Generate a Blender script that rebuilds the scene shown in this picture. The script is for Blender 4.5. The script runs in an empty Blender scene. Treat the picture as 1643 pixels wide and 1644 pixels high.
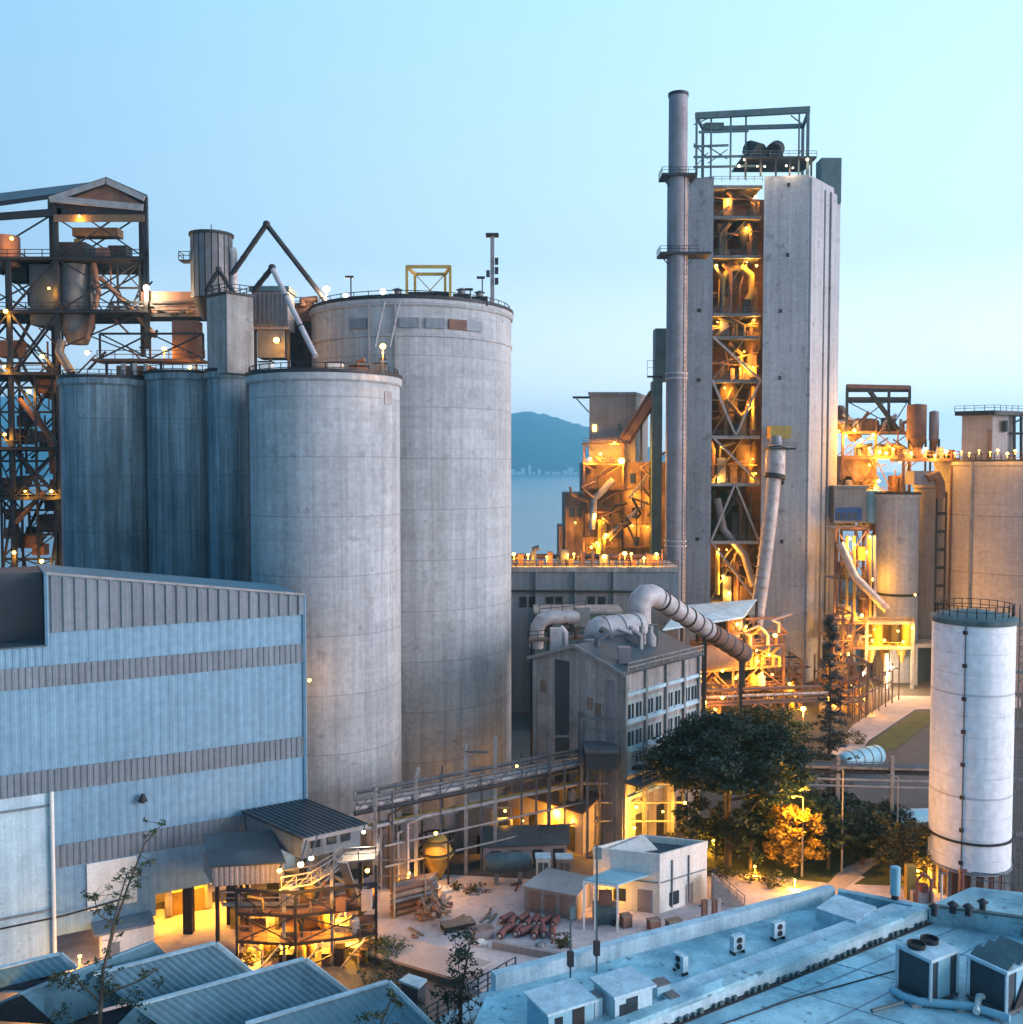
import bpy, math, random
from mathutils import Vector as V
R = math.radians
rnd = random.Random(7)
scene = bpy.context.scene
COL = scene.collection

# ------------------------------------------------------------------ camera, sky, sun, exposure
F, H = 1597.4, 46.0                      # focal length in photo pixels, camera height above the yard
TH = math.atan(70.0 / F)                 # slight downward pitch (the horizon lies above the middle)
cd = bpy.data.cameras.new('camera')
cam = bpy.data.objects.new('camera', cd)
COL.objects.link(cam)
cam.location = (0, 0, H)
cam.rotation_euler = (R(90) - TH, 0, 0)
cd.sensor_fit = 'HORIZONTAL'; cd.sensor_width = 36; cd.lens = 36 * F / 1643
cd.clip_start = 0.5; cd.clip_end = 40000
scene.camera = cam

SUN_EL, SUN_AZ = 10.0, 104.0               # degrees; azimuth from +Y towards +X
w = bpy.data.worlds.new('World'); scene.world = w; w.use_nodes = True
nt = w.node_tree; nt.nodes.clear()
sky = nt.nodes.new('ShaderNodeTexSky'); sky.sky_type = 'NISHITA'; sky.sun_disc = False
sky.sun_elevation = R(SUN_EL); sky.sun_rotation = R(SUN_AZ)
sky.air_density = 1.0; sky.dust_density = 0.6; sky.ozone_density = 3.0
tint = nt.nodes.new('ShaderNodeMix'); tint.data_type = 'RGBA'; tint.blend_type = 'MULTIPLY'
tint.inputs[0].default_value = 1.0
tint.inputs[7].default_value = (0.8, 1.0, 1.05, 1)
# sky colours set by elevation; overhead, out of view, raised to add fill light
tcw = nt.nodes.new('ShaderNodeTexCoord'); sepw = nt.nodes.new('ShaderNodeSeparateXYZ')
rampw = nt.nodes.new('ShaderNodeValToRGB'); mixw = nt.nodes.new('ShaderNodeMix'); mixw.data_type = 'RGBA'
e = rampw.color_ramp.elements
e[0].position = 0.0; e[0].color = (14.0, 15.0, 16.0, 1)
e[1].position = 1.0; e[1].color = (2.2, 5.6, 10.2, 1)
for p_, c_ in ((0.08, (11.6, 13.2, 14.6, 1)), (0.2, (6.1, 9.1, 11.6, 1)), (0.44, (4.8, 8.9, 11.9, 1)), (0.6, (3.9, 8.4, 12.2, 1)), (0.8, (2.6, 6.4, 11.0, 1))):
    el = rampw.color_ramp.elements.new(p_); el.color = c_
mixw.inputs[0].default_value = 0.88
# the half of the sky round the set sun is brighter and warmer, the far half deeper blue
GLOW_AZ = 70.0                           # the afterglow is broader and lies a little behind the sun
sun_dir = (math.sin(R(GLOW_AZ)), math.cos(R(GLOW_AZ)), 0.1)
dotw = nt.nodes.new('ShaderNodeVectorMath'); dotw.operation = 'DOT_PRODUCT'; dotw.inputs[1].default_value = sun_dir
mrw = nt.nodes.new('ShaderNodeMapRange'); mrw.inputs[1].default_value = -1; mrw.inputs[2].default_value = 1
sidew = nt.nodes.new('ShaderNodeMix'); sidew.data_type = 'RGBA'
sidew.inputs[6].default_value = (0.0, 0.22, 0.38, 1); sidew.inputs[7].default_value = (1.42, 1.16, 1.00, 1)
mulw = nt.nodes.new('ShaderNodeMix'); mulw.data_type = 'RGBA'; mulw.blend_type = 'MULTIPLY'; mulw.inputs[0].default_value = 1.0
bg = nt.nodes.new('ShaderNodeBackground'); bg.inputs[1].default_value = 0.135
ow = nt.nodes.new('ShaderNodeOutputWorld')
L = nt.links.new
L(sky.outputs[0], tint.inputs[6]); L(tcw.outputs['Generated'], sepw.inputs[0]); L(sepw.outputs[2], rampw.inputs[0])
L(tcw.outputs['Generated'], dotw.inputs[0]); L(dotw.outputs['Value'], mrw.inputs[0]); L(mrw.outputs[0], sidew.inputs[0])
L(rampw.outputs[0], mulw.inputs[6]); L(sidew.outputs[2], mulw.inputs[7])
L(tint.outputs[2], mixw.inputs[6]); L(mulw.outputs[2], mixw.inputs[7])
L(mixw.outputs[2], bg.inputs[0]); L(bg.outputs[0], ow.inputs[0])

sd = bpy.data.lights.new('sun', 'SUN'); sun = bpy.data.objects.new('sun', sd); COL.objects.link(sun)
sd.energy = 3.4; sd.angle = R(26); sd.color = (1.0, 0.88, 0.95)
sv = V((math.sin(R(SUN_AZ)) * math.cos(R(SUN_EL)), math.cos(R(SUN_AZ)) * math.cos(R(SUN_EL)), math.sin(R(SUN_EL))))
sun.rotation_euler = sv.to_track_quat('Z', 'Y').to_euler()
scene.view_settings.view_transform = 'Standard'; scene.view_settings.look = 'None'
scene.view_settings.exposure = 0.0; scene.view_settings.gamma = 1.0
scene.render.engine = 'CYCLES'
scene.cycles.max_bounces = 5; scene.cycles.diffuse_bounces = 3; scene.cycles.glossy_bounces = 2
scene.cycles.transmission_bounces = 3; scene.cycles.transparent_max_bounces = 6; scene.cycles.volume_bounces = 2
scene.cycles.sample_clamp_indirect = 4.0
scene.cycles.use_denoising = True

# ------------------------------------------------------------------ placing helpers
CT, ST = math.cos(TH), math.sin(TH)
def ray(px, py):
    u = (px - 821.5) / F; v = (822 - py) / F
    return V((u, CT + v * ST, -ST + v * CT))
def at(px, py, Y):
    d = ray(px, py); return V((0, 0, H)) + d * (Y / d.y)
def G(px, py, z=0.0):
    d = ray(px, py); return V((0, 0, H)) + d * ((z - H) / d.z)
def Z(py, Y, px=821): return at(px, py, Y).z
def X(px, Y, py=800): return at(px, py, Y).x

# ------------------------------------------------------------------ object helpers
ORG = {}
def tag(o, label=None, cat=None, group=None, kind=None):
    if label: o['label'] = label
    if cat: o['category'] = cat
    if group: o['group'] = group
    if kind: o['kind'] = kind
    return o
def thing(name, label, cat, loc, group=None):
    o = bpy.data.objects.new(name, None); COL.objects.link(o)
    o.empty_display_size = 0.5
    o.location = loc; ORG[o.name] = V(loc)
    return tag(o, label, cat, group)

class MB:
    def __init__(s): s.v = []; s.f = []
    def add(s, vs, fs):
        n = len(s.v); s.v.extend(V(p) for p in vs); s.f.extend([i + n for i in f] for f in fs); return s
    def box(s, x0, y0, z0, x1, y1, z1):
        return s.prism([(x0, y0), (x1, y0), (x1, y1), (x0, y1)], z0, z1)
    def obox(s, c, size, rz=0.0):
        hx, hy, hz = size[0] / 2, size[1] / 2, size[2] / 2
        ca, sa = math.cos(rz), math.sin(rz)
        pl = [(c[0] + x * ca - y * sa, c[1] + x * sa + y * ca) for x, y in ((-hx, -hy), (hx, -hy), (hx, hy), (-hx, hy))]
        return s.prism(pl, c[2] - hz, c[2] + hz)
    def prism(s, pl, z0, z1):
        n = len(pl)
        a = sum(pl[i][0] * pl[(i + 1) % n][1] - pl[(i + 1) % n][0] * pl[i][1] for i in range(n))
        zt = list(z1) if hasattr(z1, '__len__') else [z1] * n
        zb = list(z0) if hasattr(z0, '__len__') else [z0] * n
        pl = list(pl)
        if a < 0: pl.reverse(); zt.reverse(); zb.reverse()
        vs = [(p[0], p[1], z) for p, z in zip(pl, zb)] + [(p[0], p[1], z) for p, z in zip(pl, zt)]
        fs = [list(range(n - 1, -1, -1)), list(range(n, 2 * n))]
        fs += [[i, (i + 1) % n, n + (i + 1) % n, n + i] for i in range(n)]
        return s.add(vs, fs)
    def bar(s, p, q, wd, ht=None):
        p, q = V(p), V(q); ht = ht or wd
        d = (q - p).normalized()
        up = V((0, 0, 1)) if abs(d.z) < 0.95 else V((0, 1, 0))
        a = d.cross(up).normalized() * (wd / 2); b = a.cross(d).normalized() * (ht / 2)
        vs = [p - a - b, p + a - b, p + a + b, p - a + b, q - a - b, q + a - b, q + a + b, q - a + b]
        return s.add(vs, [[0, 1, 2, 3], [7, 6, 5, 4], [0, 4, 5, 1], [1, 5, 6, 2], [2, 6, 7, 3], [3, 7, 4, 0]])
    def tube(s, pts, r, n=12, cap=True):
        pts = [V(p) for p in pts]; m = len(pts)
        rs = r if hasattr(r, '__len__') else [r] * m
        d0 = (pts[1] - pts[0]).normalized()
        up = V((0, 0, 1)) if abs(d0.z) < 0.9 else V((0, 1, 0))
        a = d0.cross(up).normalized(); vs = []
        for i, p in enumerate(pts):
            di = (pts[i] - pts[i - 1]).normalized() if i else d0
            do = (pts[i + 1] - pts[i]).normalized() if i < m - 1 else di
            t = (di + do).normalized()
            a = (a - t * a.dot(t)).normalized(); b = t.cross(a)
            k = 1.0 / max(0.5, t.dot(do))
            for j in range(n):
                g = 2 * math.pi * j / n
                o = a * math.cos(g) + b * math.sin(g)
                vs.append(p + o * rs[i] * (1 if i in (0, m - 1) else k ** 0.5))
        fs = []
        for i in range(m - 1):
            for j in range(n):
                k2 = (j + 1) % n
                fs.append([i * n + j, i * n + k2, (i + 1) * n + k2, (i + 1) * n + j])
        if cap: fs += [list(range(n - 1, -1, -1)), list(range((m - 1) * n, m * n))]
        return s.add(vs, fs)
    def lathe(s, cx, cy, prof, n=32, cap=True):
        vs = []; m = len(prof)
        for r_, z in prof:
            for j in range(n):
                g = 2 * math.pi * j / n
                vs.append((cx + r_ * math.cos(g), cy + r_ * math.sin(g), z))
        fs = [[i * n + j, i * n + (j + 1) % n, (i + 1) * n + (j + 1) % n, (i + 1) * n + j] for i in range(m - 1) for j in range(n)]
        if cap: fs += [list(range(n - 1, -1, -1)), list(range((m - 1) * n, m * n))]
        return s.add(vs, fs)
    def sph(s, c, r, n=10, sq=1.0):
        k = n // 2
        return s.lathe(c[0], c[1], [(max(0.02, math.sin(math.pi * i / k)) * r, c[2] - math.cos(math.pi * i / k) * r * sq) for i in range(k + 1)], n)
    def quad(s, *p): return s.add(p, [list(range(len(p)))])
    def slab(s, a, b, c, d, t):
        a, b, c, d = V(a), V(b), V(c), V(d); nn = (b - a).cross(d - a).normalized() * t
        return s.add([a, b, c, d, a - nn, b - nn, c - nn, d - nn],
                     [[0, 1, 2, 3], [7, 6, 5, 4], [0, 4, 5, 1], [1, 5, 6, 2], [2, 6, 7, 3], [3, 7, 4, 0]])
    def corr(s, a, b, c, d, n, dep, th=0.05):
        """trapezoid-ribbed sheet: a->b along the ribs' repeat, a->d along each rib; a closed thin sheet"""
        a, b, c, d = V(a), V(b), V(c), V(d); nn = (b - a).cross(d - a).normalized()
        us = []
        for i in range(n):
            us += [(i / n, 0), ((i + .30) / n, 0), ((i + .42) / n, 1), ((i + .85) / n, 1), ((i + .97) / n, 0)]
        us.append((1.0, 0))
        m = len(us)
        f0 = [a.lerp(b, u) + nn * dep * k for u, k in us]; f1 = [d.lerp(c, u) + nn * dep * k for u, k in us]
        vs = f0 + f1 + [p - nn * th for p in f0] + [p - nn * th for p in f1]
        fs = []
        for i in range(m - 1):
            fs.append([i, i + 1, m + i + 1, m + i]); fs.append([2 * m + i + 1, 2 * m + i, 3 * m + i, 3 * m + i + 1])
            fs.append([i + 1, i, 2 * m + i, 2 * m + i + 1]); fs.append([m + i, m + i + 1, 3 * m + i + 1, 3 * m + i])
        fs += [[0, m, 3 * m, 2 * m], [m - 1, 3 * m - 1, 4 * m - 1, 2 * m - 1]]
        return s.add(vs, fs)
    def build(s, name, mat, parent=None, smooth=False, org=None):
        if parent is not None: o0 = ORG[parent.name]
        elif org is not None: o0 = V(org)
        else:
            xs = [p.x for p in s.v]; ys = [p.y for p in s.v]; zs = [p.z for p in s.v]
            o0 = V(((min(xs) + max(xs)) / 2, (min(ys) + max(ys)) / 2, min(zs)))
        me = bpy.data.meshes.new(name)
        me.from_pydata([tuple(p - o0) for p in s.v], [], s.f)
        me.materials.append(mat)
        if smooth:
            me.shade_smooth(); me.set_sharp_from_angle(angle=R(38))
        me.update()
        ob = bpy.data.objects.new(name, me); COL.objects.link(ob)
        if parent is not None: ob.parent = parent
        else: ob.location = o0
        ORG[ob.name] = o0
        return ob

# ------------------------------------------------------------------ materials
MATS = {}
def surf(name, c1, c2=None, scale=0.4, rough=0.8, metal=0.0, streak=0.0, bands=0.0, lift=1.3, bump=0.15, bscale=6.0,
         spots=0.0, lines=1.0, rust=0.0, rustc=(0.16, 0.07, 0.03), patch=0.0):
    """one procedural surface: two tones by noise, run-off streaks, pour lifts, small spots, rust"""
    m = bpy.data.materials.new(name); m.use_nodes = True; MATS[name] = m
    t = m.node_tree; N = t.nodes; l = t.links.new
    b = N['Principled BSDF']; b.inputs['Roughness'].default_value = rough; b.inputs['Metallic'].default_value = metal
    tc = N.new('ShaderNodeTexCoord'); c2 = c2 or tuple(x * 0.75 for x in c1)
    def noise(sc, det=6, vec=None, ro=0.55):
        n = N.new('ShaderNodeTexNoise'); n.inputs['Scale'].default_value = sc; n.inputs['Detail'].default_value = det
        n.inputs['Roughness'].default_value = ro
        l(vec or tc.outputs['Object'], n.inputs['Vector']); return n.outputs[0]
    def mapr(v, a, b_, c, d):
        r = N.new('ShaderNodeMapRange'); r.inputs[1].default_value = a; r.inputs[2].default_value = b_
        r.inputs[3].default_value = c; r.inputs[4].default_value = d; l(v, r.inputs[0]); return r.outputs[0]
    def mix(fac, a, b_, mode='MIX'):
        x = N.new('ShaderNodeMix'); x.data_type = 'RGBA'; x.blend_type = mode
        if isinstance(fac, (int, float)): x.inputs[0].default_value = fac
        else: l(fac, x.inputs[0])
        for sck, val in ((x.inputs[6], a), (x.inputs[7], b_)):
            if isinstance(val, tuple): sck.default_value = (*val, 1)
            else: l(val, sck)
        return x.outputs[2]
    def stretch(vx, vy, vz):
        mp = N.new('ShaderNodeMapping'); mp.inputs['Scale'].default_value = (vx, vy, vz)
        l(tc.outputs['Object'], mp.inputs[0]); return mp.outputs[0]
    def math_(op, a, b_=None):
        x = N.new('ShaderNodeMath'); x.operation = op
        for i, val in enumerate((a, b_)):
            if val is None: continue
            if isinstance(val, (int, float)): x.inputs[i].default_value = val
            else: l(val, x.inputs[i])
        return x.outputs[0]
    col = mix(mapr(noise(scale), 0.35, 0.68, 0, 1), c1, c2)
    fine = mapr(noise(scale * 14, 4), 0.3, 0.7, 0.86, 1.1)
    col = mix(1.0, col, fine, 'MULTIPLY')
    if streak:
        s1 = noise(1.0, 5, stretch(1.1, 1.1, 0.035), 0.65); s2 = noise(1.0, 3, stretch(3.5, 3.5, 0.09), 0.6)
        col = mix(1.0, col, mapr(s1, 0.35, 0.65, 1 - streak, 1 + streak * .35), 'MULTIPLY')
        col = mix(1.0, col, mapr(s2, 0.3, 0.7, 1 - streak * .6, 1 + streak * .25), 'MULTIPLY')
    if bands:
        sp = N.new('ShaderNodeSeparateXYZ'); l(tc.outputs['Object'], sp.inputs[0])
        zz = math_('DIVIDE', sp.outputs[2], lift); fl = math_('FLOOR', zz); fr = math_('FRACT', zz)
        ang = math_('MULTIPLY', math_('ARCTAN2', sp.outputs[1], sp.outputs[0]), 2.4)
        wn = N.new('ShaderNodeTexWhiteNoise'); wn.noise_dimensions = '2D'; cv = N.new('ShaderNodeCombineXYZ')
        l(fl, cv.inputs[0]); l(math_('FLOOR', math_('ADD', ang, math_('MULTIPLY', fl, 0.37))), cv.inputs[1]); l(cv.outputs[0], wn.inputs[0])
        col = mix(1.0, col, mapr(wn.outputs[0], 0, 1, 1 - bands, 1 + bands * .7), 'MULTIPLY')
        ln = math_('LESS_THAN', fr, 0.05)
        big = math_('LESS_THAN', math_('FRACT', math_('DIVIDE', sp.outputs[2], lift * 5.0)), 0.02)
        nb = mapr(noise(0.25, 3), 0.42, 0.6, 0.0, 1.0)
        col = mix(math_('MULTIPLY', ln, math_('MULTIPLY', nb, 0.45 * lines)), col, tuple(x * .45 for x in c2))
        col = mix(math_('MULTIPLY', big, 0.55 * lines), col, tuple(x * .4 for x in c2))
    if patch:
        vo = N.new('ShaderNodeTexVoronoi'); vo.inputs['Scale'].default_value = scale * 1.6; vo.distance = 'CHEBYCHEV'
        l(tc.outputs['Object'], vo.inputs['Vector'])
        sc_ = N.new('ShaderNodeSeparateColor'); l(vo.outputs['Color'], sc_.inputs[0])
        col = mix(1.0, col, mapr(sc_.outputs[0], 0, 1, 1 - patch, 1 + patch * .6), 'MULTIPLY')
    if spots:
        col = mix(mapr(noise(scale * 5, 3), 0.62, 0.70, 0, spots), col, tuple(x * .35 for x in c2))
    if rust:
        col = mix(mapr(noise(scale * 2.2, 8, None, 0.7), 0.5, 0.66, 0, rust), col, rustc)
        l(mapr(noise(scale * 2.2, 8, None, 0.7), 0.5, 0.66, rough, 0.92), b.inputs['Roughness'])
    l(col, b.inputs['Base Color'])
    if bump:
        bp = N.new('ShaderNodeBump'); bp.inputs['Strength'].default_value = bump; bp.inputs['Distance'].default_value = 0.05
        l(noise(bscale, 5), bp.inputs['Height']); l(bp.outputs[0], b.inputs['Normal'])
    return m
def emit(name, c, s, look=None):
    m = bpy.data.materials.new(name); m.use_nodes = True; b = m.node_tree.nodes['Principled BSDF']
    b.inputs['Base Color'].default_value = (*c, 1); b.inputs['Emission Color'].default_value = (*c, 1)
    b.inputs['Emission Strength'].default_value = s
    m.cycles.emission_sampling = 'NONE'; MATS[name] = m; return m
def leafmat(name, c1, c2):
    m = bpy.data.materials.new(name); m.use_nodes = True; MATS[name] = m
    t = m.node_tree; N = t.nodes; l = t.links.new; b = N['Principled BSDF']
    b.inputs['Roughness'].default_value = 0.6
    g = N.new('ShaderNodeNewGeometry'); mx = N.new('ShaderNodeMix'); mx.data_type = 'RGBA'
    mx.inputs[6].default_value = (*c1, 1); mx.inputs[7].default_value = (*c2, 1)
    l(g.outputs['Random Per Island'], mx.inputs[0]); l(mx.outputs[2], b.inputs['Base Color'])
    tr = N.new('ShaderNodeBsdfTranslucent'); l(mx.outputs[2], tr.inputs[0])
    ms = N.new('ShaderNodeMixShader'); ms.inputs[0].default_value = 0.25
    l(b.outputs[0], ms.inputs[1]); l(tr.outputs[0], ms.inputs[2]); l(ms.outputs[0], N['Material Output'].inputs[0])
    return m

M = dict(
    silo=surf('silo_concrete', (0.40, 0.405, 0.42), (0.33, 0.335, 0.35), 0.12, 0.9, streak=0.20, bands=0.08, lift=1.35, spots=0.35, lines=.7),
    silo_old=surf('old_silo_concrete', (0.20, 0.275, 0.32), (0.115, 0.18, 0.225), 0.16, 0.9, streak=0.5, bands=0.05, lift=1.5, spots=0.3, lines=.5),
    tower=surf('tower_concrete', (0.43, 0.415, 0.435), (0.35, 0.338, 0.36), 0.10, 0.9, streak=0.18, bands=0.02, lift=1.8, spots=0.45, lines=.22),
    conc=surf('plain_concrete', (0.34, 0.32, 0.31), (0.22, 0.21, 0.20), 0.25, 0.9, streak=0.3, spots=0.4, patch=.12),
    pinkconc=surf('warm_concrete', (0.36, 0.315, 0.305), (0.28, 0.24, 0.235), 0.25, 0.9, streak=0.16, spots=0.3),
    pinksilo=surf('pinkish_silo_concrete', (0.37, 0.34, 0.35), (0.32, 0.295, 0.305), 0.08, 0.9, streak=0.08, bands=0.05, lift=2.4, spots=.2),
    millconc=surf('mill_concrete', (0.44, 0.385, 0.365), (0.31, 0.27, 0.255), 0.22, 0.9, streak=0.34, spots=0.45, patch=.12),
    brown=surf('dusty_brown_cladding', (0.34, 0.21, 0.165), (0.24, 0.15, 0.12), 0.2, 0.85, streak=0.3, patch=.2),
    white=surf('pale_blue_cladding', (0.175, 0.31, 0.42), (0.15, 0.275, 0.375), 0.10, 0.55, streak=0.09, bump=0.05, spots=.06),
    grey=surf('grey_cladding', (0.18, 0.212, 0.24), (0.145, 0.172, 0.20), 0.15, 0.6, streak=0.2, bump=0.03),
    darkclad=surf('dark_cladding', (0.045, 0.06, 0.075), (0.03, 0.04, 0.05), 0.2, 0.6, streak=0.2, bump=0.03),
    paint=surf('white_paint', (0.74, 0.72, 0.68), (0.64, 0.62, 0.58), 0.3, 0.7, streak=0.12, spots=0.12),
    tank=surf('tank_white_paint', (0.84, 0.83, 0.86), (0.76, 0.76, 0.80), 0.10, 0.5, streak=0.06, bands=0.02, lift=2.2, bump=.04, spots=.2),
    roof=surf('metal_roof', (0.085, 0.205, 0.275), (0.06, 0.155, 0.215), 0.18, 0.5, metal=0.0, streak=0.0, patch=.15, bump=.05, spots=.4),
    roofdark=surf('dark_metal_roof', (0.055, 0.075, 0.09), (0.035, 0.048, 0.06), 0.3, 0.55, patch=.2, bump=.05),
    steel=surf('dark_steel', (0.022, 0.023, 0.030), (0.014, 0.015, 0.02), 0.6, 0.6, metal=0.2, rust=.35, rustc=(0.05, 0.022, 0.018)),
    steelg=surf('grey_steel', (0.13, 0.135, 0.15), (0.08, 0.085, 0.10), 0.6, 0.55, metal=0.2, rust=.35),
    steelp=surf('pale_steel', (0.32, 0.30, 0.30), (0.22, 0.21, 0.21), 0.6, 0.6, metal=0.1, rust=.35),
    rusty=surf('rusty_steel', (0.20, 0.10, 0.07), (0.11, 0.06, 0.05), 0.7, 0.85, rust=.6),
    duct=surf('duct_metal', (0.46, 0.42, 0.42), (0.32, 0.28, 0.29), 0.4, 0.55, metal=0.1, rust=.45, rustc=(0.24, 0.13, 0.10)),
    stack=surf('stack_steel', (0.27, 0.25, 0.28), (0.20, 0.18, 0.20), 0.25, 0.6, metal=0.1, streak=0.2, rust=.4, rustc=(0.24, 0.14, 0.11)),
    teal=surf('teal_paint', (0.08, 0.13, 0.14), (0.05, 0.09, 0.10), 0.5, 0.6, streak=.2),
    yellow=surf('yellow_paint', (0.42, 0.27, 0.05), (0.30, 0.20, 0.05), 0.8, 0.6, rust=.3),
    red=surf('red_oxide', (0.20, 0.065, 0.055), (0.13, 0.05, 0.045), 0.9, 0.7, rust=.4),
    blue=surf('blue_paint', (0.05, 0.12, 0.35), (0.04, 0.09, 0.26), 0.7, 0.6),
    cyan=surf('pale_blue_paint', (0.24, 0.44, 0.52), (0.18, 0.35, 0.43), 0.7, 0.6),
    glass=surf('dark_glass', (0.03, 0.04, 0.05), (0.02, 0.025, 0.03), 0.5, 0.12, bump=0),
    rubber=surf('black_rubber', (0.02, 0.02, 0.022), None, 1.0, 0.8),
    wood=surf('weathered_wood', (0.24, 0.17, 0.13), (0.13, 0.09, 0.07), 1.2, 0.85),
    bark=surf('bark', (0.10, 0.075, 0.055), (0.05, 0.04, 0.03), 2.0, 0.95, bump=.5),
    ground=surf('earth', (0.085, 0.075, 0.07), (0.05, 0.045, 0.042), 0.06, 0.95, spots=.3),
    yard=surf('yard_concrete', (0.60, 0.51, 0.50), (0.36, 0.30, 0.295), 0.09, 0.85, spots=.5, patch=.14),
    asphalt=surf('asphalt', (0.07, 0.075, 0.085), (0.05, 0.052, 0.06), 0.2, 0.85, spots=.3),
    path=surf('pale_path', (0.42, 0.36, 0.34), (0.33, 0.28, 0.26), 0.3, 0.9),
    grass=surf('grass', (0.075, 0.085, 0.022), (0.04, 0.05, 0.014), 0.5, 0.95, bump=.5),
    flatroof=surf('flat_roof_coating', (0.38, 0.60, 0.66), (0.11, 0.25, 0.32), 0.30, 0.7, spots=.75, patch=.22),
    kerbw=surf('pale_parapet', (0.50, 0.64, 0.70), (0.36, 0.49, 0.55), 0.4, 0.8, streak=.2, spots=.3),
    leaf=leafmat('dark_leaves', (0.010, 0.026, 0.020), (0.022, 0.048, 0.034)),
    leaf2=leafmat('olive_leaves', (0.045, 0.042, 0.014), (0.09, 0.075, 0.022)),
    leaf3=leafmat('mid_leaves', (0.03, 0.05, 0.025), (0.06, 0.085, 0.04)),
    leaflit=leafmat('lamplit_leaves', (0.22, 0.12, 0.018), (0.46, 0.30, 0.04)),  # gold of the lamplight put into the leaf colour
    baym=surf('amber_dusty_steel', (0.16, 0.10, 0.05), (0.09, 0.055, 0.035), 0.6, 0.7, rust=.4),
    sidepanel=surf('pale_side_panel', (0.42, 0.46, 0.45), (0.30, 0.34, 0.34), 0.4, 0.7, streak=.25, spots=.3),
    needle=leafmat('needles', (0.035, 0.04, 0.042), (0.07, 0.075, 0.07)),
    bulb=emit('sodium_bulb', (1.0, 0.55, 0.08), 14.0),
    bulbw=emit('warm_white_bulb', (1.0, 0.80, 0.58), 10.0),
    hill=surf('wooded_hill', (0.035, 0.06, 0.04), (0.025, 0.04, 0.03), 0.004, 0.95, bump=0),
)

# ------------------------------------------------------------------ builders shared by many things
AMB = (1.0, 0.41, 0.04); SOD = (1.0, 0.42, 0.035); WARM = (1.0, 0.72, 0.42)
LD = {}
def lightdata(p, c, rad=0.3, spot=False):
    k = (round(p), c, rad, spot)
    if k not in LD:
        d = bpy.data.lights.new('lamp_glow', 'SPOT' if spot else 'POINT')
        if spot: d.spot_size = R(138); d.spot_blend = .5
        d.energy = p * 2.2; d.color = c; d.shadow_soft_size = rad; LD[k] = d
    return LD[k]
def lamp(p, power, label, group=None, sup=(0, 0, -1.4), r=0.38, white=False, name='sodium_lamp', sm='steelg', spot=False, col=None):
    """a plant lamp: bracket or short post along sup, cap, glowing bulb and its own light"""
    p = V(p); s = V(sup); r *= .82
    T = thing(name, label, 'lamp', p + s, group)
    MB().bar(p + s, p + V((0, 0, r * .7)) + s.normalized() * 0.1, 0.12).build('bracket', M[sm], T)
    MB().lathe(p.x, p.y, [(r * .55, p.z + r * .86), (r * .4, p.z + r * 1.1), (r * .15, p.z + r * 1.15)], 10).build('cap', M[sm], T, True)
    MB().sph(p, r, 10, 0.9).build('bulb', M['bulbw' if white else 'bulb'], T, True)
    lo = bpy.data.objects.new('lamp_glow', lightdata(power, WARM if white is True else (col or SOD), .3, spot)); COL.objects.link(lo)
    lo.parent = T; lo.location = p + V((0, -0.25, -r - 0.35)) - ORG[T.name]
    return T
def rail(T, pts, closed=False, h=1.1, mat='steelg', step=2.2, t=0.09, name='railing'):
    b = MB(); pts = [V(p) for p in pts]
    seg = list(zip(pts, pts[1:] + pts[:1])) if closed else list(zip(pts, pts[1:]))
    for a, c in seg:
        k = max(1, int((c - a).length / step))
        for i in range(k + 1): 
            q = a.lerp(c, i / k); b.bar(q, q + V((0, 0, h)), t)
        for hh in (h, h * .52): b.bar(a + V((0, 0, hh)), c + V((0, 0, hh)), t)
    return b.build(name, M[mat], T)
def ringpts(cx, cy, r, z, n=28, a0=0, a1=360):
    return [V((cx + r * math.cos(R(a0 + (a1 - a0) * i / n)), cy + r * math.sin(R(a0 + (a1 - a0) * i / n)), z)) for i in range(n + (a1 - a0 != 360))]
def frame(T, pl, zs, mat='steel', cw=0.45, bw=0.32, braces='', faces=None, bracemat=None, brw=0.2, cols=True):
    """steel frame on a plan polygon: every column, beam and brace is its own part. braces: a letter per level (X Z N V A or .)"""
    n = len(pl); faces = range(n) if faces is None else faces
    if cols:
        for p in pl: MB().bar((p[0], p[1], zs[0]), (p[0], p[1], zs[-1]), cw).build('column', M[mat], T)
    for li in range(len(zs) - 1):
        z0, z1 = zs[li], zs[li + 1]
        for i in faces:
            a, c = pl[i], pl[(i + 1) % n]
            A0, A1, C0, C1 = V((*a, z0)), V((*a, z1)), V((*c, z0)), V((*c, z1))
            MB().bar(A1, C1, bw, bw * 1.3).build('beam', M[mat], T)
            k = braces[li] if li < len(braces) else '.'
            prs = {'X': [(A0, C1), (C0, A1)], 'Z': [(A0, C1)], 'N': [(C0, A1)], 'A': [(A0, A1.lerp(C1, .5)), (C0, A1.lerp(C1, .5))],
                   'V': [(A1, A0.lerp(C0, .5)), (C1, A0.lerp(C0, .5))]}.get(k, [])
            for p, q in prs: MB().bar(p, q, brw).build('brace', M[bracemat or mat], T)
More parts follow.
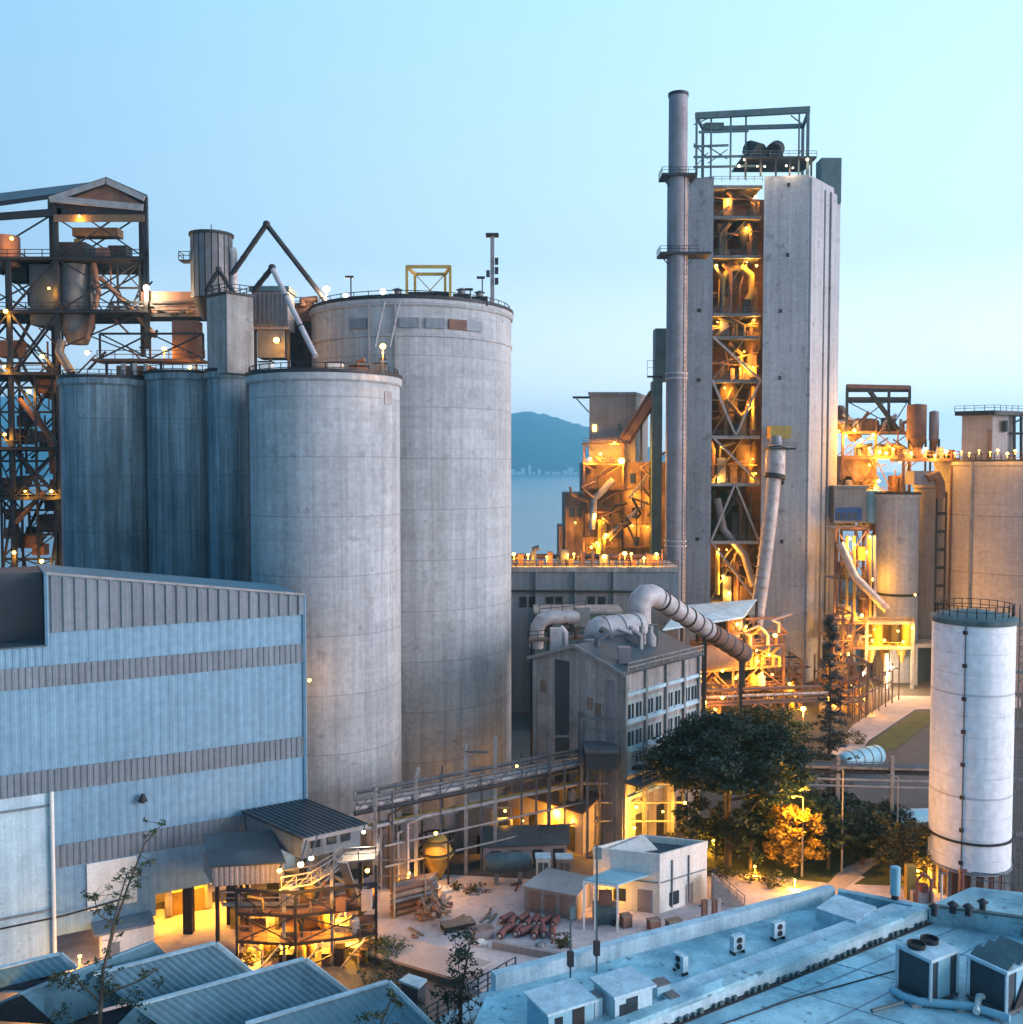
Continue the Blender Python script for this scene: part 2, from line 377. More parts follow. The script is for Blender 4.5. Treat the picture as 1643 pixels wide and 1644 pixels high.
def leaves(cl, n, size, seed, flat=0.6):
    """cl: list of (centre, radius); n leaf-sized faces per clump, scattered through it"""
    r_ = random.Random(seed); b = MB(); vs, fs = [], []
    for c, rad in cl:
        c = V(c)
        for _ in range(int(n * (rad ** 1.5))):
            while True:
                q = V((r_.uniform(-1, 1), r_.uniform(-1, 1), r_.uniform(-1, 1)))
                if 0.15 < q.length < 1: break
            q = q * (0.55 + 0.45 * r_.random()) if r_.random() < .7 else q
            p = c + V((q.x * rad, q.y * rad, q.z * rad * flat))
            a = V((r_.gauss(0, 1), r_.gauss(0, 1), r_.gauss(0, .5))).normalized()
            u = a.cross(V((r_.gauss(0, 1), r_.gauss(0, 1), r_.gauss(0, 1)))).normalized()
            s1 = size * r_.uniform(.6, 1.3); s2 = s1 * r_.uniform(.35, .6)
            k = len(vs); vs += [p - a * s1, p + u * s2, p + a * s1, p - u * s2]; fs.append([k, k + 1, k + 2, k + 3])
    b.v = [V(x) for x in vs]; b.f = fs
    return b
def tree(name, label, base, trunk_h, clumps, n, size, mat, seed, r0=0.35, group=None, cat='tree', flat=.6, limbs=9):
    T = thing(name, label, cat, base, group); r_ = random.Random(seed); base = V(base)
    top = base + V((0, 0, trunk_h)); b = MB()
    pts = [base + V((0, 0, -.2))] + [base.lerp(top, f) + V((r_.uniform(-.2, .2), r_.uniform(-.2, .2), 0)) * trunk_h * .06 for f in (.25, .5, .75, 1)]
    b.tube(pts, [r0 * 1.25, r0, r0 * .85, r0 * .7, r0 * .5], 8)
    cs = sorted(clumps, key=lambda c: -c[1])[:limbs]
    for c, rad in cs:
        s = pts[r_.choice((2, 3, 4))]; c = V(c); m = s.lerp(c, .5) + V((r_.uniform(-.4, .4), r_.uniform(-.4, .4), -.3 * rad))
        b.tube([s, m, c], [r0 * .42, r0 * .28, r0 * .1], 6)
    b.build('trunk', M['bark'], T, True)
    leaves(clumps, n, size, seed, flat).build('crown', M[mat], T)
    return T
def crown(c, rx, ry, rz, k, seed, cmin=.18, cmax=.38, shell=.5, lo=-.6):
    """k clumps scattered in an uneven ellipsoid"""
    r_ = random.Random(seed); out = []; c = V(c)
    while len(out) < k:
        q = V((r_.uniform(-1, 1), r_.uniform(-1, 1), r_.uniform(lo, 1)))
        if not shell < q.length < 1: continue
        q *= r_.uniform(.85, 1.08)
        out.append((c + V((q.x * rx, q.y * ry, q.z * rz)), r_.uniform(cmin, cmax) * min(rx, rz * 1.6)))
    return out
# ================================================================== SETTING: ground, water, hills
b = MB(); b.box(-700, 20, -6, 700, 420, 0); tag(b.build('ground', M['ground']), kind='structure')
def seamat():
    m = bpy.data.materials.new('sea_water'); m.use_nodes = True; t = m.node_tree; N = t.nodes; l = t.links.new
    B_ = N['Principled BSDF']; B_.inputs['Base Color'].default_value = (0.03, 0.12, 0.18, 1); B_.inputs['Roughness'].default_value = 0.22
    tc = N.new('ShaderNodeTexCoord'); mp = N.new('ShaderNodeMapping'); mp.inputs['Scale'].default_value = (.02, .06, .05)
    n = N.new('ShaderNodeTexNoise'); n.inputs['Scale'].default_value = 1.0; n.inputs['Detail'].default_value = 6
    bp = N.new('ShaderNodeBump'); bp.inputs['Strength'].default_value = .25; bp.inputs['Distance'].default_value = 2
    l(tc.outputs['Object'], mp.inputs[0]); l(mp.outputs[0], n.inputs[0]); l(n.outputs[0], bp.inputs['Height']); l(bp.outputs[0], B_.inputs['Normal'])
    return m
M['sea'] = seamat()
tag(MB().quad((-7200, 400, -3), (7200, 400, -3), (7200, 12300, -3), (-7200, 12300, -3)).build('sea', M['sea']), kind='structure')
# hills across the bay: ridge heights read along the skyline
prof = [(-420, 655), (-200, 640), (-100, 632), (60, 630), (300, 628), (600, 645), (780, 664), (850, 657), (880, 662), (910, 672), (945, 681), (1000, 700), (1080, 726), (1170, 747), (1260, 752)]
b = MB(); r_ = random.Random(3); rows = 9; YH = 9000; nx = 240; vs = []
for j in range(rows):
    for i in range(nx + 1):
        px = prof[0][0] + (prof[-1][0] - prof[0][0]) * i / nx
        for (p0, y0), (p1, y1) in zip(prof, prof[1:]):
            if p0 <= px <= p1: py = y0 + (y1 - y0) * (px - p0) / (p1 - p0); break
        hh = max(0.0, (752 - py) / F * YH + 49 * .98)
        k = j / (rows - 1)
        sl = math.sin(min(1, k * 1.35) * math.pi / 2) if k < .75 else 1 - (k - .75) * 1.5
        wob = (r_.random() - .5) * 20 * (1 if 0 < j < rows - 1 else 0) + 5 * math.sin(i * .21) * (j in (5, 6, 7))
        xx = (px - 821.5) / F * YH
        vs.append((xx * (0.93 + .1 * k), YH - 1200 + 2200 * k, -4 + max(0, hh * sl + wob * min(1, hh / 120))))
fs = [[j * (nx + 1) + i, j * (nx + 1) + i + 1, (j + 1) * (nx + 1) + i + 1, (j + 1) * (nx + 1) + i] for j in range(rows - 1) for i in range(nx)]
tag(b.add(vs, fs).build('hills', M['hill'], None, True), kind='structure')
r_ = random.Random(11)
for i, px in enumerate((824, 833, 841, 850, 858, 866, 879, 890, 899, 908, 917, 926)):
    x = (px - 821.5) / F * 7750 + r_.uniform(-6, 6); wd = r_.uniform(20, 42); hg = r_.choice((18, 22, 30, 40, 52)) if i != 3 else 70
    T = thing('far_building', 'tiny white building on the far shore at the foot of the blue hill', 'building', (x, 7755, -3), 'white buildings along the far shore')
    MB().box(x - wd / 2, 7755, -3, x + wd / 2, 7800, hg).build('wall', M['paint'], T)
    MB().box(x - wd / 2 - 1, 7754, hg + .01, x + wd / 2 + 1, 7801, hg + 1.6).build('roof', M['roof'], T)

def hazemat():
    m = bpy.data.materials.new('dusk_air'); m.use_nodes = True; t = m.node_tree; t.nodes.clear()
    v = t.nodes.new('ShaderNodeVolumePrincipled'); o = t.nodes.new('ShaderNodeOutputMaterial')
    v.inputs['Color'].default_value = (0.36, 0.80, 1.0, 1); v.inputs['Anisotropy'].default_value = 0.72; v.inputs['Density'].default_value = HAZE
    v.inputs['Absorption Color'].default_value = (0, 0, 0, 1)
    t.links.new(v.outputs[0], o.inputs['Volume']); return m
HAZE = 0.00012
if HAZE: tag(MB().box(-7300, -60, -9, 7300, 12400, 700).build('haze', hazemat()), kind='stuff')

# paved yard, road, path and grass, each a sheet a little above the ground
def sheet(name, mat, pts, z):
    return tag(MB().prism([(p.x, p.y) for p in pts], z - .05 if z > .05 else 0.001, z).build(name, M[mat]), kind='structure')
sheet('yard', 'yard', [G(-300, 1530), G(420, 1440), G(640, 1400), G(1000, 1420), G(1160, 1405), G(1330, 1398), G(1500, 1425), G(1700, 1450), G(1700, 1700), G(-300, 1800)], 0.012)
sheet('road', 'asphalt', [G(1290, 1262), G(1370, 1262), G(1460, 1190), G(1500, 1160), G(1640, 1140), G(1900, 1140), G(1900, 1290), G(1290, 1290)], 0.010)
sheet('pavement', 'path', [G(1330, 1215), G(1372, 1222), G(1395, 1190), G(1470, 1140), G(1640, 1137), G(1640, 1120), G(1440, 1118), G(1370, 1165)], 0.12)
tag(MB().prism([(p.x, p.y) for p in (G(1376, 1222), G(1440, 1200), G(1490, 1165), G(1640, 1152), G(1640, 1141), G(1472, 1144), G(1398, 1192))], 0.002, .06).build('grass_verge', M['grass']), kind='stuff')
sheet('footpath', 'path', [G(1310, 1428), G(1352, 1432), G(1400, 1392), G(1420, 1380), G(1395, 1376), G(1360, 1392)], 0.018)
tag(MB().prism([(p.x, p.y) for p in (G(1160, 1400), G(1330, 1418), G(1360, 1388), G(1400, 1374), G(1392, 1330), G(1130, 1330), G(1100, 1380))], 0.003, .05).build('grass_bank', M['grass']), kind='stuff')
tag(MB().prism([(p.x, p.y) for p in (G(1372, 1420), G(1420, 1388), G(1500, 1390), G(1500, 1425))], 0.003, .055).build('grass_patch', M['grass']), kind='stuff')

# ================================================================== BIG SILOS
def silo(name_label, cx, cy, r, ztop, mat, group=None, z0=0, band=0.0):
    T = thing('concrete_silo', name_label, 'silo', (cx, cy, z0), group)
    MB().lathe(cx, cy, [(r, z0), (r, ztop)], 96, False).build('shell', M[mat], T, True)
    MB().lathe(cx, cy, [(r + .12, ztop - .9), (r + .28, ztop - .7), (r + .28, ztop), (r - .4, ztop + .02)], 96, False).build('rim', M[mat], T, True)
    MB().lathe(cx, cy, [(r + .02, ztop + .03), (r + .34, ztop + .03), (r + .34, ztop + .42), (r + .02, ztop + .42)], 96, False).build('coping', M['steel'], T, True)
    MB().lathe(cx, cy, [(r - .35, ztop - .35), (0.05, ztop - .1)], 64, False).build('roof_slab', M['conc'], T)
    return T
BX, BY, BR, BZ = X(663, 145), 145.0, 14.35, 68.1
FX, FY, FR, FZ = X(523, 120), 120.0, 8.95, 56.7
T = silo('tallest wide grey concrete silo, right edge against the sky', BX, BY, BR, BZ, 'silo')
rail(T, ringpts(BX, BY, BR - .2, BZ, 40), True, 1.1, 'steel', 2.4)
b = MB()
for px, y0, y1 in ((598, 500, 640), (640, 490, 640)):
    g = math.asin(max(-.95, min(.95, (X(px, BY - 12) - BX) / (BR + .1))))
    x = BX + (BR + .14) * math.sin(g); y = BY - (BR + .14) * math.cos(g)
    MB().bar((x, y, Z(y1, y)), (x, y, BZ), .28).build('downpipe', M['steelp'], T)
x0 = X(785, BY - 6); g = math.asin((x0 - BX) / (BR + .3))
for px in (578, 660, 700, 735, 760):           # recessed vent openings just under the rim
    g = math.asin(max(-.97, min(.97, (X(px, BY - 13) - BX) / BR)))
    c = (BX + BR * math.sin(g), BY - BR * math.cos(g), BZ - 3.1)
    MB().obox(c, (2.6, .5, 1.3), g).build('vent', M['rusty' if px % 2 else 'grey'], T)
MB().lathe(BX, BY, [(BR + .02, BZ - 4.9), (BR + .16, BZ - 4.8), (BR + .16, BZ - 4.5), (BR + .02, BZ - 4.4)], 96, False).build('ring_beam', M['silo'], T, True)

T = silo('broad pale concrete silo in front of the tallest silo', FX, FY, FR, FZ, 'silo')
rail(T, ringpts(FX, FY, FR - .15, FZ, 32), True, 1.1, 'steel', 2.0)
g = math.asin((X(632, FY - 4) - FX - .6) / FR)
MB().obox((FX + FR * math.sin(g) * .98, FY - FR * math.cos(g) * .98, FZ - 2.5), (1.5, .5, 1.5), g).build('hatch', M['steelp'], T)
g = -1.15
MB().tube([(FX + (FR + .2) * math.sin(g), FY - (FR + .2) * math.cos(g), 0), (FX + (FR + .2) * math.sin(g), FY - (FR + .2) * math.cos(g), FZ - 1)], .16, 8).build('downpipe', M['steelg'], T, True)
# the three older, darker silos behind the hall
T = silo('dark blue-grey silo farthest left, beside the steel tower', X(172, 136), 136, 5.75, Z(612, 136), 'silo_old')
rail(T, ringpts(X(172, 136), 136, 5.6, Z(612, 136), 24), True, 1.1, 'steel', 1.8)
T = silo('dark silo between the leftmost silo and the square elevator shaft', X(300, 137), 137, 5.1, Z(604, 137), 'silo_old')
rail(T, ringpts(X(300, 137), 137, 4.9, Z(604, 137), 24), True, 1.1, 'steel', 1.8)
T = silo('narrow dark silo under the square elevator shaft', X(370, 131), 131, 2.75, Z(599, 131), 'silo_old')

# square bucket-elevator housing over the narrow silo
zt = Z(475, 128)
T = thing('elevator_housing', 'tall square grey housing rising above the narrow dark silo', 'elevator shaft', at(372, 600, 128))
pl = [(X(336, 129.5), 129.5), (X(368, 126.5), 126.5), (X(410, 129), 129), (X(380, 132.5), 132.5)]
MB().prism(pl, Z(600, 128) + .02, zt).build('shaft', M['conc'], T)
MB().prism([(x + (x - X(373, 129)) * .06, y + (y - 129.4) * .06) for x, y in pl], zt + .01, zt + .35).build('roof', M['steel'], T)
rail(T, [(*p, zt + .35) for p in pl], True, 1.0, 'steel', 1.5)

# ------------------------------------------------------------------ filter tower and pipes on the silo tops
fx, fy = X(345, 140), 140.0
T = thing('dust_filter', 'dark ribbed round dust filter with a side platform, above the silos', 'dust filter', (fx, fy, Z(520, fy)))
z0, z1 = Z(480, fy), Z(380, fy)
b = MB(); n = 20
for i in range(n):
    a0, a1 = 2 * math.pi * i / n, 2 * math.pi * (i + .82) / n
    b.prism([(fx + r_ * math.cos(a), fy + r_ * math.sin(a)) for r_, a in ((2.85, a0), (2.85, a1), (2.4, a1), (2.4, a0))], z0, z1)
b.lathe(fx, fy, [(2.5, z0), (2.5, z1)], 24); b.build('casing', M['steelg'], T)
MB().lathe(fx, fy, [(3.05, z1), (3.05, z1 + .35), (.1, z1 + .7)], 24).build('cap', M['steel'], T, True)
MB().lathe(fx, fy, [(2.6, z0), (1.2, Z(515, fy))], 20).build('hopper', M['steel'], T, True)
MB().bar((fx, fy, z1 + .6), (fx, fy, Z(360, fy)), .1).build('lightning_rod', M['steel'], T)
MB().box(fx - 4.1, fy - 1.5, Z(422, fy), fx - 2.5, fy + .5, Z(420, fy)).build('side_platform', M['steel'], T)
rail(T, [(fx - 4.1, fy + .5, Z(420, fy)), (fx - 4.1, fy - 1.5, Z(420, fy)), (fx - 2.6, fy - 1.5, Z(420, fy))])
MB().tube([(fx + 3.0, fy - .5, Z(400, fy)), (fx + 3.2, fy - .5, Z(408, fy)), (fx + 3.2, fy - .5, Z(512, fy))], .55, 10).build('duct', M['duct'], T, True)

def vpipe(label, pts, r, mat='steel', mat2='steel'):
    T = thing('chute_pipe', label, 'pipe', pts[-1])
    for k, (a, c) in enumerate(zip(pts, pts[1:])):
        MB().tube([a, c], r, 12).build('pipe_run', M[mat if k == 0 else mat2], T, True)
        d = (c - a).normalized()
        for f in (.33, .67):
            q = a.lerp(c, f); MB().tube([q - d * .08, q + d * .08], r * 1.16, 12).build('flange', M['steel'], T, True)
    MB().sph(pts[1], r * 1.5, 10).build('elbow', M['steel'], T, True)
vpipe('large inverted-V chute pipe above the silo tops', [at(372, 441, 139.2), at(428, 360, 138), at(527, 488, 140)], .36, 'steel')
vpipe('smaller inverted-V chute pipe landing on the pale front silo', [at(408, 466, 128.6), at(437, 430, 127), at(507, 572, 121)], .34, 'steel', 'duct')
vpipe('small dark inverted-V chute pipe in front of the ribbed filter', [at(330, 468, 133), at(351, 433, 133), at(378, 474, 133)], .3)
# second filter house right of the shaft
T = thing('filter_house', 'dark boxy filter house behind the front silo', 'filter', at(447, 570, 134))
MB().box(X(411, 134), 133, Z(530, 134), X(468, 134), 137, Z(470, 134)).build('casing', M['stack'], T)
MB().box(X(408, 134), 132.6, Z(470, 134) + .01, X(471, 134), 137.4, Z(462, 134)).build('roof', M['teal'], T)
b = MB()
for px in range(416, 466, 7): b.box(X(px, 134), 132.7, Z(526, 134), X(px + 3, 134), 132.98, Z(474, 134))
b.build('filter_ribs', M['steelg'], T)
for px in (413, 437, 466):
    MB().bar((X(px, 133.5), 133.5, FZ - .5), (X(px, 133.5), 133.5, Z(530, 134)), .35).build('leg', M['steel'], T)
MB().prism([(X(418, 134), 133.3), (X(462, 134), 133.3), (X(462, 134), 136.7), (X(418, 134), 136.7)], Z(575, 134), Z(531, 134)).build('hopper', M['steelg'], T)
rail(T, [(X(408, 134), 132.6, Z(530, 134)), (X(471, 134), 132.6, Z(530, 134))])
# brown housing above the tall silo's left shoulder
T = thing('fan_housing', 'low rust-coloured fan housing on the left shoulder of the tallest silo', 'machine', at(500, 500, 143))
MB().box(X(470, 143), 141, Z(520, 143), X(512, 143), 146, Z(490, 143)).build('casing', M['rusty'], T)
MB().tube([at(486, 492, 141), at(486, 482, 141), at(510, 480, 141)], .5, 10).build('duct', M['rusty'], T, True)
MB().box(X(474, 143), 140.9, FZ, X(508, 143), 144, Z(521, 143)).build('base_frame', M['steel'], T)
rail(T, [at(468, 490, 140.8), at(514, 490, 140.8)])
# clutter on top of the front silo: small machines
for i, (px, wd, hg, mt, nm, lb) in enumerate((
        (545, 1.6, 1.5, 'paint', 'roof_cabinet', 'pale square cabinet on the pale front silo roof'),
        (580, 1.9, 1.1, 'rusty', 'blower', 'rust-brown blower with a curved outlet on the front silo roof'),
        (610, 1.4, 1.7, 'steelg', 'blower', 'grey upright blower at the right side of the front silo roof'),
        (425, 1.5, 1.9, 'paint', 'roof_cabinet', 'narrow pale cabinet at the left side of the front silo roof'))):
    x, y = X(px, FY - 2), FY - 3.5 if 470 < px < 600 else FY - .5
    T = thing(nm, lb, 'machine', (x, y, FZ - .3))
    MB().box(x - wd / 2, y - .7, FZ - .3, x + wd / 2, y + .7, FZ + hg).build('casing', M[mt], T)
    MB().box(x - wd / 2 - .1, y - .8, FZ + hg + .01, x + wd / 2 + .1, y + .8, FZ + hg + .15).build('lid', M['steel'], T)
    if nm == 'blower': MB().tube([(x, y - .2, FZ + hg), (x, y - .2, FZ + hg + .6), (x + .8, y - .4, FZ + hg + .8)], .25, 8).build('outlet', M[mt], T, True)
T = thing('pipe_mast', 'thin white guide pipes slanting up the tall silo above the front silo', 'pipe', at(600, 560, 127))
for px in (0, 24):
    MB().tube([at(602 + px, 558, 127), at(614 + px, 500, 128.5), at(618 + px, 484, 129)], .14, 8).build('pipe_run', M['steelp'], T, True)

# yellow gantry, mast and lamp posts on the tallest silo
gy0, gy1 = BY - 13.0, BY - 8
T = thing('gantry', 'yellow cross-braced lifting gantry on the tallest silo roof', 'gantry', at(688, 486, BY - 11))
z0, z1 = BZ, Z(428, gy0)
pl = [(X(655, gy0), gy0), (X(724, gy0), gy0), (X(716, gy1), gy1), (X(668, gy1), gy1)]
frame(T, pl, [z0, z1], 'yellow', .34, .3, 'X', [2], brw=.12)
for i in (0, 1, 3): MB().bar((*pl[i], z1), (*pl[(i + 1) % 4], z1), .3, .4).build('beam', M['yellow'], T)
MB().obox((X(690, BY - 10), BY - 10, z0 + .8), (5.5, 2.2, 1.3)).build('winch', M['steel'], T)
T = thing('mast', 'tall steel mast with a small top platform at the right edge of the tallest silo', 'mast', (X(791, BY - 4), BY - 4, BZ - .3))
mx = X(791, BY - 4)
MB().bar((mx, BY - 4, BZ - .3), (mx, BY - 4, Z(378, BY - 4)), .55).build('pole', M['stack'], T)
MB().box(mx - .9, BY - 4.9, Z(379, BY - 4), mx + .9, BY - 3.1, Z(376, BY - 4)).build('top_platform', M['steel'], T)
for py, s in ((420, 1), (435, 1), (452, 1), (440, -1)):
    MB().obox((mx + .6 * s, BY - 4.3, Z(py, BY - 4)), (.5, .5, .9)).build('antenna', M['steel'], T)
for px, py, lb in ((566, 446, 'thin lamp post at the left of the tallest silo roof, near the two bright lamps'), (756, 466, 'short lamp post between the yellow gantry and the taller lamp post'), (775, 447, 'taller thin lamp post just left of the mast')):
    y = BY - 9; x = X(px, y)
    T = thing('lamp_post', lb, 'lamp post', (x, y, BZ - .2))
    MB().bar((x, y, BZ - .2), (x, y, Z(py, y)), .16).build('pole', M['steel'], T)
    MB().box(x - .75, y - .3, Z(py, y), x + .35, y + .3, Z(py - 3, y)).build('lamp_head', M['steel'], T)
for i, px in enumerate((640, 742, 770)):
    x, y = X(px, BY - 11), BY - 11 + (2 if px > 760 else 0)
    T = thing('vent_unit', ('dark squat vent unit left of the yellow gantry', 'dark squat vent unit right of the yellow gantry', 'dark squat vent unit at the foot of the mast')[i], 'machine', (x, y, BZ - .2))
    MB().box(x - 1.1, y - .7, BZ - .2, x + 1.1, y + .7, BZ + 1.1).build('casing', M['steel'], T)
    MB().lathe(x, y, [(.5, BZ + 1.1), (.5, BZ + 1.6), (.8, BZ + 1.7), (.1, BZ + 2)], 12).build('cowl', M['steelg'], T, True)

# ================================================================== LEFT STEEL TOWER
T = thing('steel_tower', 'dark open steel tower with a gabled roof at the left edge', 'steel tower', (X(120, 146), 146, 0))
yf, yb = 142.0, 152.0
xr, xm, xl, xl2 = X(241, yf), X(98, yf), X(-60, yf), X(22, yf)
xrb, xmb, xlb, xl2b = X(234, yb), X(92, yb), X(-60, yb), X(20, yb)
zr = Z(316, yf); zd = Z(415, yf); zl = Z(600, yf)
# upper storey: open hall under the roof
frame(T, [(xl, yf), (xm, yf), (xr, yf), (xrb, yb), (xmb, yb), (xlb, yb)], [Z(560, yf), Z(500, yf), zd, zr], 'steel', .6, .45, 'ZXX', [1, 2, 3, 4, 5])
frame(T, [(xl, yf), (xl2, yf), (xm, yf), (xmb, yb), (xl2b, yb), (xlb, yb)], [0, Z(800, yf), Z(720, yf), zl, Z(500, yf), zd], 'steel', .55, .4, 'ZXNXZ', brw=.28)
frame(T, [(X(60, yf), yf), (X(60, yb), yb)], [0, Z(880, yf), Z(800, yf), Z(720, yf), zl], 'steel', .3, .3, 'ZNZN', [0])
for zz, lx, rx in ((zd, xl, xr), (Z(500, yf), xl, xr), (zl, xl, xm), (Z(720, yf), xl, xm), (Z(800, yf), xl, xm)):
    rxb = xrb if rx == xr else xmb
    MB().prism([(lx, yf - .7), (rx + .5, yf - .7), (rxb + .5, yb + .4), (xlb, yb + .4)], zz - .22, zz).build('floor_deck', M['steel'], T)
    rail(T, [(lx, yf - .6, zz), (rx + .4, yf - .6, zz), (rxb + .4, yb + .3, zz)], False, 1.15, 'steel', 2.4, .1)
ap = at(175, 287, yf); zap = ap.z; xa = ap.x
xe0 = X(40, yf)
zl_e = Z(318, yf)
b = MB()   # gabled bay at the right end, then a long slope falling toward the viewer on the left
b.slab((xa, yf - 1.0, zap), (xr + .7, yf - 1.0, zr), (xrb + .7, yb, zr), (xa - 4.6, yb, zap), .28)
b.slab((xmb - .6, yb, zl_e), (xm - .6, yf - 1.0, zl_e), (xa, yf - 1.0, zap), (xa - 4.6, yb, zap), .28)
b.build('roof', M['roofdark'], T)
q0, q1 = at(172, 289, yf + 6.5), at(-70, 318, yf + 6.5); e0, e1 = at(104, 309, yf - .9), at(-70, 333, yf - .9)
MB().slab(e1, e0, q0, q1, .25).build('roof', M['roofdark'], T)
MB().bar(e1 + V((0, -.05, -.3)), e0 + V((0, -.05, -.3)), .25, .6).build('eave_beam', M['steel'], T)
b = MB().bar((xa, yf - 1.05, zap - .55), (xr + .3, yf - 1.05, zr - .5), .2, .8).bar((xa, yf - 1.05, zap - .55), (xm - .3, yf - 1.05, zl_e - .5), .2, .8).bar((xm, yf - 1.0, Z(322, yf)), (xr, yf - 1.0, Z(336, yf)), .3, .9)
b.build('bargeboard', M['steelp'], T)
b = MB(); b.add([V((xm + .4, yf - .4, zl_e - .9)), V((xr - .2, yf - .4, zr - 1.2)), V((xa, yf - .4, zap - .9))], [[0, 1, 2]]); b.build('gable_panel', M['rusty'], T)
MB().bar((xm, yf, Z(338, yf)), (xr, yf, Z(341, yf)), .5, 1.5).build('tie_beam', M['steel'], T)
MB().bar(at(-60, 352, yf), at(100, 340, yf), .5, 1.0).build('tie_beam', M['steel'], T)
MB().prism([(xm, yf - .6), (xr, yf - .6), (xr, yf - .4), (xm, yf - .4)], zr - 3.6, zr - 2.6).build('crane_beam', M['baym'], T)
MB().obox((X(165, yf + 3), yf + 3, zr - 4.4), (6.5, 2.2, 1.2)).build('crane_trolley', M['baym'], T)
MB().tube([(X(132, yf + 4), yf + 4, zr - 5), (X(132, yf + 4), yf + 4, zd + 2)], .5, 8).build('hoist', M['yellow'], T, True)
# machines, hopper and chutes inside
MB().box(X(55, yf + 1), yf + .9, Z(520, yf), X(103, yf + 1), yf + 8, Z(422, yf)).build('hopper_casing', M['darkclad'], T)
MB().lathe(X(130, yf + 3.2), yf + 3.2, [(1.4, Z(548, yf)), (2.4, Z(520, yf)), (2.4, Z(420, yf)), (1.2, Z(416, yf))], 20).build('surge_bin', M['steelg'], T, True)
MB().box(X(105, yf + 2), yf + 1.2, zd + .02, X(148, yf + 2), yf + 6, zd + 2.6).build('motor', M['steel'], T)
MB().tube([(X(165, yf + 2), yf + 2, zd + 1.0), (X(180, yf + 2), yf + 2, zd + 1.0)], 1.0, 14).build('motor', M['rusty'], T, True)
MB().tube([at(160, 445, yf + 2), at(215, 500, yf + 1), at(250, 540, yf)], .35, 10).build('chute', M['rusty'], T, True)
MB().tube([at(150, 420, yf + 2), at(158, 470, yf + 1), at(140, 545, yf)], .4, 10).build('chute', M['rusty'], T, True)
MB().tube([at(12, 430, yf + 2), at(10, 380, yf + 2)], 1.8, 14).build('surge_bin', M['rusty'], T, True)
MB().tube([at(30, 640, yf), at(80, 700, yf + 1), at(85, 760, yf + 2)], .4, 10).build('chute', M['rusty'], T, True)
MB().tube([at(25, 840, yf), at(70, 790, yf + 1)], .35, 10).build('chute', M['rusty'], T, True)
MB().tube([at(100, 545, yf), at(95, 565, yf), at(115, 600, yf - 1)], .6, 12).build('chute', M['steelg'], T, True)
frame(T, [(X(2, 144.5), 144.5), (X(35, 144.5), 144.5), (X(88, 144.5), 144.5)], [Z(920, yf)] + [Z(900 - 40 * k, yf) for k in range(9)], 'steel', .28, .24, 'XZNXVZNXZ', [0, 1], brw=.17)
frame(T, [(X(108, 144), 144), (X(150, 144), 144), (X(195, 144), 144), (X(230, 144), 144)], [Z(500, yf), Z(458, yf), Z(418, yf)], 'steel', .25, .22, 'VX', [0, 1, 2], brw=.16)
for k, (px, py, hw, hh, mt) in enumerate(((30, 700, 1.6, 2.2, 'steel'), (75, 620, 1.4, 2.0, 'rusty'), (20, 780, 1.5, 2.4, 'rusty'), (80, 840, 1.4, 2.6, 'steel'), (40, 870, 1.8, 1.8, 'rusty'), (15, 560, 1.6, 2.4, 'rusty'), (60, 480, 1.2, 2.0, 'steel'), (30, 440, 1.4, 2.2, 'steel'), (190, 405, 1.3, 1.8, 'steel'), (120, 400, 1.2, 1.8, 'rusty'))):
    q = at(px, py, 145.5); MB().box(q.x - hw, 145, q.z - hh / 2, q.x + hw, 147.5, q.z + hh / 2).build('machine_casing', M[mt], T)
r_ = random.Random(17)
for k in range(46):
    q = at(r_.uniform(2, 236) if k % 2 else r_.uniform(2, 96), r_.uniform(425, 600) if k % 2 else r_.uniform(600, 905), r_.uniform(143, 149))
    w_ = r_.choice((V((r_.uniform(2, 5), 0, 0)), V((0, 0, r_.uniform(2, 4.5))), V((2.6, 0, 2.6)), V((-2.6, 0, 2.6))))
    MB().bar(q, q + w_, r_.uniform(.14, .3)).build('brace', M[r_.choice(('steel', 'steel', 'rusty'))], T)
    if k % 4 == 0: MB().box(q.x - .9, q.y, q.z - 1.6, q.x + .9, q.y + 1.6, q.z).build('machine_casing', M[r_.choice(('steel', 'rusty', 'steel'))], T)
for k in range(5):
    z0 = Z(880 - k * 80, yf); z1 = Z(800 - k * 80, yf)
    a, c = (X(70, yf + 3), X(30, yf + 3)) if k % 2 else (X(30, yf + 3), X(70, yf + 3))
    MB().bar((a, yf + 3, z0), (c, yf + 3, z1), .9, .12).build('stair_flight', M['steel'], T)
# conveyor bridges between tower and shaft
T = thing('conveyor_bridge', 'rusty covered conveyor bridge lit orange, between the steel tower and the ribbed filter', 'conveyor bridge', at(270, 500, 144))
za, zb_ = Z(510, 144), Z(470, 144)
MB().box(X(236, 144), 143, za + .6, X(318, 144), 147, zb_).build('cladding', M['rusty'], T)
MB().box(X(180, 144), 142.4, za - .1, X(330, 144), 147, za + .35).build('deck', M['steel'], T)
frame(T, [(X(182, 142.5), 142.5), (X(240, 142.5), 142.5), (X(330, 142.5), 142.5), (X(330, 147), 147), (X(182, 147), 147)], [Z(510, 144), Z(488, 144)], 'steel', .25, .25, 'V', [0, 1, 3])
rail(T, [(X(180, 142.4), 142.4, za + .35), (X(330, 142.4), 142.4, za + .35)])
T = thing('conveyor_bridge', 'long dark walkway bridge just above the dark silo tops', 'conveyor bridge', at(255, 580, 139))
za = Z(578, 139)
MB().box(X(160, 139), 137, za - .35, X(332, 139), 141, za).build('deck', M['rusty'], T)
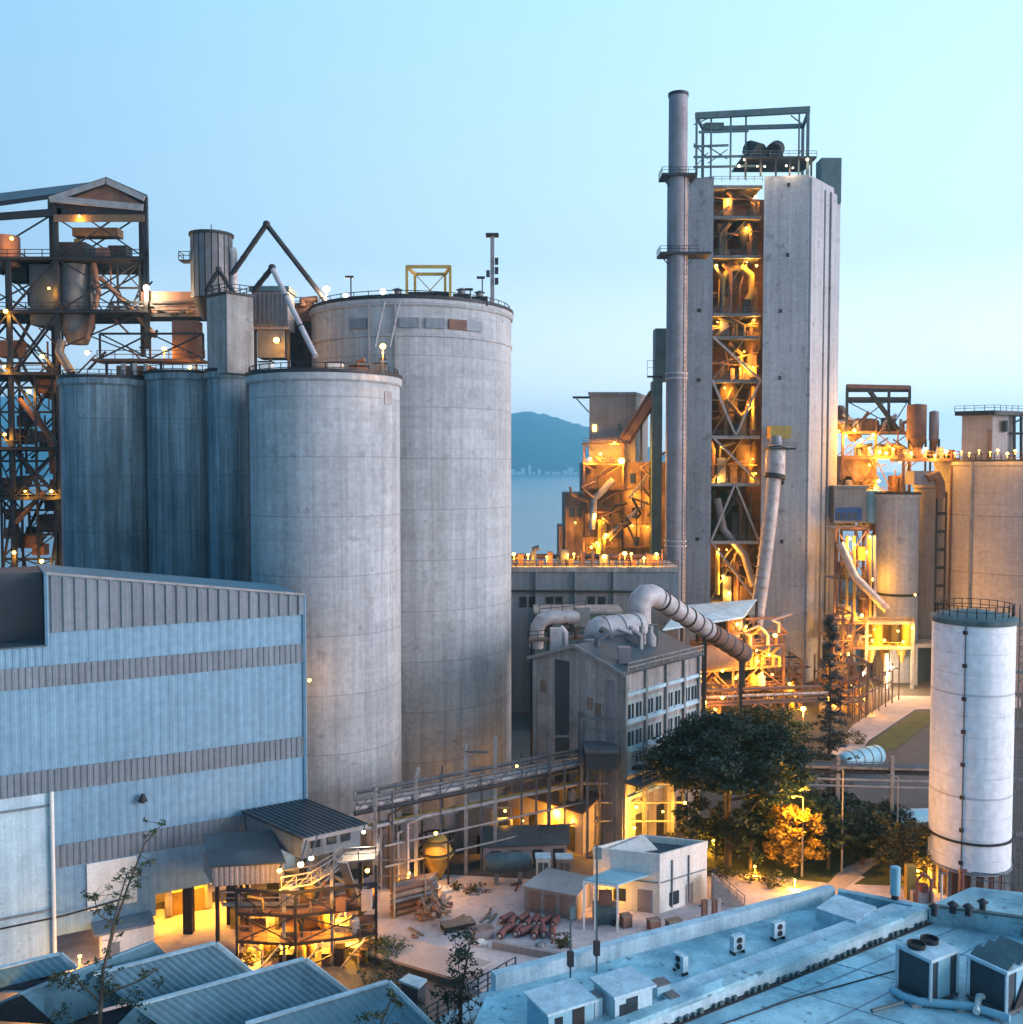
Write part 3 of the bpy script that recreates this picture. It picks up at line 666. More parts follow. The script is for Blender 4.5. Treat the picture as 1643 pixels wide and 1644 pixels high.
for px in (175, 215, 262, 318):
    MB().bar((X(px, 137.2), 137.2, Z(612, 137)), (X(px, 137.2), 137.2, za - .35), .3).build('leg', M['steel'], T)
frame(T, [(X(165, 137.2), 137.2), (X(245, 137.2), 137.2), (X(330, 137.2), 137.2)], [za, za + 3.4], 'steel', .25, .22, 'X', [0, 1])
rail(T, [(X(160, 137), 137, za), (X(332, 137), 137, za)], False, 1.1, 'rusty')
MB().box(X(282, 139), 138.5, za + .01, X(322, 139), 141, za + 5.4).build('wall_panel', M['rusty'], T)
T = thing('transfer_box', 'rust-brown machinery on the dark silo tops under the walkway bridge', 'machine', at(225, 600, 136))
MB().box(X(195, 136), 135, Z(604, 136), X(245, 136), 138, Z(588, 136)).build('casing', M['rusty'], T)
for px in (202, 220, 238): MB().tube([(X(px, 134.6), 134.6, Z(604, 136)), (X(px, 134.6), 134.6, Z(585, 136))], .35, 8).build('pipe_run', M['duct'], T, True)
# ================================================================== STRIPED HALL
HA = at(490, 1200, 102.0); HA.z = 0
YB = 88.5; HB = at(0, 1250, YB); HB.z = 0
he = (HB - HA).normalized(); hn = V((-he.y, he.x, 0))        # along the wall to the left; hn points into the hall
if hn.y < 0: hn = -hn
def HW(s, z, d=0.0): p = HA + he * s + hn * d; return V((p.x, p.y, z))     # s metres left of the right corner, d metres into the hall
def hs(px, py):                                                   # where a pixel's ray meets the hall's front wall
    d = ray(px, py); o = V((0, 0, H)); t = (HA - o).dot(hn) / d.dot(hn); p = o + d * t
    return (p - HA).dot(he), p.z
s75 = hs(74, 960)[0]; s83 = hs(83, 1400)[0]; SL = s75 + 22
T = thing('factory_hall', 'huge white and grey striped metal hall with a sloping top edge', 'factory hall', HW(10, 0))
def wall(name, mat, s0, s1, z0, z1, z0b=None, z1b=None, d=0.0, pitch=.55, dep=.07, org=None):
    n = max(3, int(abs(s0 - s1) / pitch))
    z0b = z0 if z0b is None else z0b; z1b = z1 if z1b is None else z1b
    return MB().corr(HW(s0, z0, d), HW(s1, z0b, d), HW(s1, z1b, d), HW(s0, z1, d), n, dep).build(name, M[mat], T)
zt0, zt1 = hs(490, 955)[1], hs(75, 921)[1]
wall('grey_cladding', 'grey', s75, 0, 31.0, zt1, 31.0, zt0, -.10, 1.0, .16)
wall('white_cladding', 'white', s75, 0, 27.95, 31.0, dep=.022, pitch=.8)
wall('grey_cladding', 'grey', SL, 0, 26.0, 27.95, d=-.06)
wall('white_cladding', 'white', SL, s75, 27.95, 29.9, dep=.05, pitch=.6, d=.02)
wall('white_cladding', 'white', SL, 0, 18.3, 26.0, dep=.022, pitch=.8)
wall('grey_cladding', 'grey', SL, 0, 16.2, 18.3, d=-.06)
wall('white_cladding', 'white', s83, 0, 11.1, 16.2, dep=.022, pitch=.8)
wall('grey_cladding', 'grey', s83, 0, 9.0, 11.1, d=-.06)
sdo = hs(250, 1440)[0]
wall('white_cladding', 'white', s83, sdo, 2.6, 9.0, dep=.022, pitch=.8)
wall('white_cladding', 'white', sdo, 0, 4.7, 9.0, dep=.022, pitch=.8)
# concrete lower wall on the left, rain pipe, newer white panel
a, c = HW(SL, 0), HW(s83, 0); a2, c2 = HW(SL, 0, .5), HW(s83, 0, .5)
MB().prism([(a.x, a.y), (c.x, c.y), (c2.x, c2.y), (a2.x, a2.y)], 0, 16.2).build('concrete_wall', M['kerbw'], T)
for zz in (5.2, 15.0):
    MB().bar(HW(SL, zz, -.1), HW(s83, zz, -.1), .14, .2).build('wall_ledge', M['grey'], T)
MB().tube([HW(s83 - .1, 0, -.25), HW(s83 - .1, 16.3, -.25)], .2, 10).build('rain_pipe', M['paint'], T, True)
MB().tube([HW(SL, 4.2, -.3), HW(s83 - 1, 4.5, -.3), HW(s83 - 6, 5.0, -.3)], .09, 8).build('cable_pipe', M['steel'], T, True)
s0, s1 = hs(140, 1440)[0], hs(220, 1440)[0]
a, c = HW(s0, 4.4, -.16), HW(s1, 4.4, -.16)
MB().slab(a, c, HW(s1, 8.9, -.16), HW(s0, 8.9, -.16), .06).build('door_panel', M['paint'], T)
# bodies behind the cladding, roofs, corner trims
def hprism(s0, s1, d0, d1, z0, z1): 
    q = [HW(s0, 0, d0), HW(s1, 0, d0), HW(s1, 0, d1), HW(s0, 0, d1)]
    return MB().prism([(p.x, p.y) for p in q], z0, z1)
hprism(s75, .1, .12, 10.5, [8.5] * 4, [zt1 - .3, zt0 - .3, zt0 - .3, zt1 - .3]).build('inner_shell', M['darkclad'], T)
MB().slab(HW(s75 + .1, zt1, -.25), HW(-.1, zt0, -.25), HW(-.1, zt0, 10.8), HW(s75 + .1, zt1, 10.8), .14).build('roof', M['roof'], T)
MB().slab(HW(SL, 29.9, -.2), HW(s75 + .02, 29.9, -.2), HW(s75 + .02, 29.9, 3.9), HW(SL, 29.9, 3.9), .12).build('roof', M['roofdark'], T)
hprism(SL, s75 + .06, 4.0, 10.5, 29.4, zt1 - .2).build('set_back_wall', M['darkclad'], T)
hprism(SL, s75 + .06, .62, 3.9, 16.4, 29.7).build('inner_shell', M['darkclad'], T)
MB().bar(HW(0, 0, -.12), HW(0, zt0, -.12), .28).build('corner_trim', M['white'], T)
MB().bar(HW(s75, 29.9, -.22), HW(s75, zt1, -.22), .26).build('corner_trim', M['white'], T)
MB().bar(HW(s75, zt1 + .08, -.3), HW(0, zt0 + .08, -.3), .2, .2).build('eave_trim', M['steelp'], T)
s0, z0 = hs(228, 1279)
MB().lathe(HW(s0, z0, -.5).x, HW(s0, z0, -.5).y, [(.1, z0 - .5), (.45, z0 - .3), (.15, z0 + .4)], 10).build('wall_horn', M['rubber'], T, True)
# open undercroft: columns, back wall, floor slab above, machines
hprism(sdo + 6, .2, 9.0, 9.4, 0, 4.6).build('undercroft_wall', M['pinkconc'], T)
hprism(s83, .2, .3, 9.0, 4.62, 4.9).build('soffit', M['conc'], T)
for px in (305, 375, 440):
    s0 = hs(px, 1480)[0]; p = HW(s0, 0, .5)
    MB().box(p.x - .45, p.y - .45, 0, p.x + .45, p.y + .45, 4.65).build('column', M['steel'], T)
for s0, z0 in ((sdo - 2.0, 3.4), (sdo - 6, 3.0), (sdo - 10, 3.6)):
    MB().tube([HW(s0, .2, 5), HW(s0, z0, 5), HW(s0 - 2, z0 + .7, 5)], .4, 10).build('pipe_run', M['duct'], T, True)
MB().obox(tuple(HW(sdo - 4, 1.2, 6)), (4, 2, 2.4), math.atan2(he.y, he.x)).build('machine_base', M['yellow'], T)
p = HW(hs(200, 1520)[0], 0, -1.6)
T = thing('site_cabin', 'small white cabin with a grey roof under the striped hall wall', 'cabin', p)
g = math.atan2(he.y, he.x)
MB().obox((p.x, p.y, 1.5), (4.6, 2.4, 3.0), g).build('wall', M['paint'], T)
MB().obox((p.x - .3, p.y, 3.12), (5.3, 3.0, .22), g).build('roof', M['grey'], T)
q = p - hn * 1.23 + he * 1.2
MB().obox((q.x, q.y, 1.1), (.9, .06, 2.0), g).build('door', M['grey'], T)

# lean-to with the loading bay
T = thing('loading_shed', 'dark-roofed loading shed jutting from the right end of the striped hall', 'shed', G(490, 1480))
ra, rb, rc, rd = at(388, 1302, 98.6), at(490, 1283, 101.8), at(590, 1323, 94.5), at(487, 1346, 91.0)
MB().slab(rd, rc, rb, ra, .25).build('roof', M['roofdark'], T)
b = MB()
for i in range(13):
    f = i / 12; b.bar(rd.lerp(rc, f) + V((0, 0, .04)), ra.lerp(rb, f) + V((0, 0, .04)), .1, .1)
b.build('roof_ribs', M['roofdark'], T)
def inset(f, g_): return rd.lerp(rc, f).lerp(ra.lerp(rb, f), g_)
w0, w1, w2, w3 = inset(.03, .06), inset(.95, .06), inset(.95, .96), inset(.03, .96)
zf = Z(1380, 91.5)
MB().prism([(p.x, p.y) for p in (w0, w1, w2, w3)], zf, [p.z - .3 for p in (w0, w1, w2, w3)]).build('wall', M['grey'], T)
for f in (.25, .5, .72):
    q = inset(f, .055); MB().obox((q.x - .02, q.y - .05, zf + 1.35), (.9, .08, 1.0), math.atan2((rc - rd).y, (rc - rd).x)).build('window', M['glass'], T)
MB().bar(rd + V((0, -.05, -.2)), rc + V((0, -.05, -.2)), .18, .35).build('fascia', M['steelp'], T)
for q in (w0, w1, inset(.5, .06), w2):
    MB().bar((q.x, q.y, 0), (q.x, q.y, zf), .4).build('leg', M['steel'], T)
for a_, c_ in ((w0, w1), (w1, w2)):
    MB().bar((a_.x, a_.y, zf * .55), (c_.x, c_.y, zf * .55), .25).build('beam', M['steelp'], T)
    MB().bar((a_.x, a_.y, zf * .55), (c_.x, c_.y, zf), .18).build('brace', M['steelp'], T)
    MB().bar((a_.x, a_.y, 0), (c_.x, c_.y, zf * .55), .18).build('brace', M['steelp'], T)
# lower corrugated hood left of it
T = thing('feed_hood', 'low corrugated hood with a dark roof below the loading shed, lit yellow at its end', 'shed', G(400, 1490))
h0, h1 = at(341, 1395, 90.5), at(456, 1386, 91.5); dp = hn * 4.0
zb0, zt_ = Z(1420, 91), Z(1387, 91)
MB().corr((h0.x, h0.y, zb0), (h1.x, h1.y, zb0), (h1.x, h1.y, zt_), (h0.x, h0.y, zt_), 14, .06).build('front_panel', M['pinkconc'], T)
q = [h0 + hn * .1, h1 + hn * .1, h1 + dp, h0 + dp]
MB().prism([(p.x, p.y) for p in q], zb0 + .05, zt_).build('casing', M['grey'], T)
MB().slab((h0.x - .3, h0.y - .3, zt_ + .05), (h1.x + .3, h1.y - .3, zt_ + .05), (h1.x + dp.x, h1.y + dp.y, zt_ + 1.7), (h0.x + dp.x, h0.y + dp.y, zt_ + 1.7), .15).build('roof', M['roofdark'], T)
for f in (.08, .5, .92):
    p = h0.lerp(h1, f) + hn * .5
    MB().bar((p.x, p.y, 0), (p.x, p.y, zb0), .32).build('leg', M['steel'], T)
p0, p1 = h0.lerp(h1, .15), h1
MB().bar((p0.x, p0.y - .3, zb0 - 1.6), (p1.x + 1.5, p1.y - .3, zb0 - 1.9), .4, .25).build('walkway', M['steelp'], T)
rail(T, [(p0.x, p0.y - .5, zb0 - 1.5), (p1.x + 1.5, p1.y - .5, zb0 - 1.8)], False, 1.1, 'steelp', 1.4)
# truss tray and stair by the bright lamps
T = thing('truss_conveyor', 'brightly lit white truss conveyor curving up under the loading shed', 'conveyor', G(500, 1490))
tp = [at(452, 1428, 89), at(500, 1420, 89), at(530, 1402, 89.5), at(548, 1382, 90)]
for o in (V((0, 0, 0)), V((0, 1.6, 0)), V((0, 0, 1.1)), V((0, 1.6, 1.1))):
    MB().tube([p + o for p in tp], .08, 6).build('chord', M['steelp'], T, True)
b = MB()
for a_, c_ in zip(tp, tp[1:]):
    for k in range(2):
        p, q = a_.lerp(c_, k / 2), a_.lerp(c_, (k + 1) / 2)
        b.bar(p, q + V((0, 0, 1.1)), .06).bar(p, p + V((0, 0, 1.1)), .06).bar(p, q + V((0, 1.6, 0)), .06)
b.build('lacing', M['steelp'], T)
for p in (tp[0], tp[2]):
    MB().bar((p.x, p.y + .8, 0), (p.x, p.y + .8, p.z - .1), .28).build('leg', M['steelp'], T)
MB().slab(tp[3] + V((0, 0, -.1)), tp[3] + V((3.2, 0, .2)), tp[3] + V((3.2, 2.4, .2)), tp[3] + V((0, 2.4, -.1)), .15).build('landing', M['steelp'], T)
rail(T, [tp[3] + V((0, 0, 0)), tp[3] + V((3.2, 0, .2)), tp[3] + V((3.2, 2.4, .2))], False, 1.1, 'steelp', 1.2)
a_, c_ = tp[3] + V((.2, -.4, 0)), G(585, 1495)
MB().bar(a_, (c_.x, c_.y, .2), .9, .15).build('stair_flight', M['steelp'], T)
# machines standing in the lit bay
for i, (px, py, sx, sy, sz, mt, lb) in enumerate((
        (395, 1485, 2.6, 2, 3.4, 'yellow', 'boxy yellow-lit crusher casing on the ground under the corrugated hood'),
        (470, 1480, 1.6, 1.6, 3.8, 'steel', 'dark upright machine below the truss conveyor'),
        (555, 1475, 2.8, 2, 2.2, 'rusty', 'low rusty machine at the right foot of the loading shed'))):
    p = G(px, py); T = thing('machine', lb, 'machine', p)
    MB().box(p.x - sx / 2, p.y - sy / 2, 0, p.x + sx / 2, p.y + sy / 2, sz * .6).build('casing', M[mt], T)
    MB().lathe(p.x, p.y, [(sx * .2, sz * .6), (sx * .42, sz * .85), (sx * .42, sz)], 14).build('hopper', M['steelp'], T, True)
    MB().tube([(p.x + sx * .3, p.y - sy * .5, sz * .3), (p.x + sx * .3, p.y - sy * .5 - .7, sz * .3)], sz * .14, 12).build('motor', M['steelg'], T, True)
# conveyor legs and hopper under the tallest silo
p = G(702, 1412)
T = thing('cone_hopper', 'round cone-bottomed hopper glowing orange at the foot of the tallest silo', 'hopper', p)
yh = p.y
MB().lathe(p.x, p.y, [(.5, Z(1408, yh)), (.8, Z(1402, yh)), (1.75, Z(1372, yh)), (1.95, Z(1370, yh)), (1.95, Z(1366, yh)), (1.7, Z(1364, yh)), (1.0, Z(1344, yh)), (.3, Z(1340, yh))], 24).build('shell', M['yellow'], T, True)
for k in range(4):
    g = R(45 + 90 * k); x, y = p.x + 1.9 * math.cos(g), p.y + 1.9 * math.sin(g)
    MB().bar((x, y, 0), (x, y, Z(1345, yh)), .22).build('leg', M['steel'], T)
for hh in (1366, 1345): MB().lathe(p.x, p.y, [(1.95, Z(hh, yh)), (2.1, Z(hh, yh)), (2.1, Z(hh, yh) + .2), (1.95, Z(hh, yh) + .2)], 24, False).build('ring', M['steel'], T)
T = thing('silo_annex', 'grey concrete block between rack posts at the foot of the tallest silo', 'building', G(770, 1372))
MB().box(X(752, 117), 117, 0, X(790, 117), 123, Z(1300, 117)).build('wall', M['conc'], T)
MB().box(X(750, 117), 116.8, Z(1300, 117) + .01, X(792, 117), 123.2, Z(1296, 117)).build('roof', M['conc'], T)
MB().box(X(765, 116.9), 116.9, 0, X(778, 116.9), 117 - .004, 2.2).build('door', M['steel'], T)
T = thing('silo_plinth', 'brownish low wall running below the tallest silo toward the pipe rack', 'wall', G(640, 1420))
MB().prism([(X(585, 112), 112), (X(735, 118), 118), (X(735, 118.6), 118.6), (X(585, 112.6), 112.6)], 0, 4.6).build('wall', M['pinkconc'], T)
for f in (.15, .38, .62, .85):
    p = V((X(585, 112), 111.96, 0)).lerp(V((X(735, 118), 117.96, 0)), f)
    MB().obox((p.x, p.y - .12, 2.3), (.5, .35, 4.6), .5).build('pilaster', M['conc'], T)

# crowded steel feed platform in the loading bay
T = thing('feed_platform', 'crowded amber-lit feed platform with pipes, decks and rails in the loading bay', 'platform', G(500, 1500))
fp = [V((X(372, 89.5), 89.5, 0)), V((X(468, 89), 89, 0)), V((X(600, 91), 91, 0)), V((X(600, 95), 95, 0)), V((X(380, 94), 94, 0))]
frame(T, [(p.x, p.y) for p in fp], [0, 2.6, 5.2, 7.4], 'steel', .24, .2, 'ZXV', [0, 1, 2], brw=.11)
for z in (2.6, 5.2):
    MB().prism([(p.x, p.y) for p in fp], z - .12, z + .05).build('deck', M['rusty'], T)
    rail(T, [(p.x, p.y - .05, z + .05) for p in fp[:3]], False, 1.0, 'steelg', 1.3, .05)
r_ = random.Random(61)
for k in range(44):
    x = r_.uniform(fp[0].x + .5, fp[2].x - .5); y = r_.uniform(90.4, 93); z = r_.choice((.02, 2.66, 5.26, .02)); mt = r_.choice(('baym', 'rusty', 'yellow', 'steelp', 'steel', 'duct'))
    if k % 3 == 0: MB().lathe(x, y, [(.2, z), (.55, z + .5), (.55, z + 1.4), (.2, z + 1.8)], 12).build('vessel', M[mt], T, True)
    elif k % 3 == 1: MB().tube([(x, y - 1.1, z), (x, y - 1.1, z + 1.3), (x + r_.uniform(-2, 2), y - 1.1, z + r_.uniform(1.3, 2.4))], .14, 8).build('pipe_run', M[mt], T, True)
    else: MB().box(x - r_.uniform(.3, .8), y - .6, z, x + r_.uniform(.3, .8), y + .4, z + r_.uniform(.6, 1.8)).build('machine_casing', M[mt], T)
for k in range(3): a_ = fp[0].lerp(fp[2], .15 + .3 * k); MB().bar((a_.x, a_.y - .9, 0), (a_.x + 2.2, a_.y - .9, 2.6), .7, .1).build('stair_flight', M['steelp'], T)
T = thing('pipe_bundle', 'bundle of upright pipes before a grey wall strip, left of the orange hopper', 'pipe', G(630, 1440))
for k, px in enumerate((596, 608, 622, 636, 652)): x = X(px, 107); MB().tube([(x, 107, 0), (x, 107, 6.2 + k % 3), (x + 1.4, 107.4, 6.8 + k % 3)], .18, 8).build('pipe_run', M[('steelp', 'duct', 'baym')[k % 3]], T, True)
MB().box(X(598, 108), 107.6, 0, X(655, 108), 108, 5.0).build('wall_panel', M['pinkconc'], T)
for z in (1.6, 3.4): MB().bar((X(590, 106.8), 106.6, z), (X(660, 106.8), 106.6, z), .14).build('cross_beam', M['steelp'], T)
# ================================================================== PREHEATER TOWER
T = thing('kiln_tower', 'tall pale concrete kiln tower with an open, lamp-lit steel bay up its front', 'tower', (X(1215, 214), 214, 0))
zt = Z(281, 212)
A_, B_, C_ = (X(1222, 213), 213), (X(1293, 211.5), 211.5), (X(1340, 224), 224)
D_ = (X(1240, 230), 230)
MB().prism([A_, B_, C_, D_], 0, [zt, zt, zt + .1, zt + .1]).build('right_shaft', M['tower'], T)
# two flat pilasters with grooves between on the right side
b3, c3 = V((*B_, 0)), V((*C_, 0)); sdir = (c3 - b3).normalized(); sn = V((sdir.y, -sdir.x, 0))
ln = (c3 - b3).length
for f0, f1, top in ((0.02, .42, zt - .5), (.48, .60, zt - 1.6), (.68, .99, zt - 1.4)):
    p, q = b3 + sdir * ln * f0, b3 + sdir * ln * f1
    MB().prism([(p.x, p.y), (q.x, q.y), (q.x + sn.x * .55, q.y + sn.y * .55), (p.x + sn.x * .55, p.y + sn.y * .55)], 0, top).build('pilaster', M['tower'], T)
p = b3 + sdir * ln * .64; MB().tube([(p.x + sn.x * .3, p.y + sn.y * .3, 0), (p.x + sn.x * .3, p.y + sn.y * .3, zt - 4)], .18, 8).build('downpipe', M['steel'], T, True)
lp = [(X(1100, 216.5), 216.5), (X(1142, 214.5), 214.5), (X(1139, 230), 230), (X(1104, 231), 231)]
MB().prism(lp, 0, Z(286, 216)).build('left_pier', M['tower'], T)
MB().prism([(lp[2][0], 228.5), (D_[0] - .05, 228.5), (D_[0] - .05, 229), (lp[2][0], 229)], 0, zt - .7).build('back_wall', M['rusty'], T)
b = MB()
r_ = random.Random(4)
for k, (px, py) in enumerate(((1262, 295), (1262, 408), (1252, 498), (1252, 606), (1258, 775), (1258, 870), (1300, 385))):
    x, z = X(px, 211.5), Z(py, 211.5)
    y = A_[1] + (B_[1] - A_[1]) * (x - A_[0]) / (B_[0] - A_[0])
    if px < 1290: b = MB().box(x - .3, y - .12, z - .4, x + .3, y + .05, z + .4).build('wall_opening', M['rubber'], T)
for py in (500, 612, 868): MB().box(X(1118, 215), 215.2, Z(py, 215), X(1124, 215), 216.0, Z(py - 5, 215)).build('wall_opening', M['rubber'], T)
# floors, front bracing, process vessels in the bay
lx, rx = X(1142, 214.5) + .02, A_[0] - .02
fl = [298, 347, 410, 503, 540, 610, 700, 776, 869, 968]
zs = [Z(p, 214.5) for p in fl]
for i, z in enumerate(zs):
    MB().box(lx, 214.9, z - .35, rx, 228.4, z).build('floor', M['steelg'], T)
    MB().box(lx, 214.4, z - .6, rx, 214.85, z + .1).build('edge_beam', M['steelp' if i > 5 else 'steelg'], T)
    if i not in (0,): rail(T, [(lx, 214.6, z + .1), (rx, 214.6, z + .1)], False, 1.1, 'steelg', 1.6, .08)
for (t0, t1, k) in ((540, 610, 'Z'), (610, 700, 'V'), (700, 776, 'Z'), (776, 869, 'A'), (869, 968, 'Z')):
    A0, A1, C0, C1 = V((lx, 214.3, Z(t1, 214))), V((lx, 214.3, Z(t0, 214))), V((rx, 214.3, Z(t1, 214))), V((rx, 214.3, Z(t0, 214)))
    for p, q in {'Z': [(A1, C0)], 'V': [(A1, A0.lerp(C0, .5)), (C1, A0.lerp(C0, .5))], 'A': [(A0, A1.lerp(C1, .5)), (C0, A1.lerp(C1, .5))]}[k]:
        MB().bar(p, q, .42).build('brace', M['steelp'], T)
def cyclone(px, Y, py0, py1, r, mt='baym'):
    x = X(px, Y); z0, z1 = Z(py1, Y), Z(py0, Y); h = z1 - z0
    MB().lathe(x, Y, [(r * .2, z0), (r * .25, z0 + h * .12), (r, z0 + h * .5), (r, z0 + h * .85), (r * .55, z0 + h * .98), (r * .5, z1)], 20).build('cyclone', M[mt], T, True)
cyclone(1190, 219, 350, 408, 2.3, 'steel'); cyclone(1172, 220, 420, 498, 2.0); cyclone(1206, 221, 508, 606, 1.9); cyclone(1168, 220, 612, 698, 2.1)
cyclone(1198, 220, 704, 774, 2.2); cyclone(1170, 220, 782, 866, 2.0, 'steel'); cyclone(1202, 220, 872, 964, 2.0)
MB().tube([at(1158, 492, 217), at(1160, 450, 217), at(1172, 432, 217), at(1192, 430, 217), at(1206, 442, 217), at(1207, 470, 217), at(1196, 490, 217)], .75, 12).build('gas_duct', M['yellow'], T, True)
MB().tube([at(1152, 800, 216), at(1162, 850, 216), at(1195, 890, 216), at(1210, 940, 216)], .8, 12).build('gas_duct', M['stack'], T, True)
MB().tube([at(1210, 620, 216), at(1210, 690, 216)], .4, 10).build('gas_duct', M['yellow'], T, True)
MB().tube([at(1152, 880, 216), at(1152, 955, 216)], .5, 10).build('gas_duct', M['yellow'], T, True)
MB().tube([at(1166, 640, 216), at(1190, 668, 216), at(1205, 655, 216)], .5, 10).build('gas_duct', M['baym'], T, True)
for px, y0, y1 in ((1163, 318, 346), (1207, 325, 346), (1155, 360, 409), (1160, 515, 538), (1205, 570, 606), (1158, 735, 774), (1205, 930, 966), (1168, 925, 966)):
    x = X(px, 217); MB().box(x - .9, 216.4, Z(y1, 217), x + .9, 218.6, Z(y0, 217)).build('cabinet', M['baym' if px % 2 else 'steelg'], T)
r_ = random.Random(41)
for i in range(len(zs) - 1):
    za, zb2 = zs[i + 1], zs[i]; hh = zb2 - za
    for k in range(9):
        x = r_.uniform(lx + .8, rx - .8); y = r_.uniform(215.6, 218.5); mt = r_.choice(('rusty', 'baym', 'baym', 'steel', 'steel'))
        c = k % 3
        if c == 0: MB().tube([(x, y, za), (x, y, za + hh * r_.uniform(.4, .8)), (min(rx - .4, max(lx + .4, x + r_.uniform(-4, 4))), y, za + hh * .88)], r_.uniform(.2, .5), 8).build('pipe_run', M[mt], T, True)
        elif c == 1: MB().box(x - r_.uniform(.4, 1), y, za, x + r_.uniform(.4, 1), y + 1, za + hh * r_.uniform(.2, .5)).build('cabinet', M[mt], T)
        else: MB().bar((lx, y, za + hh * r_.uniform(.3, .7)), (rx, y, za + hh * r_.uniform(.3, .7)), .22).build('cross_beam', M[mt], T)
    MB().bar((lx + .3, 216.5, za), (rx - 3, 216.5, zb2 - .4), .8, .12).build('stair_flight', M['steelg'], T)
# steel crown on the tower roof
tf0, tf1 = 214.0, 221.0
pl = [(X(1114, tf0), tf0), (X(1290, 213), 213.0), (X(1282, tf1), tf1), (X(1124, tf1), tf1)]
zc = Z(178, 213)
T2 = T
for i, p in enumerate(pl):
    MB().bar((*p, zt - .2), (*p, zc), .42 if i == 0 else .55).build('crown_column', M['teal'], T)
MB().bar((pl[0][0] - .3, pl[0][1], Z(186, tf0)), (pl[1][0] + .3, pl[1][1], Z(176, 213)), .8, 1.3).build('crown_beam', M['teal'], T)
MB().bar((*pl[3], zc - 1), (*pl[2], zc - .4), .6, .9).build('crown_beam', M['teal'], T)
MB().bar((*pl[0], zc - .9), (*pl[3], zc - .9), .5, .7).build('crown_beam', M['teal'], T); MB().bar((*pl[1], zc - .3), (*pl[2], zc - .5), .5, .8).build('crown_beam', M['teal'], T)
for px, y0 in ((1137, 190), (1168, 186), (1192, 185)):
    MB().bar((X(px, tf0), tf0, zt - .3), (X(px, tf0), tf0, Z(y0, tf0)), .34).build('crown_column', M['teal'], T)
for y0, x0, x1 in ((212, 1122, 1202), (235, 1114, 1170), (252, 1114, 1230), (268, 1114, 1230)):
    MB().bar(at(x0, y0, tf0), at(x1, y0 - 2, tf0), .3, .45).build('crown_beam', M['teal'], T)
for a_, c_ in (((1114, 230), (1137, 255)), ((1137, 235), (1168, 255)), ((1168, 240), (1137, 262)), ((1114, 270), (1137, 245)), ((1114, 200), (1137, 190)), ((1290, 200), (1270, 185)), ((1275, 262), (1290, 235))):
    MB().bar(at(*a_, tf0), at(*c_, tf0), .2).build('crown_brace', M['teal'], T)
MB().box(X(1128, tf0), tf0 + .5, Z(206, tf0), X(1158, tf0), tf0 + 3, Z(195, tf0)).build('crane_trolley', M['teal'], T)
MB().bar((X(1276, 213.2), 213.2, zt), (X(1276, 213.2), 213.2, zc - .5), .3).build('crown_column', M['teal'], T)
MB().box(X(1185, 213), 211.9, Z(256, 213), X(1302, 213), 222, Z(253, 213)).build('crown_floor', M['steel'], T)
rail(T, [(X(1185, 213), 211.9, Z(253, 213)), (X(1302, 213), 211.9, Z(253, 213))], False, 1.1, 'steelg', 1.8)
for px in (1192, 1216, 1240, 1262, 1296): MB().bar((X(px, 212.3), 212.3, zt - .1), (X(px, 212.3), 212.3, Z(256, 213)), .35).build('crown_leg', M['steel'], T)
for px, s in ((1208, -1), (1238, 1)):     # two dark angled fan drums
    x, z = X(px, 214), Z(240, 214); MB().tube([(x - s * .6, 213, z - .8), (x + s * .9, 216, z + .8)], 1.75, 14).build('fan_drum', M['rubber'], T, True)
    MB().box(x - 1.4, 212.6, Z(253, 213), x + 1.4, 215.5, Z(246, 213)).build('fan_base', M['steel'], T)
MB().prism([(X(1312, 222), 222), (X(1344, 222), 222), (X(1344, 222), 226), (X(1312, 222), 226)], zt - 3.2, Z(253, 222)).build('lift_housing', M['teal'], T)
rail(T, [(lx, 214.6, Z(290, 214)), (rx, 214.6, Z(290, 214))], False, 1.1, 'steelg', 1.6)

# stack
sx, sy = X(1087, 209, 500), 209.0
T = thing('chimney_stack', 'tall grey steel chimney with two ring platforms on the left of the kiln tower', 'chimney', (sx, sy, 0))
MB().lathe(sx, sy, [(2.15, 0), (2.15, Z(283, sy))], 32).build('lower_flue', M['stack'], T, True)
MB().lathe(sx, sy, [(1.95, Z(283, sy)), (1.95, Z(152, sy))], 32).build('upper_flue', M['stack'], T, True)
MB().lathe(sx, sy, [(2.1, Z(155, sy)), (2.1, Z(150, sy)), (1.7, Z(150, sy)), (1.7, Z(154, sy))], 32, False).build('rim', M['steel'], T, True)
for py, ww in ((283, 3.6), (408, 3.9)):
    z = Z(py, sy)
    MB().prism([(sx - ww, sy - 2.6), (sx + ww * (1.7 if py == 408 else 1), sy - 2.6), (sx + ww * (1.7 if py == 408 else 1), sy + 2.6), (sx - ww, sy + 2.6)], z - .5, z).build('platform', M['steel'], T)
    rail(T, [(sx - ww, sy + 2.4, z), (sx - ww, sy - 2.5, z), (sx + ww, sy - 2.5, z)], False, 1.2, 'steel', 1.6)
    for s in (-1, 1): MB().bar((sx + s * 2.0, sy - 1.2, z - 2.4), (sx + s * (ww - .2), sy - 1.2, z - .4), .2).build('bracket', M['steel'], T)
for py in (600, 608, 868, 876):
    z = Z(py, sy); MB().lathe(sx, sy, [(2.16, z - .15), (2.36, z - .15), (2.36, z + .15), (2.16, z + .15)], 32, False).build('flange', M['duct'], T, True)
b = MB()
lxx = sx - 2.5
for s in (-.25, .25): b.bar((sx + 1.4 + s, sy - 1.9, 8), (sx + 1.4 + s, sy - 1.9, Z(285, sy)), .07)
for k in range(90): b.bar((sx + 1.15, sy - 1.9, 9 + k), (sx + 1.65, sy - 1.9, 9 + k), .06)
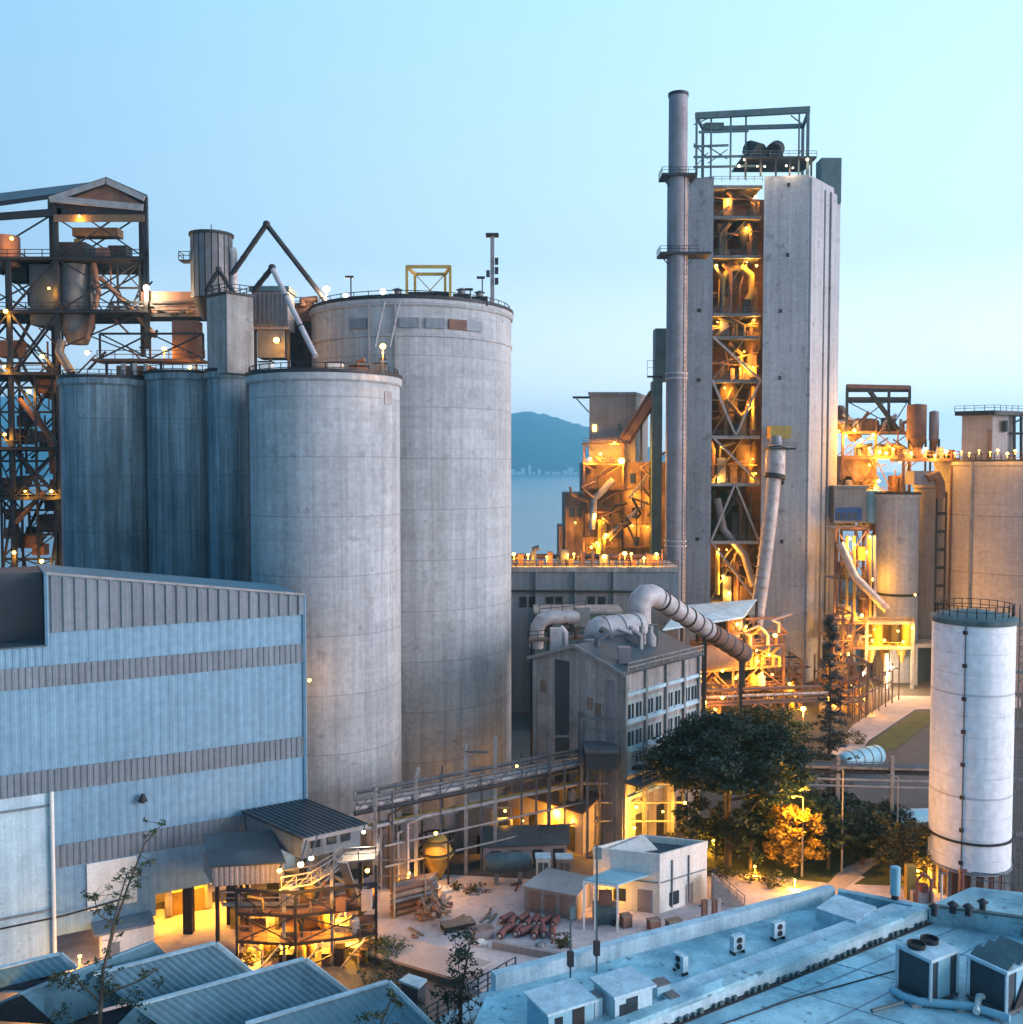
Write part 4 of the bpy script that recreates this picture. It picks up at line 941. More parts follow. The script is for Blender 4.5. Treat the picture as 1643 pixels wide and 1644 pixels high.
b.build('ladder', M['steel'], T)

# riser duct on the tower front
T = thing('riser_duct', 'long pale duct leaning up the front of the kiln tower under an orange-lit box', 'duct', at(1215, 995, 206))
top, t2, t3 = at(1250, 694, 209), at(1246, 715, 208.8), at(1245, 762, 208)
MB().obox(tuple(at(1251, 694, 210)), (4.2, 3.2, 2.6)).build('head_box', M['yellow'], T)
MB().tube([t2 + V((0, 0, 2)), t2, at(1246, 720, 208.6)], [1.1, 1.5, 2.0], 20).build('cone', M['stack'], T, True)
MB().tube([at(1246, 720, 208.6), t3], 2.0, 20).build('upper_run', M['duct'], T, True)
MB().tube([t3, at(1244, 768, 207.9)], [2.25, 2.2], 20).build('collar', M['steel'], T, True)
pts = [at(1243, 768, 207.8), at(1238, 820, 207.5), at(1226, 920, 207), at(1214, 1002, 206)]
MB().tube(pts, 1.45, 18).build('lower_run', M['duct'], T, True)
for k in range(1, 12):
    f = k / 12; q = pts[1].lerp(pts[3], f); d = (pts[3] - pts[1]).normalized()
    MB().tube([q - d * .1, q + d * .1], 1.62, 18).build('flange', M['duct'], T, True)
MB().box(top.x - 2.6, 206.4, Z(722, 208), top.x + 3.0, 211, Z(719, 208)).build('platform', M['steel'], T)
rail(T, [(top.x - 2.6, 206.4, Z(719, 208)), (top.x + 3.0, 206.4, Z(719, 208))])

# bucket elevator leaning beside the stack
T = thing('bucket_elevator', 'slim dark bucket elevator left of the chimney', 'elevator', (X(1058, 225), 225, 0))
MB().box(X(1050, 225), 224, Z(612, 225), X(1070, 225), 228, Z(528, 225)).build('head_casing', M['teal'], T)
MB().box(X(1046, 225), 224.2, 0, X(1062, 225), 227.5, Z(612, 225) - .02).build('shaft', M['teal'], T)
MB().box(X(1037, 225), 223.6, Z(607, 225), X(1062, 225), 224, Z(604, 225)).build('platform', M['steel'], T)
rail(T, [(X(1037, 225), 223.7, Z(604, 225)), (X(1050, 225), 223.7, Z(604, 225))], False, 3.4, 'steel')
T = thing('sloping_conveyor', 'brown sloping conveyor gallery rising to the slim dark elevator', 'conveyor', at(1000, 712, 228))
MB().bar(at(1052, 632, 226), at(1004, 708, 229), 2.2, 2.4).build('gallery', M['rusty'], T)
MB().bar(at(1052, 624, 226), at(1004, 700, 229), 2.5, .25).build('roof', M['steel'], T)
MB().bar(at(1030, 672, 227.5), (at(1030, 672, 227.5).x, 227.5, Z(740, 228)), .4).build('leg', M['steel'], T)

# ------------------------------------------------------------------ brown clinker building behind
yb = 232.0
T = thing('clinker_building', 'dusty brown stepped building with a pale penthouse behind the chimney', 'building', (X(985, yb), yb, 0))
MB().box(X(941, yb), yb, 0, X(1075, yb), yb + 22, Z(742, yb)).build('wall', M['brown'], T)
MB().box(X(908, yb + 2), yb + 2, 0, X(940.8, yb + 2), yb + 18, Z(792, yb)).build('wall', M['brown'], T)
MB().box(X(898, yb + 3), yb + 3, 0, X(907.8, yb + 3), yb + 14, Z(846, yb)).build('wall', M['brown'], T)
MB().prism([(X(946, yb + 1), yb + 1), (X(1020, yb + 1), yb + 1), (X(1040, yb + 14), yb + 14), (X(966, yb + 14), yb + 14)], Z(742, yb) + .02, Z(634, yb)).build('penthouse', M['pinkconc'], T)
MB().prism([(X(944, yb), yb + .5), (X(1021, yb), yb + .5), (X(1042, yb + 14), yb + 14.4), (X(964, yb + 14), yb + 14.4)], Z(634, yb) + .01, Z(629, yb)).build('penthouse_roof', M['conc'], T)
MB().bar(at(920, 638, yb + 1), at(948, 638, yb + 1), .5, .5).build('jib', M['steel'], T); MB().bar(at(926, 640, yb + 1), at(946, 662, yb + 1), .25).build('jib_stay', M['steel'], T)
for px, py in ((952, 682), (992, 680)): MB().box(X(px, yb), yb + .85, Z(py + 10, yb), X(px + 6, yb), yb + .99, Z(py, yb)).build('window', M['bulb' if px == 952 else 'glass'], T)
for py in (790, 846, 880):
    MB().box(X(941, yb), yb - .5, Z(py, yb), X(1066, yb), yb - .01, Z(py, yb) + .5).build('ledge', M['brown'], T)
for px in (1000, 1030):
    MB().box(X(px, yb), yb - .3, 0, X(px + 3, yb), yb - .02, Z(744, yb)).build('wall_rib', M['rusty'], T)
for px, py in ((1012, 760), (1042, 770), (1015, 815), (1045, 822), (1018, 862), (914, 815), (926, 815)):
    MB().box(X(px, yb), yb - .12, Z(py + 16, yb), X(px + 9, yb), yb - .03, Z(py, yb)).build('window', M['glass'], T)
T = thing('stair_tower', 'lamp-lit steel stair tower zigzagging up the brown building', 'stair tower', (X(965, 228), 228, 0))
pl = [(X(938, 227), 227), (X(1000, 227), 227), (X(1000, 231), 231), (X(938, 231), 231)]
lv = [Z(905, 227), Z(862, 227), Z(822, 227), Z(785, 227), Z(745, 227), Z(712, 227)]
frame(T, pl, lv, 'rusty', .4, .35, 'XNZXV', [0, 1, 3])
for i, z in enumerate(lv[1:]):
    MB().box(pl[0][0] - .3, 226.6, z - .15, pl[1][0] + .3, 231.2, z + .1).build('landing', M['rusty'], T)
    rail(T, [(pl[0][0] - .3, 226.6, z + .1), (pl[1][0] + .3, 226.6, z + .1)], False, 1.1, 'rusty', 1.6)
    a_, c_ = (pl[0][0] + .6, pl[1][0] - 3) if i % 2 else (pl[1][0] - 3, pl[0][0] + .6)
    MB().bar((a_, 228, lv[i]), (c_, 228, z), 1.0, .15).build('stair_flight', M['steelg'], T)
MB().bar(at(1010, 800, 227), at(1062, 735, 229), .5).build('strut', M['steelp'], T); MB().bar(at(975, 860, 227), at(1040, 805, 228), .6).build('strut', M['duct'], T)
MB().tube([at(950, 850, 226.8), at(955, 800, 226.8), at(985, 770, 226.8)], .8, 10).build('duct', M['duct'], T, True)
MB().tube([at(965, 890, 226.8), at(968, 835, 226.8)], 1.0, 10).build('duct', M['yellow'], T, True)

r2 = random.Random(71)
for k in range(22):
    x = X(r2.uniform(942, 1062), 226.4); z = Z(r2.uniform(760, 890), 226); mt = r2.choice(('rusty', 'brown', 'steel', 'baym'))
    if k % 2: MB().bar((x, 226.4, z - 3), (x, 226.4, z + r2.uniform(2, 7)), .25).build('strut', M[mt], T)
    else: MB().tube([(x, 226.2, z), (x + r2.uniform(-4, 4), 226.2, z + r2.uniform(1, 4)), (x + r2.uniform(-5, 5), 226.2, z + r2.uniform(3, 6))], .28, 8).build('duct', M[mt], T, True)
# ------------------------------------------------------------------ low grey building with the row of lamps
yl = 186.0
zl_ = Z(918, yl)
T = thing('long_grey_building', 'long low grey building with a row of lamps along its roof, beyond the silos', 'building', (X(940, yl), yl, 0))
MB().box(X(790, yl), yl, 0, X(1090, yl), yl + 14, zl_).build('wall', M['grey'], T)
MB().box(X(788, yl), yl - .3, zl_ + .01, X(1092, yl), yl + 14.3, zl_ + .9).build('parapet', M['conc'], T)
for px in (860, 923, 985): MB().box(X(px, yl), yl - .45, 0, X(px + 4, yl), yl - .02, zl_).build('pilaster', M['grey'], T)
for px in (835, 850, 878, 893, 945, 962):
    MB().box(X(px, yl), yl - .1, Z(975, yl), X(px + 11, yl), yl - .02, Z(958, yl)).build('window', M['glass'], T)
MB().bar((X(800, yl), yl - .6, Z(948, yl)), (X(1060, yl), yl - .6, Z(950, yl)), .4).build('cable_tray', M['steel'], T)
rail(T, [(X(790, yl), yl - .2, zl_ + .9), (X(1090, yl), yl - .2, zl_ + .9)], False, 1.3, 'rusty', 2.2, .12)
rail(T, [(X(790, yl), yl + 13, zl_ + .9), (X(1090, yl), yl + 13, zl_ + .9)], False, 1.3, 'rusty', 2.2, .12)
r_ = random.Random(9)
for k in range(22):
    px = 826 + k * 11.2 + r_.uniform(-3, 3); x = X(px, yl + 3); wd = r_.uniform(.25, .9); hg = r_.uniform(.8, 3.2)
    mt = r_.choice(('rusty', 'brown', 'rusty', 'steelg'))
    if k % 3: MB().box(x - wd, yl + 2, zl_ + .92, x + wd, yl + 4, zl_ + .9 + hg).build('roof_unit', M[mt], T)
    else: MB().tube([(x, yl + 2.5, zl_ + .8), (x, yl + 2.5, zl_ + 1 + hg), (x + 1, yl + 2.5, zl_ + 1.3 + hg)], wd * .6, 8).build('roof_pipe', M[mt], T, True)
MB().tube([(X(800, yl + 5), yl + 5, zl_ + 2.4), (X(1070, yl + 5), yl + 5, zl_ + 2.4)], .45, 10).build('roof_main', M['rusty'], T, True)

# teal shed front under it, and the big curved duct end
T = thing('teal_kiosk', 'greenish flat-roofed plant room below the long grey building', 'building', G(930, 1180))
MB().box(X(860, 172), 172, 0, X(1000, 172), 180, Z(985, 172)).build('wall', M['teal'], T)
MB().box(X(858, 172), 171.8, Z(985, 172) + .01, X(1002, 172), 180.2, Z(981, 172)).build('roof', M['conc'], T)
for px in (870, 905, 950): MB().box(X(px, 172), 171.9, Z(1015, 172), X(px + 18, 172), 171.99, Z(997, 172)).build('window', M['glass'], T)

# pale tent-like kiln roof left of the tower
T = thing('kiln_roof', 'pale blue pitched kiln roof running to the foot of the kiln tower', 'roof shelter', G(1150, 1130))
k0, k1, k2, k3 = at(1065, 1010, 160), at(1195, 990, 176), at(1215, 962, 190), at(1095, 972, 182)
MB().slab(k0, k1, k2, k3, .3).build('roof', M['kerbw'], T)
k4, k5 = at(1215, 985, 196), at(1100, 990, 190)
MB().slab(k3, k2, k4, k5, .3).build('roof', M['kerbw'], T)
for p in (k0, k1, k0.lerp(k1, .5), k2, k3): MB().bar((p.x, p.y, 0), (p.x, p.y, p.z - .3), .45).build('column', M['steel'], T)
MB().tube([(k0.lerp(k1, .1) + V((2, 4, -6))), k1 + V((-1, 4, -8))], 2.2, 24).build('kiln_shell', M['rusty'], T, True)

# ================================================================== MILL BUILDING
mc = G(1000, 1370); mc.z = 0
e1, e2 = V((.68, .73, 0)), V((-.73, .68, 0)); L1, L2 = 16.5, 14.4
T = thing('mill_building', 'old weathered concrete building with a low gable and a dark strip down its front', 'building', mc)
def MW(a, c, z=0): p = mc + e1 * a + e2 * c; return V((p.x, p.y, z))
ze, zr_ = 21.9, 24.2
pts = [MW(0, 0), MW(L1, 0), MW(L1, L2), MW(0, L2)]
MB().prism([(p.x, p.y) for p in pts], 0, ze).build('wall', M['millconc'], T)
b = MB(); g0 = [MW(0, 0, ze), MW(0, L2, ze), MW(0, L2 / 2, zr_)]; g1 = [MW(L1, 0, ze), MW(L1, L2, ze), MW(L1, L2 / 2, zr_)]
b.add(g0 + g1, [[0, 2, 1], [3, 4, 5], [0, 3, 5, 2], [1, 2, 5, 4], [0, 1, 4, 3]]); b.build('gable', M['millconc'], T)
MB().slab(MW(-.5, -.6, ze - .1), MW(L1 + .4, -.6, ze - .1), MW(L1 + .4, L2 / 2, zr_ + .12), MW(-.5, L2 / 2, zr_ + .12), .2).build('roof', M['roofdark'], T)
MB().slab(MW(-.5, L2 / 2, zr_ + .12), MW(L1 + .4, L2 / 2, zr_ + .12), MW(L1 + .4, L2 + .6, ze - .1), MW(-.5, L2 + .6, ze - .1), .2).build('roof', M['roofdark'], T)
MB().bar(MW(-.56, -.6, ze - .25), MW(-.56, L2 / 2, zr_), .12, .4).build('bargeboard', M['steelp'], T)
MB().bar(MW(-.56, L2 + .6, ze - .25), MW(-.56, L2 / 2, zr_), .12, .4).build('bargeboard', M['steelp'], T)
def mface(c0, c1, z0, z1, out=.06, side=0):
    q = ([MW(-out, c0), MW(-out, c1), MW(-.004, c1), MW(-.004, c0)] if side == 0 else [MW(c0, -out), MW(c1, -out), MW(c1, -.004), MW(c0, -.004)])
    return MB().prism([(p.x, p.y) for p in q], z0, z1)
mface(L2 * .58, L2 * .74, 0, 22.0, .08).build('dark_strip', M['darkclad'], T)
mface(.0, .7, 0, 21.6, .1).build('corner_pier', M['conc'], T); mface(L2 - .7, L2, 0, 21.6, .1).build('corner_pier', M['conc'], T)
mface(1.3, 2.6, 2, 20.6, .07).build('dark_strip', M['stack'], T)
for z in (7.6, 14.2): mface(.72, L2 * .57, z, z + .3, .12).build('string_course', M['conc'], T)
for c, z in ((4.6, 16.5), (3.4, 16.0), (12.2, 17.5)): mface(c, c + .9, z, z + 1.5, .09).build('stain_patch', M['brown'], T)
# right side: frame grid and windows
for a_ in (0, 4.2, 8.6, 12.6, 16.1): mface(a_, a_ + .4, 0, ze - .3, .35, 1).build('pilaster', M['conc'], T)
for z in (6.2, 9.2, 12.0, 15.4, 18.8): mface(0, L1, z, z + .45, .28, 1).build('floor_band', M['kerbw'], T)
for z in (6.9, 9.8, 12.7, 16.0):
    for a_ in (.9, 2.5, 4.9, 6.7, 9.2, 10.9, 13.2, 14.7):
        if (a_ == .9 and z < 12): continue
        wn = mface(a_, a_ + 1.15, z, z + 1.75, .06, 1).build('window', M['glass'], T)
        ORG[wn.name] = ORG[T.name]
        mface(a_ - .12, a_ + 1.27, z - .2, z - .02, .14, 1).build('sill', M['kerbw'], wn)
        mface(a_ + .52, a_ + .62, z, z + 1.75, .09, 1).build('mullion', M['kerbw'], wn)
for a_ in (2.6, 7.0, 11.5): mface(a_, a_ + 2.6, 0, 4.0, .05, 1).build('doorway', M['rubber'], T)
rail(T, [MW(0, -.7, ze), MW(L1, -.7, ze)], False, 1.1, 'steelp', 1.7)
MB().prism([(p.x, p.y) for p in (MW(-.3, -3.2), MW(9, -3.2), MW(9, -.4), MW(-.3, -.4))], 8.6, 8.9).build('balcony', M['steelg'], T)
rail(T, [MW(-.3, -3.1, 8.9), MW(9, -3.1, 8.9)], False, 1.1, 'steelg', 1.6)
for a_ in (.45, 4.65, 9.05, 13.05):
    for z in (6.66, 9.66, 12.46, 15.9): mface(a_, a_ + 3.5, z, z + 2.3, .03, 1).build('side_panel', M['sidepanel'], T)
for k in range(14):
    r2 = random.Random(300 + k); q = MW(r2.uniform(1, L1 - 2), r2.uniform(1.5, L2 - 2)); zz = ze + .6
    if k % 2: MB().box(q.x - r2.uniform(.4, 1), q.y - .5, zz, q.x + r2.uniform(.4, 1), q.y + .6, zz + r2.uniform(1.6, 3.2)).build('roof_unit', M[r2.choice(('steelg', 'duct', 'stack'))], T)
    else: MB().tube([tuple(q + V((0, 0, zz))), tuple(q + V((0, 0, zz + 2.2))), tuple(q + V((r2.uniform(-2, 2), .3, zz + 2.9)))], r2.uniform(.25, .5), 10).build('roof_pipe', M[r2.choice(('steelg', 'duct', 'steelp'))], T, True)
T = thing('dark_annex', 'dark open box with flat grey top at the old concrete building corner', 'shed', MW(-2, 1))
p = at(965, 1215, 117.0)
MB().box(X(942, 116.5), 115.6, Z(1232, 116.5), X(992, 116.5), 119, Z(1206, 116.5)).build('casing', M['darkclad'], T)
MB().box(X(940, 116.5), 115.3, Z(1205.5, 116.5), X(994, 116.5), 119.3, Z(1200, 116.5)).build('roof', M['steelg'], T)
for px in (945, 989): MB().bar((X(px, 116), 116, 0), (X(px, 116), 116, Z(1233, 116.5)), .3).build('leg', M['steelg'], T)
T = thing('lean_to', 'dusty low lean-to lit yellow at the foot of the old concrete building', 'shed', G(960, 1372))
q = [MW(-3.6, 3.2), MW(-3.6, 15.5), MW(-.15, 15.5), MW(-.15, 3.2)]
MB().prism([(p.x, p.y) for p in q], 0, [5.2, 5.2, 6.4, 6.4]).build('wall', M['pinkconc'], T)
MB().slab(MW(-4.2, 15.9, 5.2), MW(-4.2, 2.8, 5.2), MW(-.14, 2.8, 6.55), MW(-.14, 15.9, 6.55), .15).build('roof', M['rusty'], T)
for c in (4.5, 7.2, 10.5, 13.4):
    q = [MW(-3.66, c), MW(-3.66, c + 1.3), MW(-3.604, c + 1.3), MW(-3.604, c)]
    MB().prism([(p.x, p.y) for p in q], 0, 3.0).build('doorway', M['yellow' if c in (7.2, 13.4) else 'steel'], T)
# roof-top dome, elbow duct and small duct
T = thing('dome_tank', 'rounded pale dust tank lying on the old concrete building roof', 'tank', at(990, 1042, 131))
q0, q1 = at(962, 1016, 130), at(1026, 1010, 133); d = (q1 - q0).normalized()
MB().tube([q0 - d * 1.9, q0 - d * 1.6, q0 - d * .9, q0, q1, q1 + d * .9, q1 + d * 1.5, q1 + d * 1.8], [.3, 1.1, 1.8, 2.15, 2.15, 1.8, 1.1, .3], 24).build('shell', M['duct'], T, True)
for f in (.1, .5, .9):
    q = q0.lerp(q1, f); MB().tube([q - d * .15, q + d * .15], 2.28, 24).build('band', M['duct'], T, True)
    MB().box(q.x - .25, q.y - 1.4, 22.2, q.x + .25, q.y + 1.4, q.z - 1.3).build('saddle', M['steel'], T)
for px in (1015, 1032, 1046): MB().lathe(X(px, 128), 128, [(.75, 22.3), (.75, 24.2), (.35, 24.8), (.35, 25.6)], 14).build('nozzle', M['steelp'], T, True)
T = thing('elbow_duct', 'fat pale duct bending over the roof and sloping down to the kiln tower foot', 'duct', at(1028, 1005, 138))
pts = [at(1027, 1014, 138), at(1027, 982, 138)]
MB().tube(pts, 1.6, 22).build('riser', M['duct'], T, True)
MB().tube([at(1027, 982, 138), at(1027, 972, 138), at(1030, 963, 138.2), at(1037, 957, 138.6), at(1046, 956, 139.4), at(1056, 960, 140.2)], [1.6, 1.65, 1.65, 1.65, 1.6, 1.5], 22).build('elbow', M['duct'], T, True)
p0, p1 = at(1058, 961, 140.4), at(1196, 1050, 158)
MB().tube([p0, p0.lerp(p1, .55)], 1.4, 22).build('sloping_run', M['duct'], T, True); MB().tube([p0.lerp(p1, .56), p1], 1.45, 22).build('sloping_run', M['rusty'], T, True)
for k in range(11):
    q = p0.lerp(p1, .03 + k * .094); d = (p1 - p0).normalized(); MB().tube([q - d * .12, q + d * .12], 1.55, 22).build('flange', M['steelg' if k % 3 else 'steel'], T, True)
q = p0.lerp(p1, .5); MB().bar((q.x, q.y, 0), (q.x, q.y, q.z - 1.4), .5).build('leg', M['steel'], T)
q = p0.lerp(p1, .95); MB().bar((q.x, q.y, 0), (q.x, q.y, q.z - 1.4), .5).build('leg', M['steel'], T)
T = thing('roof_duct', 'pale bent duct behind the left end of the old concrete building roof', 'duct', at(862, 1034, 146))
MB().tube([at(861, 1040, 146), at(863, 1008, 146), at(870, 996, 146), at(882, 991, 146.5), at(925, 990, 149)], 1.05, 18).build('pipe_run', M['duct'], T, True)
MB().obox(tuple(at(934, 989, 149.5)), (2.4, 2.4, 2.9)).build('end_box', M['steelp'], T)
for px in (880, 910): 
    p = at(px, 1000, 147); MB().bar((p.x, p.y, 0), (p.x, p.y, p.z), .35).build('leg', M['steel'], T)
rail(T, [at(866, 985, 145.5), at(940, 978, 148.5)], False, 1.3, 'steel', 1.6)
T = thing('roof_walkway', 'steel walkway with tangled pipes behind the gable of the old concrete building', 'walkway', G(880, 1210))
w0, w1 = at(848, 1028, 140), at(955, 1022, 142)
MB().bar(w0, w1, 1.8, .3).build('deck', M['rusty'], T); rail(T, [w0 + V((0, -.8, .2)), w1 + V((0, -.8, .2))], False, 1.2, 'steel', 1.4)
for f in (.05, .5, .95): q = w0.lerp(w1, f); MB().bar((q.x, q.y, 0), tuple(q), .3).build('leg', M['steel'], T)
for k, px in enumerate((885, 905, 925)): MB().tube([at(px, 1024, 140.5), at(px, 1010, 140.5), at(px + 9, 1006, 140.5)], .3, 8).build('pipe_run', M['rusty'], T, True)

# ------------------------------------------------------------------ steelwork around the tower foot
T = thing('pump_platform', 'two-level steel platform full of pipes at the foot of the kiln tower, lit orange', 'platform', G(1200, 1125))
pl = [(X(1112, 178), 178), (X(1180, 180), 180), (X(1262, 184), 184), (X(1262, 192), 192), (X(1112, 188), 188)]
frame(T, pl, [0, Z(1110, 180), Z(1075, 180), Z(1040, 180)], 'rusty', .42, .36, 'XAV', [0, 1, 2, 4])
frame(T, [(X(1172, 180.5), 180.5), (X(1212, 182), 182), (X(1258, 184), 184)], [Z(1040, 180), Z(1018, 180), Z(996, 180)], 'rusty', .3, .3, 'XV', [0, 1])
for py in (1110, 1075, 1040):
    MB().prism(pl, Z(py, 180) - .15, Z(py, 180) + .08).build('deck', M['rusty'], T)
    rail(T, [(*p, Z(py, 180) + .1) for p in pl[:3]], False, 1.1, 'rusty', 1.5)
r_ = random.Random(21)
for k in range(40):
    px, py = r_.uniform(1118, 1255), r_.choice((1108, 1073, 1038, 1018 if k > 20 else 1073)); x = X(px, 182); z = Z(py, 180); mt = r_.choice(('duct', 'rusty', 'yellow', 'baym', 'baym'))
    if k % 2: MB().lathe(x, 182.5, [(.4, z), (.9, z + .4), (.9, z + 2.0), (.3, z + 2.6)], 12).build('vessel', M[mt], T, True)
    else: MB().tube([(x, 181.5, z), (x, 181.5, z + 1.8), (x + r_.uniform(-2.5, 2.5), 181.5, z + 2.3), (x + r_.uniform(-2.5, 2.5), 181.5, z + 3.6)], .3, 8).build('pipe_run', M[mt], T, True)
T = thing('pipe_bridge', 'rusty horizontal pipe bridge in front of the kiln tower foot', 'pipe rack', G(1230, 1165))
for py in (1103, 1114, 1122):
    MB().tube([at(1122, py + 6, 168), at(1345, py - 2, 176)], .28, 8).build('pipe_run', M['duct' if py == 1114 else 'rusty'], T, True)
MB().bar(at(1122, 1132, 168), at(1345, 1122, 176), 1.6, .3).build('deck', M['rusty'], T)
rail(T, [at(1122, 1128, 167.4), at(1345, 1118, 175.4)], False, 1.1, 'rusty', 1.8)
for px, Y_ in ((1128, 168.3), (1185, 170.4), (1245, 172.5), (1330, 175.5)):
    q = at(px, 1126, Y_); MB().bar((q.x, q.y, 0), (q.x, q.y, q.z + 3), .4).build('column', M['rusty'], T)

# dense low plant between the tower foot and the road
def jumble(label, x0, x1, y0, y1, zmax, n, seed, mats):
    a_, c_ = G((x0 + x1) / 2, y1), G((x0 + x1) / 2, y0); T = thing('process_skid', label, 'process plant', a_); r2 = random.Random(seed)
    yc = a_.y; xa_, xb_ = X(x0, yc), X(x1, yc); d = min(9, max(3, c_.y - a_.y))
    frame(T, [(xa_, yc), ((xa_ + xb_) / 2, yc), (xb_, yc), (xb_, yc + d), (xa_, yc + d)], [0, zmax * .36, zmax * .68, zmax], 'rusty', .3, .26, 'XZV', [0, 1, 2], brw=.16)
    for f in (.36, .68): MB().box(xa_, yc, zmax * f - .1, xb_, yc + d, zmax * f + .06).build('deck', M['rusty'], T); rail(T, [(xa_, yc - .05, zmax * f + .06), (xb_, yc - .05, zmax * f + .06)], False, 1.0, 'rusty', 1.4, .07)
    for k in range(n):
        x = r2.uniform(xa_ + .3, xb_ - .3); y = yc + r2.uniform(.3, d * .6); z = r2.choice((.02, zmax * .36 + .07, zmax * .68 + .07)); mt = r2.choice(mats); hh = zmax * r2.uniform(.12, .3)
        if k % 4 == 0: MB().lathe(x, y, [(.3, z), (.8, z + hh * .25), (.8, z + hh * .8), (.3, z + hh)], 12).build('vessel', M[mt], T, True)
        elif k % 4 == 1: MB().tube([(x, y, z), (x, y, z + hh), (x + r2.uniform(-3, 3), y, z + hh * 1.2), (x + r2.uniform(-3, 3), y, min(zmax, z + hh * 2))], r2.uniform(.15, .32), 8).build('pipe_run', M[mt], T, True)
        elif k % 4 == 2: MB().box(x - r2.uniform(.4, 1.1), y, z, x + r2.uniform(.4, 1.1), y + 1.2, z + hh).build('machine_casing', M[mt], T)
        else: MB().tube([(xa_, y, z + hh), (xb_, y, z + hh)], r2.uniform(.12, .26), 8).build('pipe_run', M[mt], T, True)
MX = ('rusty', 'rusty', 'baym', 'duct', 'steel', 'yellow')
jumble('rusty process skid of pipes directly right of the pump platform', 1228, 1292, 1112, 1140, 9.5, 26, 501, MX)
jumble('low rusty process skid under the pipe bridge, left of the kiln tower foot', 1106, 1160, 1128, 1172, 8.0, 24, 502, MX)
jumble('rusty process skid beside the sparse conifer, close to the thin steel portals', 1336, 1398, 1110, 1150, 10.0, 30, 503, MX)
jumble('tall rusty process skid filling the gap between the kiln tower and the loading frame', 1342, 1372, 1085, 1120, 17.0, 24, 504, MX)
# ================================================================== RIGHT-HAND PLANT
T = silo('huge pinkish silo at the right edge behind the white tank', X(1648, 218), 218, 18.6, Z(741, 205), 'pinksilo')
cx, cy, cr, zs_ = X(1648, 218), 218.0, 18.6, Z(741, 205)
rail(T, ringpts(cx, cy, cr - .2, zs_, 44, 150, 330), False, 1.6, 'rusty', 2.0, .14)
for px, py in ((1527, 950), (1540, 962)): pass
g = -1.05; x, y = cx + (cr + .25) * math.sin(g), cy - (cr + .25) * math.cos(g)
MB().bar((x, y, 0), (x, y, zs_), .5).build('downpipe', M['conc'], T)
T = thing('silo_penthouse', 'grey penthouse with an overhanging platform roof on the huge pinkish silo', 'building', (X(1600, 214), 214, zs_))
MB().prism([(X(1546, 210), 211), (X(1590, 209), 208.5), (X(1626, 212), 212), (X(1590, 220), 220)], zs_ - .2, Z(667, 210)).build('wall', M['pinkconc'], T)
MB().prism([(X(1534, 210), 211), (X(1590, 208), 206.8), (X(1650, 212), 212), (X(1590, 222), 222)], Z(667, 210) + .01, Z(660, 210)).build('roof', M['steel'], T)
rail(T, [(X(1534, 210), 211, Z(660, 210)), (X(1590, 208), 206.8, Z(660, 210)), (X(1650, 212), 212, Z(660, 210))], False, 1.1, 'steel', 1.8)
MB().obox((X(1612, 210), 209.8, Z(684, 210)), (1.6, .2, 2.4), .75).build('window', M['glass'], T)
MB().bar(at(1590, 690, 208.3), at(1590, 740, 208.3), .4).build('corner_post', M['rusty'], T)
for px in (1629, 1640): MB().bar(at(px, 664, 211), at(px, 740, 211), .45).build('leg', M['steel'], T)
MB().bar(at(1622, 696, 211), at(1660, 696, 211), .5).build('beam', M['steel'], T); MB().bar(at(1626, 680, 211), at(1650, 668, 211), .3).build('brace', M['steel'], T)

T = silo('slim pale grey silo with a seam, right of the kiln tower', X(1442, 216), 216, 4.45, Z(794, 213), 'tower')
MB().lathe(X(1442, 216), 216, [(4.46, Z(957, 213)), (4.6, Z(957, 213)), (4.6, Z(953, 213)), (4.46, Z(953, 213))], 48, False).build('seam_ring', M['steel'], T, True)
T = silo('narrow shaded silo between the slim pale silo and the huge pinkish silo', X(1490, 221), 221, 2.9, Z(778, 219), 'pinkconc')
T = thing('caged_ladder', 'tall caged ladder tower standing against the huge pinkish silo', 'ladder', (X(1511, 213), 213, 0))
lx0, lx1 = X(1503, 213), X(1518, 213)
for x in (lx0, lx1): MB().bar((x, 212.5, 0), (x, 212.5, Z(790, 213)), .32).build('column', M['steel'], T)
for py in range(795, 985, 29): MB().bar((lx0, 212.5, Z(py, 213)), (lx1, 212.5, Z(py, 213)), .5, .6).build('landing', M['steel'], T)
b = MB()
for s in (-.3, .3): b.bar(((lx0 + lx1) / 2 + s, 212.7, 0), ((lx0 + lx1) / 2 + s, 212.7, Z(792, 213)), .08)
for k in range(int(Z(792, 213) / .6)): b.bar(((lx0 + lx1) / 2 - .3, 212.7, .6 * k), ((lx0 + lx1) / 2 + .3, 212.7, .6 * k), .07)
b.build('ladder', M['steelp'], T)
T = thing('rusty_chute', 'dark rusty transfer chute hooked over the narrow shaded silo', 'chute', at(1498, 790, 214))
MB().box(X(1462, 214), 212, Z(778, 214), X(1496, 214), 217, Z(756, 214)).build('casing', M['stack'], T)
MB().tube([at(1490, 768, 211.6), at(1504, 762, 211.6), at(1510, 775, 211.6), at(1511, 800, 211.6)], .95, 12).build('elbow', M['rusty'], T, True)

